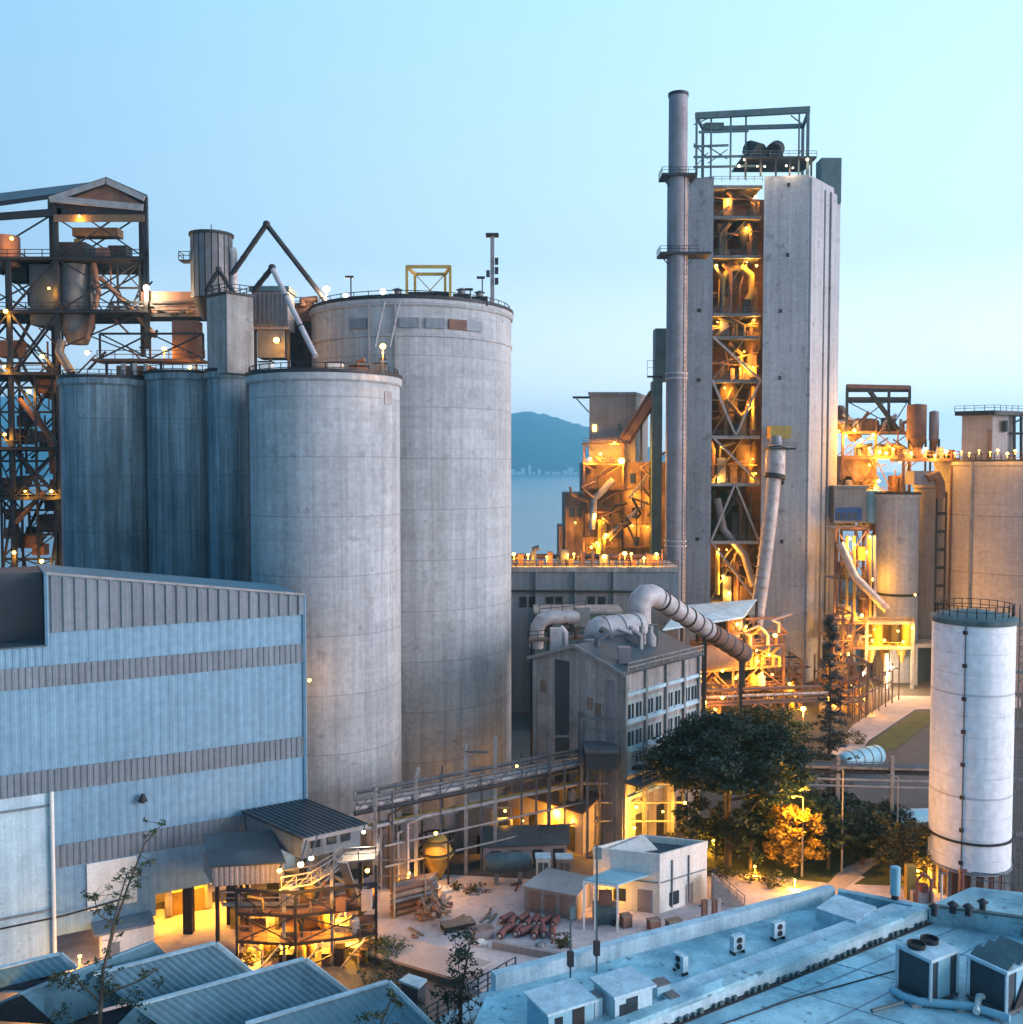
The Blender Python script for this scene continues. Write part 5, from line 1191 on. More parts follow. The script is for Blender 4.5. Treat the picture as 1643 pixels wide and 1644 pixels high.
# conveyor transfer tower and its galleries
T = thing('transfer_tower', 'rusty steel transfer tower crowded with lamps, right of the kiln tower', 'steel tower', (X(1410, 228), 228, 0))
pl = [(X(1352, 226), 226), (X(1405, 226), 226), (X(1460, 226), 226), (X(1460, 236), 236), (X(1352, 236), 236)]
frame(T, pl, [0, Z(960, 226), Z(850, 226), Z(790, 226), Z(735, 226), Z(694, 226)], 'rusty', .5, .45, 'XZXVX', [0, 1, 2, 4])
frame(T, [(X(1358, 226), 226), (X(1425, 226), 226), (X(1458, 226), 226), (X(1458, 235), 235), (X(1358, 235), 235)], [Z(694, 226), Z(640, 226), Z(622, 226)], 'steel', .5, .55, 'Z.', [0, 1, 2, 3, 4])
MB().bar(at(1397, 628, 226), at(1442, 690, 226), 1.0, .8).build('inclined_gallery', M['steel'], T)
MB().bar(at(1360, 620, 226), at(1460, 622, 226), 1.0, .9).build('crown_beam', M['rusty'], T)
for py in (694, 735, 790, 850, 960):
    MB().prism([(p[0], p[1]) for p in pl], Z(py, 226) - .2, Z(py, 226)).build('deck', M['rusty'], T)
    rail(T, [(*p, Z(py, 226)) for p in pl[:3]], False, 1.1, 'rusty', 1.8)
r_ = random.Random(33)
for k in range(46):
    px, py = r_.uniform(1350, 1458), r_.choice((694, 735, 790, 850, 694, 735)); x = X(px, 229); z = Z(py, 226); mt = r_.choice(('duct', 'rusty', 'yellow', 'rusty', 'steel'))
    if k % 3 == 0: MB().lathe(x, 229, [(.5, z), (1.3, z + 1.1), (1.3, z + 2.6), (.5, z + 3.2)], 12).build('vessel', M[mt], T, True)
    elif k % 3 == 1: MB().box(x - r_.uniform(.6, 1.6), 228, z, x + r_.uniform(.6, 1.6), 230.5, z + r_.uniform(1, 4)).build('machine_casing', M[mt], T)
    else: MB().tube([(x, 227.3, z), (x, 227.3, z + 2.2), (x + r_.uniform(-4, 4), 227.3, z + r_.uniform(2.2, 5))], .4, 8).build('pipe_run', M[mt], T, True)
for k in range(44):
    px, py = r_.uniform(1348, 1462), r_.uniform(690, 850); q = at(px, py, 225.2); mt = r_.choice(('rusty', 'steel', 'baym', 'rusty'))
    w_ = V((r_.choice((-1, 1)) * r_.uniform(1.5, 5), 0, r_.choice((0, 0, 3, 4, -3)) + r_.uniform(-.3, .3)))
    if k % 4 == 0: w_ = V((0, 0, r_.uniform(3, 8)))
    MB().bar(q, q + w_, r_.uniform(.16, .3)).build('brace', M[mt], T)
MB().box(X(1344, 230), 228, Z(790, 230), X(1400, 230), 238, Z(732, 230)).build('cladding', M['brown'], T)
MB().bar(at(1345, 655, 232), at(1375, 705, 229), 2.4, 2.2).build('inclined_gallery', M['rusty'], T)
T = thing('control_gallery', 'pinkish gallery box with blue window strip and round blue end by the kiln tower', 'building', (X(1370, 219), 219, Z(845, 219)))
gz0, gz1 = Z(840, 218), Z(784, 218)
MB().box(X(1340, 218), 218, gz0, X(1392, 218), 224, gz1).build('wall', M['pinkconc'], T)
MB().box(X(1338, 218), 217.7, gz1 + .01, X(1394, 218), 224.3, gz1 + .6).build('roof', M['conc'], T)
MB().box(X(1342, 218), 217.88, Z(836, 218), X(1384, 218), 217.99, Z(815, 218)).build('blue_panel', M['blue'], T)
for px in (1344, 1353, 1362, 1371): MB().box(X(px, 218), 217.8, Z(834, 218), X(px + 6, 218), 217.87, Z(823, 218)).build('window', M['glass'], T)
MB().lathe(X(1400, 220), 220, [(2.1, gz0), (2.1, Z(788, 218)), (.2, Z(786, 218))], 24).build('end_drum', M['cyan'], T, True)
for px in (1346, 1388): MB().bar((X(px, 219), 219, 0), (X(px, 219), 219, gz0), .5).build('column', M['rusty'], T)
for i, (px, py, pw, lb) in enumerate(((1470, 650, 15, 'brown round bin with a ribbed wall above the lamp-lit decks, right of the transfer tower'), (1498, 661, 7.5, 'small dark bin right of the brown ribbed bin'))):
    T = thing('bin', lb, 'bin', at(px, 720, 222)); x = X(px, 222); rr = pw / F * 222
    MB().lathe(x, 222, [(rr, Z(705, 222)), (rr, Z(py, 222)), (.1, Z(py - 2, 222))], 20).build('shell', M['rusty' if i == 0 else 'stack'], T, True)
    MB().lathe(x, 222, [(rr, Z(705, 222)), (rr * .3, Z(730, 222))], 20).build('cone', M['rusty'], T, True)
    for s in (-1, 1): MB().bar((x + s * rr * .9, 221.5, zs_ - 4), (x + s * rr * .9, 221.5, Z(705, 222)), .35).build('leg', M['steel'], T)
T = thing('lamp_deck', 'rusty walkway deck lined with lamps from the transfer tower to the huge silo', 'walkway', at(1500, 745, 214))
MB().box(X(1440, 215), 213.5, Z(741, 215), X(1535, 215), 219, Z(736, 215)).build('deck', M['rusty'], T)
rail(T, [(X(1440, 215), 213.5, Z(736, 215)), (X(1535, 215), 213.5, Z(736, 215))], False, 1.5, 'rusty', 1.6, .14)
for k, px in enumerate(range(1446, 1534, 9)): MB().box(X(px, 215), 215, Z(736, 215), X(px + 5, 215), 217, Z(736 - (8, 14, 5, 18)[k % 4], 215)).build('deck_unit', M[('rusty', 'duct', 'steel')[k % 3]], T)
for px in (1450, 1528): MB().bar((X(px, 214), 214, 0), (X(px, 214), 214, Z(741, 215)), .5).build('leg', M['rusty'], T)

# lit bagging frame at the road
T = thing('loading_bay', 'two-level yellow-lit loading frame with white columns beside the bright road', 'loading bay', G(1430, 1115))
pl = [(X(1343, 206), 206), (X(1395, 206), 206), (X(1470, 206), 206), (X(1470, 213.5), 213.5), (X(1343, 213.5), 213.5)]
z1, z2, z3 = Z(1040, 206), Z(1000, 206), Z(848, 206)
frame(T, pl[:2] + [(pl[1][0], 213.5), pl[4]], [0, z1, z2, Z(930, 206), z3], 'rusty', .42, .4, '.XZX', [0, 1])
frame(T, [pl[1], pl[2], pl[3], (pl[1][0], 213.5)], [0, z1, z2], 'steelp', .55, .5, '..', [0, 1, 2])
for z, k in ((z1, 3), (z2, 3), (Z(930, 206), 2), (z3, 2)):
    MB().box(pl[0][0], 206, z - .2, pl[k - 1][0], 213.5, z + .02).build('deck', M['steelp'], T)
    rail(T, [(pl[0][0], 205.9, z), (pl[k - 1][0], 205.9, z)], False, 1.1, 'yellow', 1.6)
MB().box(X(1400, 211), 211, z1 + .1, X(1468, 211), 213, z2 - .3).build('back_panel', M['yellow'], T)
for px in (1402, 1425, 1452): MB().lathe(X(px, 208.5), 208.5, [(.4, z1 - 3.6), (1.3, z1 - .3)], 14).build('spout', M['yellow'], T, True)
for px in (1412, 1440, 1460): MB().lathe(X(px, 208.5), 208.5, [(1.1, z1 + .1), (1.1, z2 - .6)], 14).build('vessel', M['yellow' if px != 1440 else 'steel'], T, True)
MB().box(X(1424, 207), 206.3, .02, X(1432, 207), 207.2, Z(1050, 206)).build('white_panel', M['paint'], T)
MB().tube([at(1349, 872, 205), at(1372, 925, 205), at(1424, 978, 204.5)], .85, 14).build('slanting_pipe', M['duct'], T, True)
for px in (1372, 1398, 1405, 1360): MB().tube([at(px, 860, 205.6), at(px, 990, 205.6)], .3, 8).build('riser_pipe', M['duct' if px % 2 else 'yellow'], T, True)
for k, (px, py) in enumerate(((1352, 925), (1380, 900), (1358, 995), (1388, 985))): MB().box(X(px, 207), 207, Z(py, 207), X(px + 12, 207), 210, Z(py - 22, 207)).build('machine_casing', M[('rusty', 'yellow', 'duct', 'rusty')[k]], T)
for k in range(18):
    px, py = r_.uniform(1346, 1392), r_.choice((1040, 1000, 930, 1110)); x = X(px, 208); z = Z(py, 206) if py < 1100 else .02; mt = r_.choice(('yellow', 'rusty', 'duct', 'steelp'))
    if k % 3 == 0: MB().lathe(x, 209, [(.4, z), (.8, z + .6), (.8, z + 2), (.3, z + 2.4)], 12).build('vessel', M[mt], T, True)
    elif k % 3 == 1: MB().tube([(x, 207.5, z), (x, 207.5, z + 2), (x + r_.uniform(-3, 3), 207.5, z + r_.uniform(2, 4.5))], .25, 8).build('pipe_run', M[mt], T, True)
    else: MB().box(x - .6, 208, z, x + .6, 209.4, z + r_.uniform(.8, 2.2)).build('machine_casing', M[mt], T)
T = thing('dark_doorway_shed', 'dark open-fronted shed between the loading frame and the white tank', 'shed', G(1490, 1110))
MB().box(X(1474, 209), 209, Z(1040, 209), X(1540, 209), 215, Z(1034, 209)).build('roof', M['steelp'], T)
MB().box(X(1474, 214), 214, 0, X(1560, 214), 215, Z(1040, 209)).build('back_wall', M['darkclad'], T)
for px in (1476, 1538): MB().bar((X(px, 209.3), 209.3, 0), (X(px, 209.3), 209.3, Z(1040, 209)), .5).build('column', M['steelp'], T)
# racks right of the tower foot
T = thing('small_rack', 'row of thin rusty steel portals beside the pale road', 'pipe rack', G(1400, 1150))
for k in range(8):
    p = G(1350 + 11 * k, 1168 - 6 * k)
    MB().bar(tuple(p), (p.x, p.y, 8.5 + k % 3), .2).build('post', M['rusty'], T); MB().bar((p.x, p.y, 6.4), (p.x + 2.4, p.y + 1, 6.4), .2).build('cross_beam', M['rusty'], T); MB().bar((p.x + 2.4, p.y + 1, 0), (p.x + 2.4, p.y + 1, 8.0 + k % 2), .2).build('post', M['rusty'], T)
for dz, dx in ((6.6, .9), (4.6, 1.4)):
    a_, c_ = G(1346, 1170), G(1422, 1130); MB().tube([(a_.x + dx, a_.y, dz), (c_.x + dx, c_.y, dz)], .13, 8).build('pipe_run', M['rusty'], T, True)

# horizontal tanks by the road
def htank(label, a_, c_, r_t, mt, bands, name='storage_tank'):
    d = (c_ - a_).normalized(); T = thing(name, label, 'tank', ((a_.x + c_.x) / 2, (a_.y + c_.y) / 2, 0))
    MB().tube([a_ - d * .55 * r_t, a_ - d * .4 * r_t, a_, c_, c_ + d * .4 * r_t, c_ + d * .55 * r_t], [r_t * .2, r_t * .75, r_t, r_t, r_t * .75, r_t * .2], 22).build('shell', M[mt], T, True)
    for k in range(bands):
        q = a_.lerp(c_, (k + .5) / bands); MB().tube([q - d * .1, q + d * .1], r_t * 1.04, 22).build('band', M['steelg'], T, True)
    for f in (.2, .8):
        q = a_.lerp(c_, f); MB().bar((q.x, q.y, 0), (q.x, q.y, q.z - r_t * .6), .5).build('saddle', M['conc'], T)
    return T
htank('banded pale blue horizontal tank beside the road, near the tall sparse conifer', at(1354, 1224, 148), at(1408, 1212, 154), 1.55, 'cyan', 4)
htank('pale blue horizontal tank behind the bushes at the left of the white upright tank', at(1436, 1318, 128), at(1512, 1316, 130), 1.5, 'cyan', 0)

# upright white tank
tc_ = G(1555, 1425); tr = 62 / F * tc_.y
zt1, zt2 = Z(1408, tc_.y - tr), Z(990, tc_.y)
T = thing('white_tank', 'tall white upright tank with a ladder and dark ring joints, right foreground', 'tank', tc_)
zb_ = Z(1348, tc_.y - tr * .6)
MB().lathe(tc_.x, tc_.y, [(tr, zt1), (tr, zt2)], 64).build('shell', M['tank'], T, True)
MB().lathe(tc_.x, tc_.y, [(tr + .2, zt2 - .5), (tr + .25, zt2 + .02), (tr - .4, zt2 + .3), (.1, zt2 + .9)], 64).build('roof', M['teal'], T, True)
MB().lathe(tc_.x, tc_.y, [(tr + .02, zb_ - .1), (tr + .22, zb_ - .1), (tr + .22, zb_ + .12), (tr + .02, zb_ + .12)], 64, False).build('ring', M['steel'], T, True)
MB().lathe(tc_.x, tc_.y, [(tr + .02, zt1 + .1), (tr + .15, zt1 + .1), (tr + .15, zt1 + .35), (tr + .02, zt1 + .35)], 64, False).build('ring', M['grey'], T, True)
for k in range(20):
    g = 2 * math.pi * k / 20; MB().bar((tc_.x + (tr - .3) * math.cos(g), tc_.y + (tr - .3) * math.sin(g), 0), (tc_.x + (tr - .3) * math.cos(g), tc_.y + (tr - .3) * math.sin(g), zt1 + .02), .45, .3).build('skirt_leg', M['conc'], T)
MB().lathe(tc_.x, tc_.y, [(tr - .7, 0), (tr - .7, zt1)], 32, False).build('skirt', M['rusty'], T, True)
rail(T, ringpts(tc_.x, tc_.y, tr - .3, zt2 + .3, 26), True, 1.2, 'steel', 1.2, .07)
gx = tc_.x - tr * .58; gy = tc_.y - tr * .83
b = MB().tube([(gx, gy, 1.5), (gx, gy, zt2 + 1)], .07, 6); b.build('gauge_pipe', M['steelg'], T, True)
for k in range(8): MB().obox((gx, gy + .05, zt2 - 1.2 - k * (zt2 - zt1 - 1) / 7.4), (.34, .4, .4), .6).build('bracket', M['steel'], T)
# ladder tower at its right side
T = thing('tank_ladder', 'slender steel stair mast clamped along the right side of the white tank', 'ladder', (tc_.x + tr + .6, tc_.y, 0))
for dx in (.35, 1.5):
    for dy in (-1.0, .2): MB().bar((tc_.x + tr + dx, tc_.y + dy, 0), (tc_.x + tr + dx, tc_.y + dy, zt2 + 1.4), .13).build('upright', M['steelg'], T)
b = MB(); zz = .5; k = 0
while zz < zt2:
    b.bar((tc_.x + tr + .35, tc_.y - 1, zz), (tc_.x + tr + 1.5, tc_.y - 1, zz + (.9 if k % 2 else 0)), .07); b.bar((tc_.x + tr + .35, tc_.y - 1.02, zz), (tc_.x + tr + 1.5, tc_.y - 1.02, zz), .06); zz += .9; k += 1
b.build('rungs', M['steelg'], T)
for f in (.2, .4, .6, .8, .97):
    MB().box(tc_.x + tr - .3, tc_.y - 1.1, zt2 * f, tc_.x + tr + 1.7, tc_.y + .4, zt2 * f + .14).build('landing', M['steelg'], T)
    rail(T, [(tc_.x + tr + .3, tc_.y - 1.1, zt2 * f + .14), (tc_.x + tr + 1.7, tc_.y - 1.1, zt2 * f + .14)], False, 1.0, 'steelg', .8, .06)
# red pipework and cyan post at its foot
T = thing('pump_skid', 'orange-lit pump skid with red bent pipes at the left foot of the white tank', 'pump', G(1478, 1450))
p = G(1482, 1448)
MB().box(p.x - 1.2, p.y - .4, 0, p.x + 1.0, p.y + 1.2, 1.2).build('base', M['pinkconc'], T)
MB().tube([(p.x - .9, p.y - .6, 0), (p.x - .9, p.y - .6, 2.6), (p.x - .2, p.y - .6, 3.3), (p.x + .6, p.y - .6, 2.6), (p.x + .6, p.y - .6, 0)], .17, 10).build('pipe_loop', M['red'], T, True)
MB().box(p.x - 1.5, p.y + .5, 0, p.x - .5, p.y + 1.3, 3.6).build('panel', M['yellow'], T)
MB().tube([(p.x, p.y, 1.1), (p.x, p.y, 1.9)], .5, 12).build('motor', M['red'], T, True)
for px, py, hh, lb in ((1544, 1452, 3.6, 'bright red hydrant post in front of the white tank foot'), (1512, 1453, 3.4, 'thin pinkish standpipe in front of the white tank foot')):
    p = G(px, py); T = thing('standpipe', lb, 'pipe', p)
    MB().tube([tuple(p), (p.x, p.y, hh)], .22 if px == 1544 else .1, 10).build('pipe_run', M['red' if px == 1544 else 'paint'], T, True)
    MB().tube([(p.x - .3, p.y, hh), (p.x + .45, p.y, hh)], .2 if px == 1544 else .12, 8).build('valve', M['red' if px == 1544 else 'steelg'], T, True)
# ================================================================== PIPE RACK across the yard
T = thing('pipe_rack', 'long elevated pipe rack on tall grey posts crossing in front of the silos', 'pipe rack', G(780, 1420))
k0, k1, k2 = V((X(565, 104.5), 104.5, 9.2)), V((X(938, 118.5), 118.5, 9.9)), V((X(1110, 118.5), 118.5, 9.9))
for o, mt, rr in ((V((0, 0, 0)), 'steel', .24), (V((0, 2.4, 0)), 'steel', .24), (V((0, 0, 1.5)), 'steelg', .16), (V((0, 2.4, 1.5)), 'steelg', .16)):
    MB().tube([k0 + o, k1 + o, k2 + o], rr, 6).build('chord', M[mt], T)
for o, mt, rr in ((V((0, .6, .35)), 'duct', .26), (V((0, 1.3, .3)), 'rusty', .2), (V((0, 1.9, .35)), 'duct', .3), (V((0, .2, -1.9)), 'steelp', .22), (V((0, 1.6, -2.1)), 'yellow', .2)):
    MB().tube([k0 + o, k1 + o, k2 + o], rr, 8).build('pipe_run', M[mt], T, True)
b = MB()
for a_, c_ in ((k0, k1), (k1, k2)):
    n = max(4, int((c_ - a_).length / 1.7))
    for i in range(n):
        p, q = a_.lerp(c_, i / n), a_.lerp(c_, (i + 1) / n)
        b.bar(p + V((0, 0, 1.5 * (i % 2))), q + V((0, 0, 1.5 * ((i + 1) % 2))), .1).bar(p, p + V((0, 2.4, 0)), .12)
b.build('lacing', M['steelg'], T)
for px, top in ((600, 11.2), (666, 12.2), (747, 14.0), (795, 14.4), (883, 14.4), (935, 16.0), (995, 16.0), (1083, 14.0)):
    f = (px - 565) / (938 - 565); p = k0.lerp(k1, f) if f < 1 else k1.lerp(k2, (px - 938) / 172)
    x = X(px, p.y); mt = 'steelg' if px % 3 else 'steelp'
    for dy in (-.25, 2.65): MB().bar((x, p.y + dy, 0), (x, p.y + dy, top), .38).build('post', M[mt], T)
    MB().bar((x, p.y - .25, p.z - .3), (x, p.y + 2.65, p.z - .3), .3).build('cross_beam', M[mt], T); MB().bar((x, p.y - .25, top), (x, p.y + 2.65, top), .25).build('cross_beam', M[mt], T)
    MB().bar((x, p.y - .3, p.z - 2.3), (x, p.y + 2.65, p.z - 2.3), .25).build('cross_beam', M[mt], T)
    if px in (747, 883, 935): MB().bar((x, p.y - .25, top), (x + (2.6 if px != 935 else 3.8), p.y - .25, top), .22).build('top_beam', M['steelg'], T)
rail(T, [k0 + V((0, -.1, 1.5)), k1 + V((0, -.1, 1.5)), k2 + V((0, -.1, 1.5))], False, 1.0, 'steelg', 2.2, .07)
T = thing('pipe_bridge', 'dark flat pipe bridge on single posts behind the big round tree', 'pipe rack', G(1380, 1372))
a_, c_ = V((X(1110, 121), 121, 9.4)), V((X(1500, 122), 122, 8.3))
MB().bar(a_, c_, 1.8, .35).build('deck', M['steel'], T)
for dy, dz, rr in ((-.6, .5, .22), (0, .45, .28), (.6, .5, .2), (-.9, -.9, .16), (-.95, -1.7, .14)): MB().tube([a_ + V((0, dy, dz)), c_ + V((0, dy, dz))], rr, 8).build('pipe_run', M['steelp' if dz < 0 or dy < 0 else 'steelg'], T, True)
for px in (1172, 1262, 1352, 1440): MB().bar((X(px, 121), 121, 0), (X(px, 121), 121, 10.6), .42).build('post', M['steelp'], T)
rail(T, [a_ + V((0, -.9, .2)), c_ + V((0, -.9, .2))], False, 1.1, 'steelg', 2.4)

for px in (628, 706, 772, 838, 862, 908, 965, 1035):
    f = (px - 565) / (938 - 565); p = k0.lerp(k1, f) if f < 1 else k1.lerp(k2, (px - 938) / 172); x = X(px, p.y)
    for dy in (-.35, 2.75): MB().bar((x, p.y + dy, 0), (x, p.y + dy, p.z + 1.6 + (px % 4) * .5), .2).build('post', M['steelg'], T)
    MB().bar((x, p.y - .35, p.z - 4.2), (x, p.y + 2.75, p.z - 4.2), .18).build('cross_beam', M['steelg'], T)
for dz in (-4.1, -6.4): MB().tube([k0.lerp(k1, .12) + V((0, -.3, dz)), k1 + V((0, -.3, dz)), k2 + V((0, -.3, dz))], .12, 6).build('pipe_run', M['steelp'], T, True)
# second steel bay between rack and old building (ladder frames lit yellow)
T = thing('steel_lattice', 'yellow-lit steel ladder frame behind the pipe rack, next to the tallest silo', 'steel frame', G(815, 1382))
frame(T, [(X(797, 117.5), 117.5), (X(822, 117.5), 117.5), (X(822, 120), 120), (X(797, 120), 120)], [0] + [1.35 * k for k in range(1, 7)], 'steelp', .25, .2, '', [0, 1, 3])
T = thing('kiln_pipes', 'cluster of yellow-lit upright vessels at the foot of the old concrete building', 'vessel', G(915, 1386))
for px, r_t, h_, mt in ((906, .55, 7.5, 'yellow'), (921, .6, 6.6, 'duct'), (929, .35, 8.4, 'yellow')):
    x = X(px, 119.5); MB().lathe(x, 119.5, [(r_t, 0), (r_t, h_), (.1, h_ + .5)], 14).build('vessel', M[mt], T, True)
MB().tube([at(905, 1320, 119), at(930, 1330, 119)], .25, 8).build('pipe_run', M['rusty'], T, True)

# ================================================================== WHITE FLAT-ROOFED HOUSE
wc, wl, wr = V((15.3, 100.9, 0)), V((8.6, 102.8, 0)), V((20.9, 104.6, 0)); wb = wl + wr - wc
zr_w = 5.5
T = thing('white_house', 'small white flat-roofed yard building with dark doors', 'building', wc)
MB().prism([(p.x, p.y) for p in (wc, wr, wb, wl)], 0, zr_w).build('wall', M['paint'], T)
ctr = (wc + wb) / 2
def wring(k0_, k1_, z0, z1, mt, nm):
    o = [ctr + (p - ctr) * k0_ for p in (wc, wr, wb, wl)]; i_ = [ctr + (p - ctr) * k1_ for p in (wc, wr, wb, wl)]
    for k in range(4): MB().prism([(p.x, p.y) for p in (o[k], o[(k + 1) % 4], i_[(k + 1) % 4], i_[k])], z0, z1).build(nm, M[mt], T)
wring(1.012, .93, zr_w + .004, zr_w + .75, 'paint', 'parapet')
MB().prism([(p.x, p.y) for p in [ctr + (q - ctr) * .925 for q in (wc, wr, wb, wl)]], zr_w + .004, zr_w + .05).build('roof_slab', M['roofdark'], T)
a_ = ctr + (wl - ctr) * .75; c_ = ctr + (wb - ctr) * .78
MB().slab((a_.x, a_.y, zr_w + .5), (a_.x + 2.6, a_.y - .3, zr_w + .12), (c_.x + 1.2, c_.y - 2.0, zr_w + .12), (c_.x, c_.y, zr_w + .9), .08).build('roof_sheet', M['paint'], T)
def wface(p0, p1, f, w_, z0, z1, nm, mt, out=.07):
    d = (p1 - p0).normalized(); q = p0.lerp(p1, f); n_ = V((d.y, -d.x, 0))
    a, c = q - d * w_ / 2, q + d * w_ / 2
    return MB().prism([(a.x + n_.x * .003, a.y + n_.y * .003), (c.x + n_.x * .003, c.y + n_.y * .003), (c.x + n_.x * out, c.y + n_.y * out), (a.x + n_.x * out, a.y + n_.y * out)], z0, z1).build(nm, M[mt], T)
wface(wl, wc, .78, 1.5, .02, 2.35, 'door', 'stack'); wface(wc, wr, .30, 1.3, .5, 1.9, 'window', 'glass'); wface(wc, wr, .62, 1.0, .02, 2.2, 'door', 'pinkconc')
wface(wl, wc, .40, 1.3, .9, 2.2, 'window', 'glass')
wface(wl, wc, .5, 6.6, 3.2, 3.3, 'ledge', 'grey', .12); wface(wc, wr, .5, 6.3, 3.2, 3.3, 'ledge', 'grey', .12)
for f in (.25, .6): wface(wc, wr, f, .12, .3, 5.3, 'rain_pipe', 'grey', .14)
T = thing('carport', 'open carport with a pale blue roof on thin white posts beside the white yard building', 'shelter', G(975, 1490))
c0, c1, c2, c3 = at(938, 1412, 97.5), at(992, 1420, 97.0), at(1043, 1404, 101.2), at(985, 1393, 102.5)
MB().slab(c0, c1, c2, c3, .16).build('roof', M['cyan'], T)
for p in (c0, c1, c0.lerp(c3, .9), c0.lerp(c1, .33)): MB().bar((p.x, p.y, 0), (p.x, p.y, p.z - .15), .2).build('post', M['paint'], T)
MB().bar(c0 + V((0, 0, -.22)), c1 + V((0, 0, -.22)), .16, .2).build('beam', M['paint'], T)
T = thing('covered_machine', 'dark teal covered machine standing in the carport', 'machine', G(975, 1485))
p = G(972, 1482); MB().box(p.x - 1.2, p.y - .5, .1, p.x + 1.2, p.y + 1.2, 1.8).build('casing', M['teal'], T); MB().box(p.x - .6, p.y, 1.8, p.x + .7, p.y + 1, 3.0).build('hood', M['rusty'], T)
for s in (-.8, .8): MB().tube([(p.x + s - .12, p.y - .6, .3), (p.x + s + .12, p.y - .6, .3)], .3, 10).build('wheel', M['rubber'], T, True)
T = thing('outside_stair', 'concrete stair running down the right side of the white yard building', 'stair', G(1165, 1475))
s0 = wr + V((.3, -1.2, 0)); b = MB(); n = 9
for k in range(n): b.box(s0.x + k * .36, s0.y - 1.0, 0, s0.x + (k + 1) * .36 - .004, s0.y + .4, 3.1 * (1 - k / n))
b.build('steps', M['pinkconc'], T)
rail(T, [(s0.x, s0.y - 1.0, 3.1), (s0.x + n * .36, s0.y - 1.0, .3)], False, .95, 'steelg', .9, .06)
T = thing('gas_rack', 'row of rust-streaked pale panels leaning beside the stair of the white yard building', 'panel rack', G(1135, 1482))
p = G(1130, 1482)
for k in range(4): MB().obox((p.x + k * .52, p.y - .1 + .12 * k, 1.2), (.44, .35, 2.4), .3).build('panel', M['pinkconc' if k % 2 else 'rusty'], T)
MB().bar((p.x - .4, p.y + .3, 1.6), (p.x + 2.2, p.y + .9, 1.6), .1).build('frame_bar', M['steel'], T)
# low store with lavender roof, tank on saddles, cabinets
T = thing('low_store', 'low store with a pale lavender roof and warm pink front, left of the carport', 'shed', G(890, 1475))
q = [G(842, 1462), G(925, 1478), G(948, 1452), G(880, 1438)]
MB().prism([(p.x, p.y) for p in q], 0, [2.5, 2.5, 2.8, 2.8]).build('wall', M['pinkconc'], T)
o = sum((V(p) for p in q), V()) / 4
MB().prism([((p.x - o.x) * 1.08 + o.x, (p.y - o.y) * 1.08 + o.y) for p in q], [2.52, 2.52, 2.82, 2.82], [2.68, 2.68, 2.98, 2.98]).build('roof', M['path'], T)
for f in (.2, .5, .8):
    p = q[0].lerp(q[1], f); MB().obox((p.x, p.y - .05, 1.1), (1.2, .1, 2.1), math.atan2((q[1] - q[0]).y, (q[1] - q[0]).x)).build('door', M['brown'], T)
htank('green horizontal tank on saddles between the rack posts and the low store', V((X(784, 108), 108, 2.5)), V((X(848, 108.5), 108.5, 2.5)), 1.05, 'teal', 3, 'fuel_tank')
for px, py, hh, ww, lb in ((872, 1428, 3.6, 1.5, 'white upright cabinet tank right of the green horizontal tank'), (906, 1424, 3.3, 1.7, 'lavender-grey upright box tank behind the low store')):
    p = G(px, py); T = thing('upright_cabinet', lb, 'cabinet', p)
    MB().box(p.x - ww / 2, p.y - .6, .1, p.x + ww / 2, p.y + .8, hh).build('casing', M['paint' if px == 872 else 'steelp'], T)
    MB().box(p.x - ww / 2 - .1, p.y - .7, hh + .01, p.x + ww / 2 + .1, p.y + .9, hh + .15).build('lid', M['kerbw'], T)
    for s in (-.3, .3): MB().box(p.x + s - .25, p.y - .63, .4, p.x + s + .25, p.y - .605, hh - .4).build('door', M['steelg'], T)
T = thing('boiler_shed', 'long dark roofed boiler house behind the green horizontal tank', 'shed', G(850, 1400))
q = [V((X(775, 112), 112, 0)), V((X(912, 113), 113, 0)), V((X(912, 116), 116.2, 0)), V((X(775, 115), 115.4, 0))]
MB().prism([(p.x, p.y) for p in q], 0, 2.9).build('wall', M['stack'], T)
MB().slab((q[0].x - .3, q[0].y - .4, 2.9), (q[1].x + .3, q[1].y - .4, 2.9), (q[2].x + .3, q[2].y, 3.9), (q[3].x - .3, q[3].y, 3.9), .14).build('roof', M['roofdark'], T)
for f in (.15, .4, .65, .9): p = q[0].lerp(q[1], f); MB().box(p.x - .6, p.y - .12, .02, p.x + .6, p.y - .01, 2.2).build('doorway', M['rubber'], T)

# stacks of pipes and red rolls
T = thing('pipe_stack', 'stack of long weathered pipes in a steel rack on the yard', 'pipe stack', G(665, 1480))
a_, c_ = G(628, 1474), G(690, 1458)
for row in range(5):
    for k in range(4):
        off = V((.9 * k * .25, .62 * k, .38 + .62 * row)); MB().tube([a_ + off, c_ + off], .28, 8).build('pipe_length', M[('wood', 'rusty', 'steelg')[(row + k) % 3]], T, True)
for f in (.1, .9): p = a_.lerp(c_, f); MB().bar((p.x, p.y - .35, 0), (p.x, p.y - .35, 3.8), .18).build('rack_post', M['steelp'], T)
r_ = random.Random(5)
T = thing('scrap_pile', 'heap of brown broken logs and scrap right of the pipe stack', 'scrap pile', G(700, 1478))
for k in range(34):
    p = G(r_.uniform(676, 718), r_.uniform(1468, 1482)); g = r_.uniform(0, 6.3); h_ = r_.uniform(.2, 2.0)
    d = V((math.cos(g), math.sin(g), r_.uniform(-.3, .3))) * r_.uniform(.5, 1.1)
    MB().tube([V((p.x, p.y, h_)) - d, V((p.x, p.y, h_)) + d], r_.uniform(.14, .3), 7).build('scrap_piece', M[r_.choice(('wood', 'rusty', 'wood', 'brown'))], T, True)
proto = None
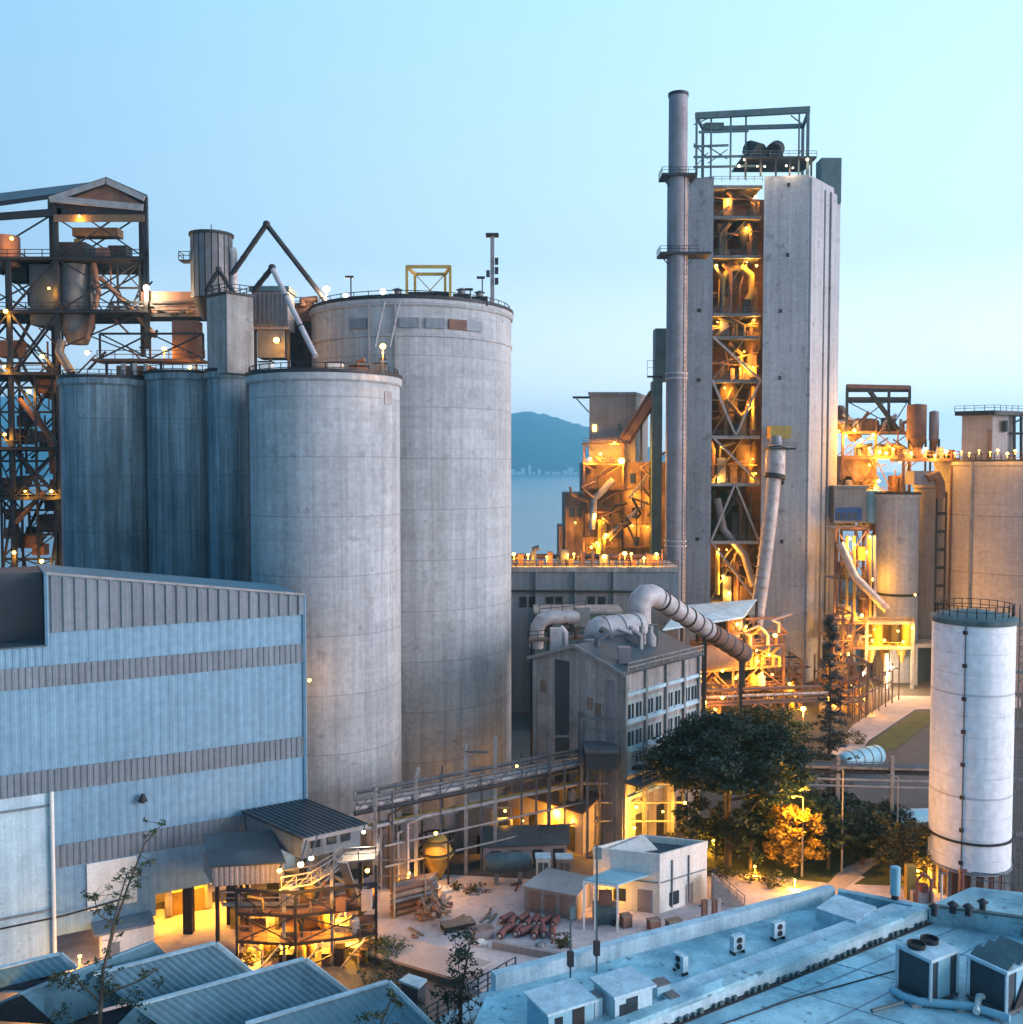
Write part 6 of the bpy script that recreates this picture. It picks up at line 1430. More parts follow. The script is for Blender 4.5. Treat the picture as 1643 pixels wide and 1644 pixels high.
for row in range(2):
    for k in range(7):
        p = G(806 + k * 13.5 + row * 5 + r_.uniform(-4, 4), 1500 - row * 17 + r_.uniform(-3.5, 3.5))
        if proto is None:
            proto = thing('red_roll', 'rust-red iron roll lying in the rows on the yard before the low store', 'iron roll', p, 'red iron rolls in rows on the yard')
            MB().tube([p + V((-.3, -.8, .4)), p + V((.3, .8, .4))], .37, 14).build('barrel', M['red'], proto, True)
            for s in (-1, 1): MB().tube([p + V((.3 * s, .8 * s, .4)), p + V((.42 * s, 1.12 * s, .4))], .18, 10).build('shaft_end', M['steelp'], proto, True)
        else:
            o = proto.copy(); COL.objects.link(o); o.location = p; o.rotation_euler.z = r_.uniform(-.5, .4)
            for ch in proto.children: c2 = ch.copy(); COL.objects.link(c2); c2.parent = o
for px, py, sx, sy, sz, mt, lb in ((735, 1490, 3.2, 1.4, .5, 'steel', 'dark flat steel plate stack on the yard left of the red rolls'), (775, 1506, 2.0, 1.2, .9, 'stack', 'dark low crate of scrap left of the red rolls'),
        (905, 1512, 1.3, 1.0, 1.0, 'leaf2', None), (1005, 1488, 1.0, .9, 1.1, 'rusty', 'brown crate under the wall right of the carport posts'), (1050, 1492, 1.2, .8, .9, 'rusty', 'brown crate at the front corner of the white yard building'), (1082, 1490, 1.5, .8, .7, 'steelg', 'grey low crate below the window of the white yard building')):
    if lb is None: continue
    p = G(px, py); T = thing('crate', lb, 'crate', p)
    MB().obox((p.x, p.y, sz / 2 + .05), (sx, sy, sz), .4).build('body', M[mt], T); MB().obox((p.x, p.y, sz + .11), (sx + .1, sy + .1, .1), .4).build('lid', M['wood'], T)
# loading platform and dark retaining wall below it
T = thing('loading_platform', 'pale concrete platform with a dark retaining wall, front edge of the yard', 'platform', G(640, 1545))
q = [G(545, 1516, 1), G(735, 1572, 1), G(790, 1545, 1), G(640, 1500, 1)]
MB().prism([(p.x, p.y) for p in q], .75, 1.0).build('slab', M['path'], T)
MB().prism([(p.x, p.y) for p in (q[0], q[1], q[1] + V((0, .4, 0)), q[0] + V((0, .4, 0)))], 0, .74).build('retaining_wall', M['darkclad'], T)
tag(MB().prism([(p.x, p.y) for p in (G(380, 1575), G(545, 1519), G(735, 1577), G(800, 1604), G(740, 1900), G(200, 1900))], .02, .04).build('shade_sheet', M['asphalt']), kind='structure')  # dark sheet painting in the shade in front of the loading platform
r_ = random.Random(19)
for k in range(26):
    px, py = r_.uniform(640, 930), r_.uniform(1425, 1525); p = G(px, py)
    if 800 < px < 950 and 1430 < py < 1510: continue
    nm, mt = (('rubble', 'conc'), ('plank', 'wood'), ('steel_offcut', 'rusty'), ('sack', 'paint'))[k % 4]
    T = thing(nm, {'rubble': 'grey lump of rubble lying about on the open yard', 'plank': 'loose weathered plank lying about on the open yard', 'steel_offcut': 'rusty steel offcut lying about on the open yard', 'sack': 'pale lumpy sack lying about on the open yard'}[nm], nm.replace('steel_', ''), p, 'loose ' + nm.replace('_', ' ') + 's on the yard')
    g = r_.uniform(0, 3.1); d = V((math.cos(g), math.sin(g), 0))
    if nm == 'plank': MB().bar(p - d * 1.1 + V((0, 0, .1)), p + d * 1.1 + V((0, 0, .16)), .28, .09).build('board', M[mt], T)
    elif nm == 'steel_offcut': MB().bar(p - d * .9 + V((0, 0, .12)), p + d * .9 + V((0, 0, .12)), .2).bar(p + d * .6 + V((0, 0, .3)), p + d * .6 + V((-d.y, d.x, .1)) * .8, .18).build('bar', M[mt], T)
    else:
        b = MB(); 
        for q in range(4): b.sph(p + V((r_.uniform(-.5, .5), r_.uniform(-.35, .35), .2)), r_.uniform(.25, .5), 6, .7)
        b.build('lump', M[mt], T)
T = thing('kerb_wall', 'low warm-lit kerb wall in front of the scrap at the yard middle', 'wall', G(850, 1530))
a_, c_ = G(790, 1524), G(905, 1545)
MB().prism([(a_.x, a_.y), (c_.x, c_.y), (c_.x, c_.y + .5), (a_.x, a_.y + .5)], 0, .7).build('wall', M['pinkconc'], T)

# ================================================================== FOREGROUND SHEDS
def gable_shed(label, p_a, p_b, p_e, z_r, z_e, slope_back=5.5, z0=0.0, mt='roof', lit=False):
    """ridge from pixel p_a to p_b at height z_r; near eave corner at pixel p_e, height z_e"""
    a, c, e_ = G(*p_a, z_r), G(*p_b, z_r), G(*p_e, z_e); off = e_ - c
    T = thing('metal_shed', label, 'shed', ((a.x + c.x) / 2, (a.y + c.y) / 2, z0))
    d = (c - a).normalized(); nb = V((-off.x, -off.y, off.z)) ; nb = nb * 1.0
    n = max(8, int((c - a).length / .5))
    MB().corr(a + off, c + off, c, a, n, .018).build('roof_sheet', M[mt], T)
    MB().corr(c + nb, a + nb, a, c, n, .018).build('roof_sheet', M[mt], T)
    MB().bar(a + V((0, 0, .08)), c + V((0, 0, .08)), .35, .12).build('ridge_cap', M['kerbw'], T)
    for s in (off, nb): MB().bar(c + d * .1 + V((0, 0, .02)), c + s + d * .1 + V((0, 0, .02)), .18, .3).build('bargeboard', M['kerbw'], T)
    i0, i1 = .96, .5
    w = [a + off * i0 + d * .4, c + off * i0 - d * .5, c + nb * i0 - d * .5, a + nb * i0 + d * .4]
    MB().prism([(p.x, p.y) for p in w], z0, z_e - .25).build('wall', M['darkclad'], T)
    g = c - d * .5
    MB().add([w[1] + V((0, 0, z_e - .24 - w[1].z)), w[2] + V((0, 0, z_e - .24 - w[2].z)), V((g.x, g.y, z_r - .3))], [[0, 1, 2]]).build('gable_panel', M['darkclad'], T)
    return T
gable_shed('blue metal-roofed shed nearest the striped hall wall, behind its two sister roofs', (150, 1566), (345, 1516), (408, 1568), 12, 9.2)
gable_shed('middle blue metal-roofed shed with an open dark gable end', (215, 1617), (488, 1541), (560, 1597), 12, 9.0)
gable_shed('nearest blue metal-roofed shed, cut by the bottom edge', (395, 1646), (622, 1578), (695, 1650), 12, 9.0)
gable_shed('wide blue shed roof at the far left edge above the dark gable', (-140, 1590), (95, 1533), (120, 1556), 10.5, 9.3)
T = thing('dark_gable_shed', 'shed with a dark gable and lamp-lit inside at the bottom left corner', 'shed', G(20, 1644, 8))
ap_ = G(32, 1594, 12.5); r1 = G(96, 1650, 9.2); l1 = G(-70, 1640, 9.2); bk = V((6, 7, 0))
MB().slab(ap_, r1, r1 + bk, ap_ + bk, .15).build('roof_sheet', M['roof'], T); MB().slab(l1, ap_, ap_ + bk, l1 + bk, .15).build('roof_sheet', M['roof'], T)
MB().add([l1 + V((.3, .3, 0)), r1 + V((-.3, .3, 0)), ap_ + V((0, .3, -.3)), r1 + V((-.3, .3, 0)) - (r1 + V((-.3, .3, 0)) - ap_) * .12], [[0, 1, 2]]).build('gable_panel', M['darkclad'], T)
for p in (l1, r1): MB().bar((p.x, p.y + .4, 0), (p.x, p.y + .4, 9.0), .4).build('post', M['steel'], T)
MB().box(l1.x, l1.y + 4, 0, r1.x, l1.y + 4.3, 9).build('back_wall', M['pinkconc'], T)
T = thing('small_kiosk', 'small kiosk with a pale flat roof and dark sides, right of the nearest shed roof', 'kiosk', G(655, 1620))
q = [G(640, 1574, 4.2), G(672, 1586, 4.2), G(686, 1572, 4.2), G(656, 1563, 4.2)]
MB().prism([(p.x, p.y) for p in q], 4.02, 4.2).build('roof', M['kerbw'], T)
o = sum((V(p) for p in q), V()) / 4
MB().prism([((p.x - o.x) * .85 + o.x, (p.y - o.y) * .85 + o.y) for p in q], 0, 4.0).build('wall', M['darkclad'], T)
T = thing('yard_fence', 'blue-grey railing fence stepping along the edge of the near roof', 'fence', G(760, 1600))
a_, c_ = G(668, 1660, 8), G(828, 1566, 8)
for k in range(11):
    p = a_.lerp(c_, k / 10); MB().bar((p.x, p.y, 0), (p.x, p.y, 9.4), .12).build('post', M['steelg'], T)
for z in (8.5, 8.95, 9.4): MB().bar((a_.x, a_.y, z), (c_.x, c_.y, z), .07).build('rail', M['steelg'], T)
MB().prism([(a_.x, a_.y), (c_.x, c_.y), (c_.x, c_.y + .3), (a_.x, a_.y + .3)], 0, 8.0).build('base_wall', M['kerbw'], T)
n_ = V((a_.y - c_.y, c_.x - a_.x, 0)).normalized() * -1.5
MB().prism([(p.x, p.y) for p in (a_ + n_, c_ + n_, c_, a_)], 7.8, 8.0).build('walkway', M['kerbw'], T)

# ================================================================== NEAR FLAT ROOF
zr_o = 14.0
rc_ = G(1330, 1441, zr_o); rl = G(800, 1581, zr_o); rr_ = G(1700, 1512, zr_o)
dl = (rl - rc_).normalized(); dr = (rr_ - rc_).normalized()
T = thing('office_building', 'near building with a wide water-stained flat concrete roof and parapets', 'building', (20, 62, 0))
P0, P1, P2 = rc_ + dl * ((rl - rc_).length + .5), rc_, rc_ + dr * 34
P3, P4 = P2 + V((-6, -34, 0)), G(690, 1800, zr_o)
poly = [P0, P4, P3, P2, P1]
MB().prism([(p.x, p.y) for p in poly], 0, zr_o).build('wall', M['conc'], T)
q0 = rc_ + dr * 6.5                                   # gutter line start: from (1490,1480) to (1130,1625)
g1, g0 = G(1492, 1481, zr_o), G(1090, 1641, zr_o); gd = (g0 - g1).normalized(); g2 = g1 + gd * 40
gn = V((-gd.y, gd.x, 0)); gn = gn if gn.dot(rl - g1) > 0 else -gn      # towards the outer parapet
def para(a, c, wd, z0, z1, nm, mt, nrm):
    return MB().prism([(p.x, p.y) for p in (a, c, c + nrm * wd, a + nrm * wd)], z0, z1).build(nm, M[mt], T)
n1 = V((dl.y, -dl.x, 0)); n1 = n1 if n1.dot(g1 - rc_) > 0 else -n1
n2 = V((dr.y, -dr.x, 0)); n2 = n2 if n2.dot(V((0, -1, 0))) > 0 else -n2
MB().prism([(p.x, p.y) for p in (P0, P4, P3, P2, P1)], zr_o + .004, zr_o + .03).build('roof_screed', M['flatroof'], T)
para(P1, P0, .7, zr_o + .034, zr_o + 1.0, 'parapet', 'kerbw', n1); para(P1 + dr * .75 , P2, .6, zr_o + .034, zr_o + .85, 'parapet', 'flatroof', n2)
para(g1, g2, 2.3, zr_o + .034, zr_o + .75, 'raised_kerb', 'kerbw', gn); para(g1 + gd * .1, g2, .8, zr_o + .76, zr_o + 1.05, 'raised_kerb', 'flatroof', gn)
para(g1, g2, .35, zr_o + .034, zr_o + .10, 'gutter', 'rubber', -gn)
for k in range(60):
    if k * 7 % 5 == 1: continue
    p = g1 + gd * (.4 + k * .55)
    MB().obox((p.x - gn.x * .12, p.y - gn.y * .12, zr_o + .2), (.16 + .05 * (k * 3 % 5), .2, .16 + .05 * (k * 5 % 4)), .5 + .3 * (k % 3)).build('gutter_stone', M['teal'], T)
for (xa, ya, xb, yb_) in ((1300, 1660, 1600, 1505), (1180, 1640, 1540, 1490), (1420, 1505, 1700, 1570), (1330, 1545, 1640, 1628), (1240, 1580, 1500, 1660)):
    p, p2 = G(xa, ya, zr_o), G(xb, yb_, zr_o); MB().bar(p + V((0, 0, .036)), p2 + V((0, 0, .036)), .09, .02).build('membrane_seam', M['roof'], T)
p, p2 = G(1150, 1650, zr_o), G(1440, 1560, zr_o); MB().tube([p + V((0, 0, .08)), p.lerp(p2, .4) + V((.3, .5, .08)), p2 + V((0, 0, .08))], .04, 6).build('roof_cable', M['rubber'], T)
p = G(1310, 1478, zr_o); p2 = G(1375, 1500, zr_o); d_ = (p2 - p).normalized(); n_ = V((-d_.y, d_.x, 0))
MB().prism([(q.x, q.y) for q in (p, p2, p2 + n_ * 3.2, p + n_ * 3.2)], zr_o + .034, zr_o + .9).build('roof_upstand', M['kerbw'], T)
for (xa, ya, xb, yb_) in ((1340, 1462, 1400, 1474), (1420, 1470, 1490, 1478)):
    p, p2 = G(xa, ya, zr_o), G(xb, yb_, zr_o); MB().bar(p + V((0, 0, .15)), p2 + V((0, 0, .15)), .5, .25).build('roof_duct', M['flatroof'], T)
# raised block at the right
bq = [G(1492, 1483, zr_o), G(1720, 1515, zr_o), G(1720, 1470, zr_o), G(1560, 1452, zr_o)]
MB().prism([(p.x, p.y) for p in bq], zr_o + .035, zr_o + 1.3).build('raised_block', M['flatroof'], T)
MB().bar(bq[0] + V((0, 0, 1.35)), bq[1] + V((0, 0, 1.35)), .35, .14).build('block_coping', M['teal'], T)
for px, py in ((1500, 1470), (1530, 1466), (1555, 1470), (1578, 1462)):
    p = G(px, py, zr_o + 1.3); T2 = thing('roof_vent', 'small dark roof vent standing on the raised roof block by the white tank', 'roof vent', p, 'small dark roof vents on the raised block')
    MB().lathe(p.x, p.y, [(.22, p.z), (.22, p.z + .6)], 10).build('pipe_run', M['steel'], T2, True); MB().lathe(p.x, p.y, [(.4, p.z + .6), (.1, p.z + .85)], 10).build('cowl', M['steel'], T2, True)
T2 = thing('guard_rail', 'thin railing on the raised block of the near roof', 'railing', bq[3] + V((0, 0, 1.3)))
rail(T2, [bq[3] + V((0, 0, 1.3)), bq[2] + V((0, 0, 1.3))], False, 1.1, 'steelg', 1.8, .06)

# split air-conditioner units on the terrace
def splitunit(px, py, label, rz):
    p = G(px, py, zr_o + .03); T = thing('air_conditioner', label, 'air conditioner', p)
    MB().obox((p.x, p.y, p.z + .72), (.95, .42, 1.0), rz).build('casing', M['kerbw'], T)
    d = V((math.sin(rz), -math.cos(rz), 0)); q = p + d * .27; t_ = V((d.y, -d.x, 0))
    for z in (.50, .95):
        c_ = V((q.x, q.y, p.z + z)); MB().tube([c_ - d * .06, c_ + d * .01], .19, 14).build('fan_grille', M['rubber'], T, True)
    for s in (-.4, .4): MB().obox((p.x + t_.x * s, p.y + t_.y * s, p.z + .06), (.1, .5, .24), rz).build('foot', M['steel'], T)
splitunit(1093, 1562, 'leftmost of three white air conditioners along the near roof parapet', -1.0)
splitunit(1184, 1530, 'middle of three white air conditioners along the near roof parapet', .5)
splitunit(1249, 1508, 'farthest of three white air conditioners along the near roof parapet', .5)
# chillers
def chiller(px, py, label, rz, sx, sy, sz, fans):
    p = G(px, py, zr_o + .03); T = thing('chiller', label, 'chiller', p); ca, sa = math.cos(rz), math.sin(rz)
    def L_(x, y, z): return V((p.x + x * ca - y * sa, p.y + x * sa + y * ca, p.z + z))
    MB().obox(tuple(L_(0, 0, .2)), (sx, sy, .2), rz).build('base_frame', M['steelg'], T)
    for x in (-1, 1):
        for y in (-1, 1): MB().bar(L_(x * (sx / 2 - .08), y * (sy / 2 - .08), .3), L_(x * (sx / 2 - .08), y * (sy / 2 - .08), sz - .15), .16).build('corner_post', M['kerbw'], T)
    MB().obox(tuple(L_(0, 0, sz * .5 + .1)), (sx - .3, sy - .3, sz - .45), rz).build('coil', M['darkclad'], T)
    MB().obox(tuple(L_(0, -sy / 2 + .12, sz * .5 + .1)), (sx * .42, .08, sz - .5), rz).build('panel', M['cyan'], T)
    b = MB()
    for k in range(5): b.obox(tuple(L_(sx / 2 - .1, -sy * .4 + k * sy * .2, sz * .5 + .1)), (.1, .14, sz - .5), rz)
    b.build('louvre', M['steelg'], T)
    MB().obox(tuple(L_(0, 0, sz - .05)), (sx, sy, .2), rz).build('top_panel', M['kerbw'], T)
    for x, y in fans:
        c_ = L_(x, y, sz + .05); MB().lathe(c_.x, c_.y, [(.52, c_.z), (.56, c_.z + .25), (.48, c_.z + .25), (.46, c_.z + .06), (.05, c_.z + .05)], 18).build('fan', M['rubber'], T, True)
    return T
chiller(1488, 1596, 'left rooftop chiller with two round fans on the near flat roof', .55, 2.7, 2.5, 2.9, [(-.62, .3), (.62, .3)])
chiller(1612, 1606, 'right rooftop chiller with slanted dark top louvres, cut by the right edge', .55, 3.6, 2.6, 2.7, [])
ch = bpy.data.objects[[o.name for o in bpy.data.objects if o.name.startswith('chiller')][-1]]; p = ORG[ch.name]; ca, sa = math.cos(.55), math.sin(.55)
def L_(x, y, z): return V((p.x + x * ca - y * sa, p.y + x * sa + y * ca, p.z + z))
MB().add([L_(-1.1, -1.34, .35), L_(1.1, -1.34, .35), L_(0, -1.34, 2.0), L_(-1.1, -1.24, .35), L_(1.1, -1.24, .35), L_(0, -1.24, 2.0)], [[0, 1, 2], [5, 4, 3], [0, 3, 4, 1], [1, 4, 5, 2], [2, 5, 3, 0]]).build('vent_opening', M['rubber'], ch)
for k in range(3): MB().slab(L_(-1.6 + k * 1.15, -1.2, 2.78), L_(-.85 + k * 1.15, -1.2, 3.15), L_(-.85 + k * 1.15, 1.2, 3.15), L_(-1.6 + k * 1.15, 1.2, 2.78), .06).build('top_louvre', M['teal'], ch)
T = thing('roof_pipework', 'insulated pale blue pipes bending around the chillers on the near flat roof', 'pipe', G(1500, 1625, zr_o))
z = zr_o + .35
def gp(px, py, dz=0): p = G(px, py, z); return V((p.x, p.y, z + dz))
MB().tube([gp(1432, 1588), gp(1450, 1600), gp(1475, 1608), gp(1560, 1616), gp(1622, 1636)], .24, 10).build('pipe_run', M['cyan'], T, True)
MB().tube([gp(1568, 1625), gp(1572, 1606, .2), gp(1606, 1606, .3), gp(1632, 1590, .4)], .2, 10).build('pipe_run', M['paint'], T, True)
MB().tube([gp(1450, 1608, -.05), gp(1400, 1622, -.05)], .12, 8).build('pipe_run', M['teal'], T, True)
for px, py in ((1470, 1607), (1540, 1614), (1600, 1628)): p = gp(px, py); MB().box(p.x - .3, p.y - .25, zr_o + .03, p.x + .3, p.y + .25, z - .15).build('support', M['conc'], T)
# rooftop cabins, bottom middle
def cabin(label, px, py, sx, sy, sz, rz, mt, door):
    p = G(px, py, zr_o + .03); T = thing('roof_cabin', label, 'cabin', p)
    ca, sa = math.cos(rz), math.sin(rz)
    def L_(x, y, z): return (p.x + x * ca - y * sa, p.y + x * sa + y * ca, p.z + z)
    MB().obox(L_(0, 0, sz / 2), (sx, sy, sz), rz).build('wall', M[mt], T)
    MB().obox(L_(0, 0, sz + .08), (sx + .35, sy + .35, .14), rz).build('roof', M['kerbw'], T)
    MB().obox(L_(sx * door, -sy / 2 - .03, .95), (.75, .05, 1.8), rz).build('door', M['rubber' if mt == 'cyan' else 'glass'], T)
    MB().obox(L_(-sx * .28, -sy / 2 - .02, 1.3), (.5, .04, .6), rz).build('window', M['glass'], T)
cabin('pale blue open cabin at the bottom edge of the near roof', 900, 1655, 3.0, 2.4, 1.9, .5, 'cyan', .15)
cabin('blue-white tall cabin right of the open pale blue cabin', 1000, 1636, 2.6, 2.2, 2.1, .5, 'kerbw', -.05)
for px, py, ww, hh, lb in ((1060, 1618, .9, 1.5, 'narrow blue cabinet right of the tall roof cabin'), (1078, 1625, .6, 1.0, 'short grey cabinet beside the narrow blue cabinet'), (956, 1650, .5, 1.9, 'slim white cabinet between the two roof cabins')):
    p = G(px, py, zr_o + .03); T = thing('roof_cabinet', lb, 'cabinet', p)
    MB().obox((p.x, p.y, p.z + hh / 2), (ww, .7, hh), .5).build('casing', M['cyan' if px == 1060 else 'kerbw'], T); MB().obox((p.x, p.y, p.z + hh + .05), (ww + .1, .8, .08), .5).build('lid', M['steelg'], T)
for px, py, hh, lb in ((916, 1580, 5.0, 'dark double post at the left end of the near roof'), (958, 1562, 8.2, 'thin dark mast rising beside the roof cabins, crossing the carport')):
    p = G(px, py, zr_o); T = thing('mast', lb, 'mast', p)
    MB().bar((p.x, p.y, zr_o + .03), (p.x, p.y, zr_o + hh), .12).build('pole', M['teal'], T); MB().obox((p.x, p.y, zr_o + 1.6), (.35, .35, .9), .3).build('junction_box', M['steel'], T); MB().obox((p.x + .1, p.y, zr_o + hh - .5), (.35, .2, .7), .3).build('antenna', M['teal'], T)
p = G(1437, 1462, zr_o); T = thing('standpipe', 'pale cyan standpipe with a dark base on the far edge of the near roof', 'pipe', p)
MB().lathe(p.x, p.y, [(.25, zr_o + .04), (.25, zr_o + 1.2)], 12).build('base', M['steel'], T, True); MB().lathe(p.x, p.y, [(.36, zr_o + 1.2), (.36, zr_o + 3.2), (.1, zr_o + 3.3)], 14).build('pipe_run', M['cyan'], T, True)
# ================================================================== TREES AND SHRUBS
bp_ = G(1168, 1392); ty = bp_.y
c = at(1170, 1216, ty)
cl = crown(c, 8.4, 7.5, 4.5, 120, 5, .14, .36, .45, -.75) + crown(at(1108, 1222, ty - 1), 4.6, 4.5, 2.6, 34, 6, .2, .4, .3, -.8) + crown(at(1248, 1230, ty), 3.8, 4.5, 3.0, 34, 8, .2, .4, .3, -.8)
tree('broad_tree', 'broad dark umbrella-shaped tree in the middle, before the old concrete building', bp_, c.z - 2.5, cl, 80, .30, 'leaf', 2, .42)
# sparse conifer
p = G(1330, 1302); Yc = p.y; zt_ = Z(992, Yc, 1330); r_ = random.Random(14)
T = thing('conifer', 'tall thin sparse conifer right of the kiln tower foot', 'tree', p)
b = MB().tube([p, V((p.x + .1, p.y, zt_ * .5)), V((p.x - .1, p.y, zt_))], [.3, .2, .05], 8); cl = []
for k in range(150):
    f = r_.uniform(.06, 1) ** 1.15; z = zt_ * f; ln = (1 - f) ** .7 * 4.2 + .25; g = r_.uniform(0, 6.28); ln *= r_.uniform(.25, 1.15)
    q = V((p.x + math.cos(g) * ln, p.y + math.sin(g) * ln, z + ln * r_.uniform(-.35, .35))); b.tube([V((p.x, p.y, z)), q], [.07, .02], 5)
    cl += [(V((p.x, p.y, z)).lerp(q, .35), .34), (V((p.x, p.y, z)).lerp(q, .7), .46), (q, .5)]
b.build('trunk', M['bark'], T, True); leaves(cl, 60, .2, 3, .8).build('crown', M['needle'], T)
# lamp-lit tree and the dark belt of trees round it
p = G(1278, 1402); c = at(1276, 1338, p.y)
tree('lit_tree', 'rounded tree lit golden by the lamp pole in front of it', p, c.z - .5, crown(c, 3.7, 2.6, 3.8, 54, 31, .14, .34, .3, -.9), 75, .24, 'leaflit', 5, .2)
for i, (px, py, top, rx, mt, lb) in enumerate((
        (1112, 1392, 1290, 2.4, 'leaf', 'dark bushy tree left of the white house stair, under the broad tree'),
        (1205, 1398, 1278, 2.6, 'leaf', 'dark tree between the broad tree trunk and the golden lit tree'),
        (1330, 1396, 1286, 2.6, 'leaf', 'dark tree right of the golden lit tree'),
        (1385, 1388, 1296, 2.4, 'leaf', 'dark tree between the two grey posts of the flat pipe bridge'),
        (1448, 1412, 1318, 3.6, 'leaf2', 'brownish round bushy tree at the left of the white upright tank'),
        (1406, 1372, 1306, 2.2, 'leaf3', 'small dim tree behind the brownish bushy tree'),
        (1150, 1378, 1296, 2.6, 'leaf', 'dark low tree left of the broad tree trunk'),
        (1238, 1376, 1272, 3.0, 'leaf', 'dark tree behind the left side of the golden lit tree'),
        (1310, 1372, 1274, 3.0, 'leaf', 'dark tree behind the right side of the golden lit tree'),
        (1362, 1362, 1284, 2.8, 'leaf', 'dark tree behind the taller grey lamp pole'),
        (1322, 1346, 1268, 3.4, 'leaf', 'large dark tree just behind the flat pipe bridge, right of the broad tree'),
        (1376, 1344, 1282, 3.2, 'leaf', 'dark tree behind the flat pipe bridge at its middle'),
        (1420, 1350, 1290, 3.0, 'leaf', 'dark tree behind the flat pipe bridge near the white upright tank'),
        (1270, 1340, 1262, 3.2, 'leaf', 'dark tree behind the broad tree crown on its right side'),
        (1150, 1196, 1138, 4.4, 'leaf', 'dim dark tree behind the broad tree, below the rusty pipe bridge'),
        (1205, 1190, 1134, 4.2, 'leaf', 'second dim dark tree below the rusty pipe bridge, right of its neighbour'),
        (1258, 1200, 1140, 4.2, 'leaf', 'dim dark tree left of the sparse conifer, below the rusty pipe bridge'),
        (1475, 1388, 1330, 2.6, 'leaf', 'dark tree squeezed against the white upright tank'))):
    p = G(px, py); h_ = Z(top, p.y); c = V((p.x, p.y, h_ * .58))
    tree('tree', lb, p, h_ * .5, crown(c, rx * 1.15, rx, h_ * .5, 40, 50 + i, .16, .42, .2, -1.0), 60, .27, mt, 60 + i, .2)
for i, (px, py, rx, hh, mt, lb) in enumerate((
        (1255, 1424, 2.4, 1.3, 'leaf3', 'low olive shrub at the foot of the lamp pole'), (1205, 1414, 2.4, 1.1, 'leaf2', 'low flat shrub on the grass bank left of the lamp pole'),
        (1160, 1408, 1.7, 1.2, 'leaf', 'dark shrub at the right edge of the white house roof'),
        (612, 1548, 2.3, 2.2, 'leaf3', 'olive bush growing at the front of the pale loading platform'), (430, 1538, 1.9, 1.6, 'leaf3', 'dark green bush in front of the lit loading bay'), (395, 1548, 1.3, 1.2, 'leaf2', 'small bush at the right end of the first shed roof'),
        (497, 1530, 1.2, 1.0, 'leaf3', 'small bush below the loading shed stair'), (905, 1522, .8, 1.5, 'leaf2', 'small yellowish potted shrub by the dark double post'), (735, 1428, 1.0, .7, 'leaf2', 'tiny weed clump at the foot of a rack post'), (768, 1432, 1.5, .8, 'leaf2', 'low weed clump left of the green horizontal tank'),
        (1300, 1232, 2.6, 2.6, 'leaf', 'dark shrub at the foot of the sparse conifer'), (1345, 1195, 2.0, 1.8, 'leaf2', 'rusty brown shrub behind the banded tank'), (1375, 1195, 1.8, 2.0, 'leaf2', 'orange-brown shrub beside the pale road'), (620, 1590, 2.6, 1.8, 'leaf', 'dark shrub in the gap behind the nearest shed roof'))):
    p = G(px, py); T = thing('shrub', lb, 'shrub', p)
    cl = crown((p.x, p.y, hh * .5), rx, rx * .7, hh * .6, 20, 80 + i, .3, .5, .2, -.8)
    leaves(cl, 60, .16, 90 + i, .7).build('foliage', M[mt], T)
    b = MB()
    for k in range(5): q = cl[k][0]; b.tube([p, q], [.06, .02], 5)
    b.build('stem', M['bark'], T)
# near trees at the bottom edge
r_ = random.Random(77)
def sparse(label, px, Y_, spec, seed, n, size):
    p = at(px, 1700, Y_); p = V((p.x, p.y, 0)); T = thing('sparse_tree', label, 'tree', p); b = MB(); cl = []; rr = random.Random(seed)
    for pts, r0 in spec:
        q = [at(x, y, Y_ + dz) for x, y, dz in pts]; b.tube(q, [r0 * (1 - .85 * i / (len(q) - 1)) for i in range(len(q))], 7)
        for i in range(len(q)):
            if i == 0: continue
            for _ in range(6):
                s = q[i - 1].lerp(q[i], rr.random()); t_ = s + V((rr.uniform(-1, 1), rr.uniform(-1, 1), rr.uniform(-.2, .9))) * rr.uniform(.4, 1.1); b.tube([s, t_], [.03, .012], 4)
                if rr.random() < .75: cl.append((t_, rr.uniform(.16, .38)))
    b.build('trunk', M['bark'], T, True); leaves(cl, n, size, seed, .8).build('twig_leaves', M['leaf3'], T)
    return T
b0 = at(160, 1700, 62)
T = sparse('tall sparse sapling with thin branches before the striped hall wall', 160, 62, [
    ([(160, 1850, 0), (160, 1640, 0), (165, 1560, 0), (185, 1485, .3), (205, 1425, .5), (232, 1355, .8), (262, 1322, 1)], .16),
    ([(165, 1560, 0), (190, 1450, -1), (205, 1400, -1.4), (238, 1410, -1.6)], .08), ([(185, 1485, .3), (160, 1470, 0), (150, 1440, 0), (185, 1435, 0)], .06), ([(160, 1600, 0), (225, 1575, 0), (262, 1550, -.4)], .08), ([(160, 1610, 0), (110, 1560, .3), (95, 1590, .3)], .08)], 4, 150, .12)
cl = []
for _ in range(46):
    x, y = r_.uniform(78, 262), r_.uniform(1568, 1700); cl.append((at(x, y, 62 + r_.uniform(-2, 2)), r_.uniform(.35, .75)))
leaves(cl, 75, .13, 8, .7).build('crown', M['leaf'], T)
cl = []
for _ in range(64):
    f = r_.random(); y = 1495 + 210 * f; x = 752 - 40 * f + r_.gauss(0, 10 + 26 * f); cl.append((at(x, y, 66 + r_.uniform(-1.5, 1.5)), r_.uniform(.3, .7)))
p = at(735, 1800, 66); p.z = 0
T = thing('pointed_tree', 'dark pointed evergreen at the bottom edge, left of the near roof', 'tree', p)
b = MB().tube([p, at(740, 1600, 66), at(757, 1500, 66)], [.22, .13, .03], 8)
for c_, rad in cl[::4]: b.tube([at(742, 1560 + 80 * r_.random(), 66), c_], [.05, .015], 5)
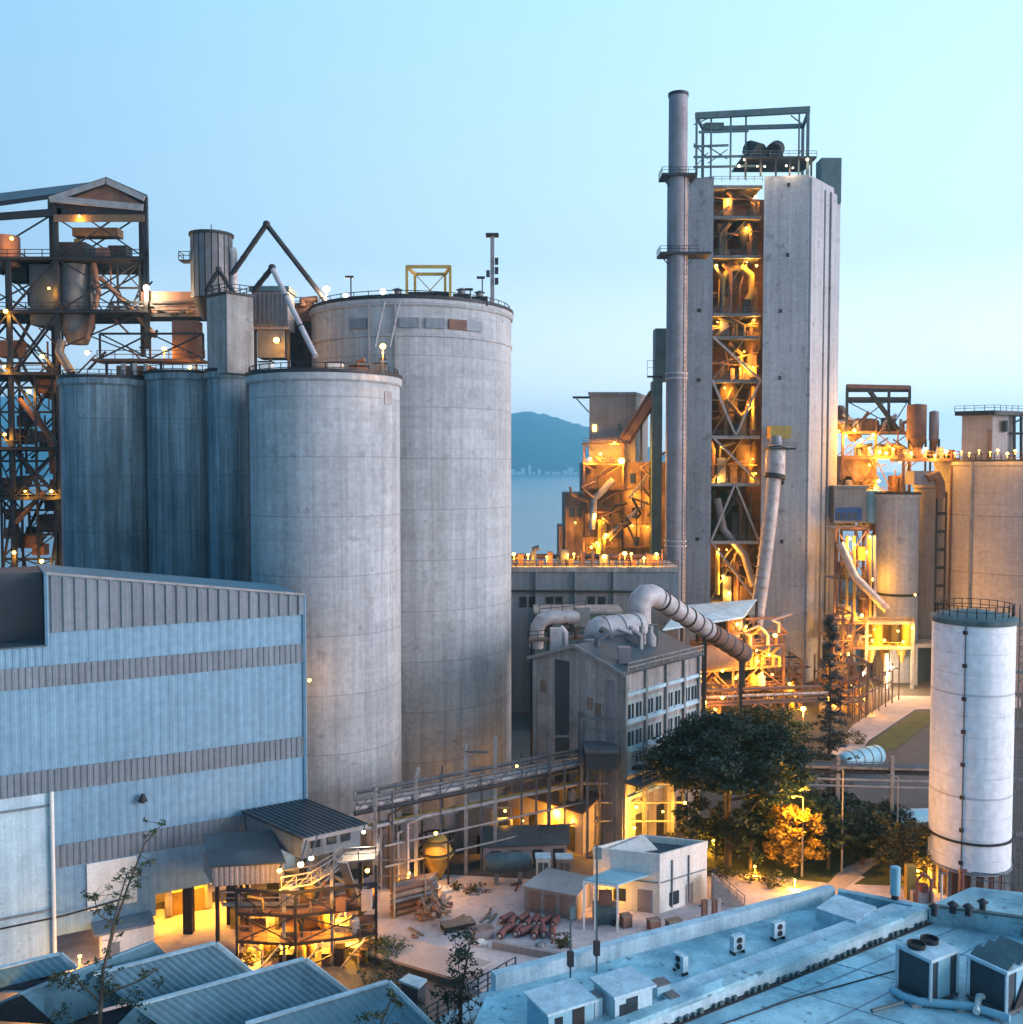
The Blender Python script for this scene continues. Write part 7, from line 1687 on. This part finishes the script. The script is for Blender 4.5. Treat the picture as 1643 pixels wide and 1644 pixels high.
b.build('trunk', M['bark'], T, True); leaves(cl, 95, .14, 12, .7).build('crown', M['leaf'], T)
cl = [(at(600 + r_.gauss(0, 26), 1648 + r_.uniform(-22, 50), 56 + r_.uniform(-1, 1)), r_.uniform(.2, .45)) for _ in range(26)] + [(at(632 + 3 * k, 1600 + 4 * k, 56), .3) for k in range(-2, 5)]
p = at(605, 1850, 56); p.z = 0
T = thing('leafy_branch', 'leafy tree top poking up at the bottom edge before the nearest shed roof', 'tree', p)
b = MB().tube([p, at(605, 1660, 56), at(632, 1598, 56)], [.15, .08, .02], 7)
for c_, rad in cl[::3]: b.tube([at(606, 1665, 56), c_], [.04, .012], 5)
b.build('trunk', M['bark'], T, True); leaves(cl, 110, .13, 15, .7).build('crown', M['leaf3'], T)
# ================================================================== LAMPS
def row(pts, power, label, group, **k):
    r0 = k.pop('r', .38)
    for p in pts: lamp(V(p) + V((rnd.uniform(-.25, .25), 0, rnd.uniform(-.3, .3))), power, label, group, r=r0 * rnd.uniform(.55, 1.25), **k)
G1 = 'sodium lamps along the roof of the long grey building'
row([at(px, 888 + (k % 3) * 3, 187.5) for k, px in enumerate((826, 850, 880, 912, 922, 972, 1003, 1016, 1036, 1053))], 330, 'glowing lamp in the row along the long grey building roof', G1, sup=(0, 0, -2.6), r=.42)
G2 = 'sodium lamps along the rim of the huge pinkish silo'
row([at(px, 727 - (k % 2) * 4, 201.5) for k, px in enumerate((1533, 1546, 1556, 1572, 1589, 1602, 1617, 1632))], 170, 'glowing lamp in the row along the huge pinkish silo rim', G2, sup=(0, 0, -.9), r=.3)
G3 = 'sodium lamps on the decks of the transfer tower'
row([at(px, py, 224.6) for px, py in ((1349, 692), (1358, 700), (1371, 690), (1383, 707), (1395, 722), (1402, 696), (1412, 728), (1424, 727), (1398, 746), (1412, 770), (1436, 720), (1404, 782), (1446, 742))], 1000, 'glowing lamp among the crowded decks of the transfer tower', G3, sup=(0, 1.2, 0), r=.42)
G4 = 'sodium lamps along the rusty lamp-lined walkway deck'
row([at(px, py, 213) for px, py in ((1462, 726), (1487, 723), (1503, 730), (1521, 724))], 560, 'glowing lamp on the rusty walkway deck left of the huge silo', G4, sup=(0, 0, -1.6), r=.42)
G5 = 'sodium lamps inside the open bay of the kiln tower'
row([at(px, py, Y_) for px, py, Y_ in ((1170, 318, 216), (1214, 316, 216), (1198, 366, 216), (1150, 424, 215.6), (1214, 428, 215.6), (1200, 420, 216), (1152, 515, 215.8), (1212, 512, 215.8), (1197, 562, 215.4), (1190, 592, 215.4), (1208, 590, 215.4),
    (1165, 622, 216), (1212, 624, 216), (1202, 650, 215.4), (1160, 716, 216), (1208, 735, 215.6), (1212, 760, 215.6), (1154, 765, 215.8), (1152, 884, 215.6), (1168, 882, 215.6), (1160, 925, 215.8), (1172, 950, 215.8))], 1250,
    'glowing lamp on a floor of the open bay in the kiln tower', G5, col=AMB, sup=(0, 1.1, .3), r=.30)
G6 = 'lamps on the steel crown of the kiln tower'
row([at(px, py, 211.6) for px, py in ((1185, 268), (1194, 257), (1216, 266), (1230, 266), (1262, 268), (1295, 258), (1274, 268))], 130, 'small warm lamp under the roof machinery of the kiln tower', G6, sup=(0, 1.0, .2), r=.3, white=True)
G7 = 'sodium lamps around the stair tower of the brown building'
row([at(px, py, 226.2) for px, py in ((949, 735), (963, 730), (986, 712), (955, 828), (968, 832), (972, 858), (948, 878), (957, 872))], 1300, 'glowing lamp among the stairs of the stair tower by the brown building', G7, sup=(0, 1.0, 0), r=.42)
lamp(at(998, 740, 224.5), 4000, 'largest brightest lamp on the stair tower before the brown building', None, (0, 1.6, 0), .95)
G8 = 'sodium lamps on the pump platform at the kiln tower foot'
row([at(px, py, Y_) for px, py, Y_ in ((1186, 1000, 176), (1196, 1004, 176), (1213, 1045, 177), (1160, 1058, 177), (1158, 1078, 177), (1122, 1085, 177), (1216, 1060, 179), (1236, 1050, 180), (1225, 1080, 180), (1180, 1088, 178), (1240, 1085, 180))], 1100, 'glowing lamp among the pipes of the orange-lit pump platform', G8, col=AMB, sup=(0, 1.2, 0), r=.32)
lamp(at(1245, 1020, 178), 700, 'round glowing lamp at the foot of the kiln tower wall', None, (0, 2.0, .2), .5)
lamp(at(1132, 1128, 166), 380, 'glowing lamp at the left end of the rusty pipe bridge', None, (0, 1.5, 0), .42)
lamp(at(1160, 1120, 167), 380, 'second glowing lamp from the left on the rusty pipe bridge', None, (0, 1.5, 0), .36)
lamp(at(1290, 1138, 160), 900, 'large glowing lamp between the kiln tower foot and the broad tree', None, (0, 0, -3.2), .55)
lamp(at(1332, 1122, 160), 300, 'small pinkish lamp behind the sparse conifer', None, (0, 1.0, 0), .42)
G9 = 'sodium lamps on the loading frame by the road'
row([at(px, py, 204.8) for px, py in ((1371, 874), (1392, 884), (1366, 862), (1398, 862), (1352, 985), (1404, 1012), (1442, 1012), (1464, 1008), (1400, 1030), (1420, 1028), (1450, 1030), (1362, 1052), (1348, 1080), (1384, 990))], 800, 'glowing lamp on the yellow-lit loading frame by the road', G9, sup=(0, 1.0, .1), r=.36)
lamp(at(1386, 1080, 196), 420, 'white starry lamp left of the loading frame columns', None, (0, 0, -3.5), .5, True)
lamp(at(1432, 1072, 204), 2600, 'brightest white lamp on the loading frame, above the road', None, (0, 1.2, .3), .6, True)
lamp(at(1470, 955, 200.5), 900, 'sodium lamp low between the slim pale silo and the loading frame', None, (0, 2.0, 0), .3)
lamp(at(1530, 985, 192), 900, 'sodium lamp at the foot of the huge pinkish silo behind the white tank', None, (0, 2.0, -1), .4)
lamp(at(1402, 930, 211), 1400, 'sodium lamp lighting the slim pale silo from below left', None, (0, 2.0, -1), .4)
G10 = 'sodium lamps on the far walls of the brown building'
row([at(px, py, 230.6) for px, py in ((1020, 790), (1042, 845), (1015, 845), (925, 840), (1050, 800))], 420, 'small sodium lamp on the wall of the dusty brown building', G10, sup=(0, 1.2, 0), r=.24)
G11 = 'sodium lamps on the rusty process skids by the kiln tower foot'
row([at(px, py, yy) for px, py, yy in ((1240, 1108, 189), (1268, 1100, 189), (1280, 1122, 189), (1118, 1142, 173), (1148, 1136, 173), (1345, 1118, 184), (1366, 1100, 184), (1388, 1124, 184), (1352, 1050, 197), (1364, 1020, 197))], 520, 'small sodium lamp on a rusty process skid by the kiln tower foot', G11, sup=(0, .8, 0), r=.32)
# left plant
lamp(at(235, 462, 141), 2600, 'bright pinkish-white lamp on the steel tower beside the rusty conveyor bridge', None, (0, 1.2, 0), .55, True)
lamp(at(330, 474, 141), 1200, 'yellow lamp at the left foot of the ribbed dust filter', None, (0, 1.6, 0), .45)
lamp(at(318, 486, 141), 350, 'smaller yellow lamp below the lamp on the ribbed dust filter', None, (0, 1.6, 0), .3)
lamp(at(140, 566, 140.8), 420, 'orange lamp at the bottom of the surge bin in the steel tower', None, (0, 1.5, .3), .42)
lamp(at(264, 560, 138), 420, 'orange lamp on the walkway bridge above the dark silos', None, (0, 0, -1.6), .4)
lamp(at(305, 590, 136), 350, 'orange lamp under the walkway bridge near the square housing', None, (0, 1.2, 0), .35)
lamp(at(444, 546, 131), 420, 'yellow lamp on the dark boxy filter house', None, (0, 2.0, 0), .5)
lamp(at(615, 556, 113.5), 600, 'yellow lamp at the right rim of the pale front silo', None, (0, 0, -3.0), .42)
lamp(at(524, 464, 139), 1300, 'left of two bright peach lamps at the tall silo left shoulder', None, (0, 0, -3.2), .6, True)
lamp(at(555, 474, 140), 800, 'right of two bright peach lamps at the tall silo left shoulder', None, (0, 0, -2.6), .45, True)
lamp(at(615, 468, 137), 800, 'bright pinkish lamp on the tallest silo roof left of the yellow gantry', None, (0, 0, -2.6), .5, True)
GA = 'small lamps inside the steel tower'
row([at(px, py, 141.2) for px, py in ((68, 575, ), (48, 626), (40, 790), (85, 790), (25, 890), (65, 898), (10, 700), (10, 500), (20, 380), (80, 460), (130, 345), (8, 590))], 260, 'small orange lamp on a floor of the dark steel tower', GA, sup=(0, 1.0, .2), r=.32)
# lean-to and loading bay
lamp(at(483, 1388, 86.6), 2200, 'brighter left of two white lamps over the truss conveyor', None, (0, 2.6, 1.2), .34, 'bulb', spot=True)
lamp(at(500, 1378, 87.0), 1200, 'right of two white lamps over the truss conveyor', None, (0, 2.8, 1.0), .28, 'bulb', spot=True)
lamp(at(449, 1398, 88.6), 420, 'yellow lamp at the right end of the corrugated hood', None, (0, 1.2, .2), .28)
lamp(at(584, 1336, 90.6), 500, 'warm lamp under the right corner of the loading shed roof', None, (0, .8, .5), .22, True, spot=True)
lamp(at(590, 1398, 95), 420, 'yellow lamp on the right leg of the loading shed', None, (0, 1.0, 0), .28, spot=True)
row([V((X(px, yy), yy, zz)) for px, yy, zz in ((400, 91, 2.1), (455, 91, 2.0), (510, 91.5, 2.2), (560, 92.5, 2.1), (430, 91, 4.6), (530, 91.5, 4.7))], 750, 'added sodium lamp under a deck of the feed platform', 'added sodium lamps under the feed platform decks', sup=(0, .5, .2), r=.16)  # lamps added to light the floor that the decks leave dark
GB = 'sodium lamps in the open ground floor of the striped hall'
row([HW(hs(px, 1470)[0], 4.0, dd) for px, dd in ((262, 3.0), (285, 6.5), (330, 5.0), (352, 2.5), (400, 5), (440, 3.0), (480, 6))], 750, 'sodium lamp hanging in the open ground floor under the striped hall', GB, spot=True, sup=(0, 0, .6), r=.2)
row([G(px, py) + V((0, 0, 3.4)) for px, py in ((420, 1492), (452, 1488), (520, 1490), (545, 1482))], 420, 'sodium lamp on a machine in the loading bay', 'sodium lamps among the loading bay machines', sup=(0, .8, 0), r=.2, spot=True)
lamp(V((HW(s83 - 2, 0, -3).x, HW(s83 - 2, 0, -3).y, 1.6)), 420, 'low orange lamp beside the small white cabin by the striped hall', None, (0, 0, -1.5), .2)
lamp(G(25, 1640, 8.5) + V((0, 2.0, 0)), 260, 'yellow lamp inside the dark gable shed at the bottom left corner', None, (0, .8, .4), .2)
lamp(at(497, 1092, 106.0), 250, 'sodium lamp on the pale front silo beside the hall corner', None, (-.2, 1.2, 0), .25)
# around the rack and old building
lamp(at(700, 1338, 106), 800, 'orange lamp above the cone-bottomed hopper', None, (0, .8, .8), .25, spot=True)
lamp(at(657, 1402, 107), 200, 'orange lamp on the brown plinth wall behind the pipe stack', None, (0, 1.2, 0), .2)
GC = 'sodium lamps between the pipe rack and the old concrete building'
row([at(px, py, 117.2) for px, py in ((812, 1302), (842, 1318), (820, 1360))], 700, 'sodium lamp glowing low behind the pipe rack posts', GC, spot=True, sup=(0, .9, 0), r=.25)
GE = 'sodium lamps on the lit walls at the foot of the old concrete building'
row([at(px, py, yy) for px, py, yy in ((872, 1340, 119.5), (884, 1312, 120.5), (890, 1300, 119.5), (918, 1310, 118), (930, 1340, 117.5), (1021, 1292, 116.6), (1016, 1330, 116.4), (1045, 1352, 119), (1075, 1352, 121))], 950, 'sodium lamp shining on the wall at the foot of the old concrete building', GE, sup=(0, .9, 0), r=.22)
lamp(at(830, 1230, 133), 250, 'sodium lamp in the gap between the tallest silo and the old concrete building', None, (0, 1.0, 0), .25)
lamp(at(928, 1420, 102.5), 3000, 'yellow lamp on the right end of the low store roof', None, (0, 0, -1.2), .28)
lamp(at(975, 1438, 100.5), 260, 'warm lamp under the carport roof', None, (0, .3, .6), .16)
GD = 'sodium lamps among the trees behind the white house'
row([at(px, py, 117) for px, py in ((1105, 1345), (1130, 1330), (1068, 1300), (1148, 1352), (1200, 1375), (1100, 1285))], 360, 'sodium lamp half hidden among the tree trunks behind the white house', GD, sup=(0, .8, -.5), r=.22)
def pole(px, py0, py1, label, power, r=.3):
    p = G(px, py0); z = Z(py1, p.y)
    T = thing('lamp_pole', label, 'street lamp', p)
    MB().tube([tuple(p), (p.x, p.y, z)], [.14, .08], 10).build('pole', M['steelp'], T, True)
    MB().bar((p.x, p.y, z), (p.x - 1.0, p.y - .3, z + .25), .09).build('arm', M['steelp'], T); MB().obox((p.x - 1.2, p.y - .35, z + .25), (.7, .3, .18), .3).build('lamp_head', M['steelg'], T)
    if power:
        MB().sph((p.x - 1.2, p.y - .35, z + .1), .14, 8, .6).build('bulb', M['bulb'], T, True)
        lo = bpy.data.objects.new('lamp_glow', lightdata(power, SOD)); COL.objects.link(lo); lo.parent = T; lo.location = V((p.x - .8, p.y - 2.2, z - .6)) - ORG[T.name]
pole(1288, 1408, 1280, 'pale lamp pole in front of the golden lit tree', 3000)
pole(1352, 1402, 1236, 'taller grey lamp pole between the dark trees, with an arm at its top', 0)
pole(1440, 1380, 1247, 'grey pole with a small white head above the flat pipe bridge', 0)
lamp(G(1270, 1418) + V((0, -1.5, 1.0)), 900, 'low floodlight in the shrubs under the golden lit tree', None, (0, 0, -.9), .18)
lamp(G(1215, 1398) + V((-.5, -1.2, 1.0)), 500, 'low floodlight on the grass bank left of the golden lit tree', None, (0, 0, -.9), .18)
lamp(at(1474, 1398, 108.5), 1500, 'orange lamp on the pump skid left of the white tank foot', None, (0, .9, -.2), .2)
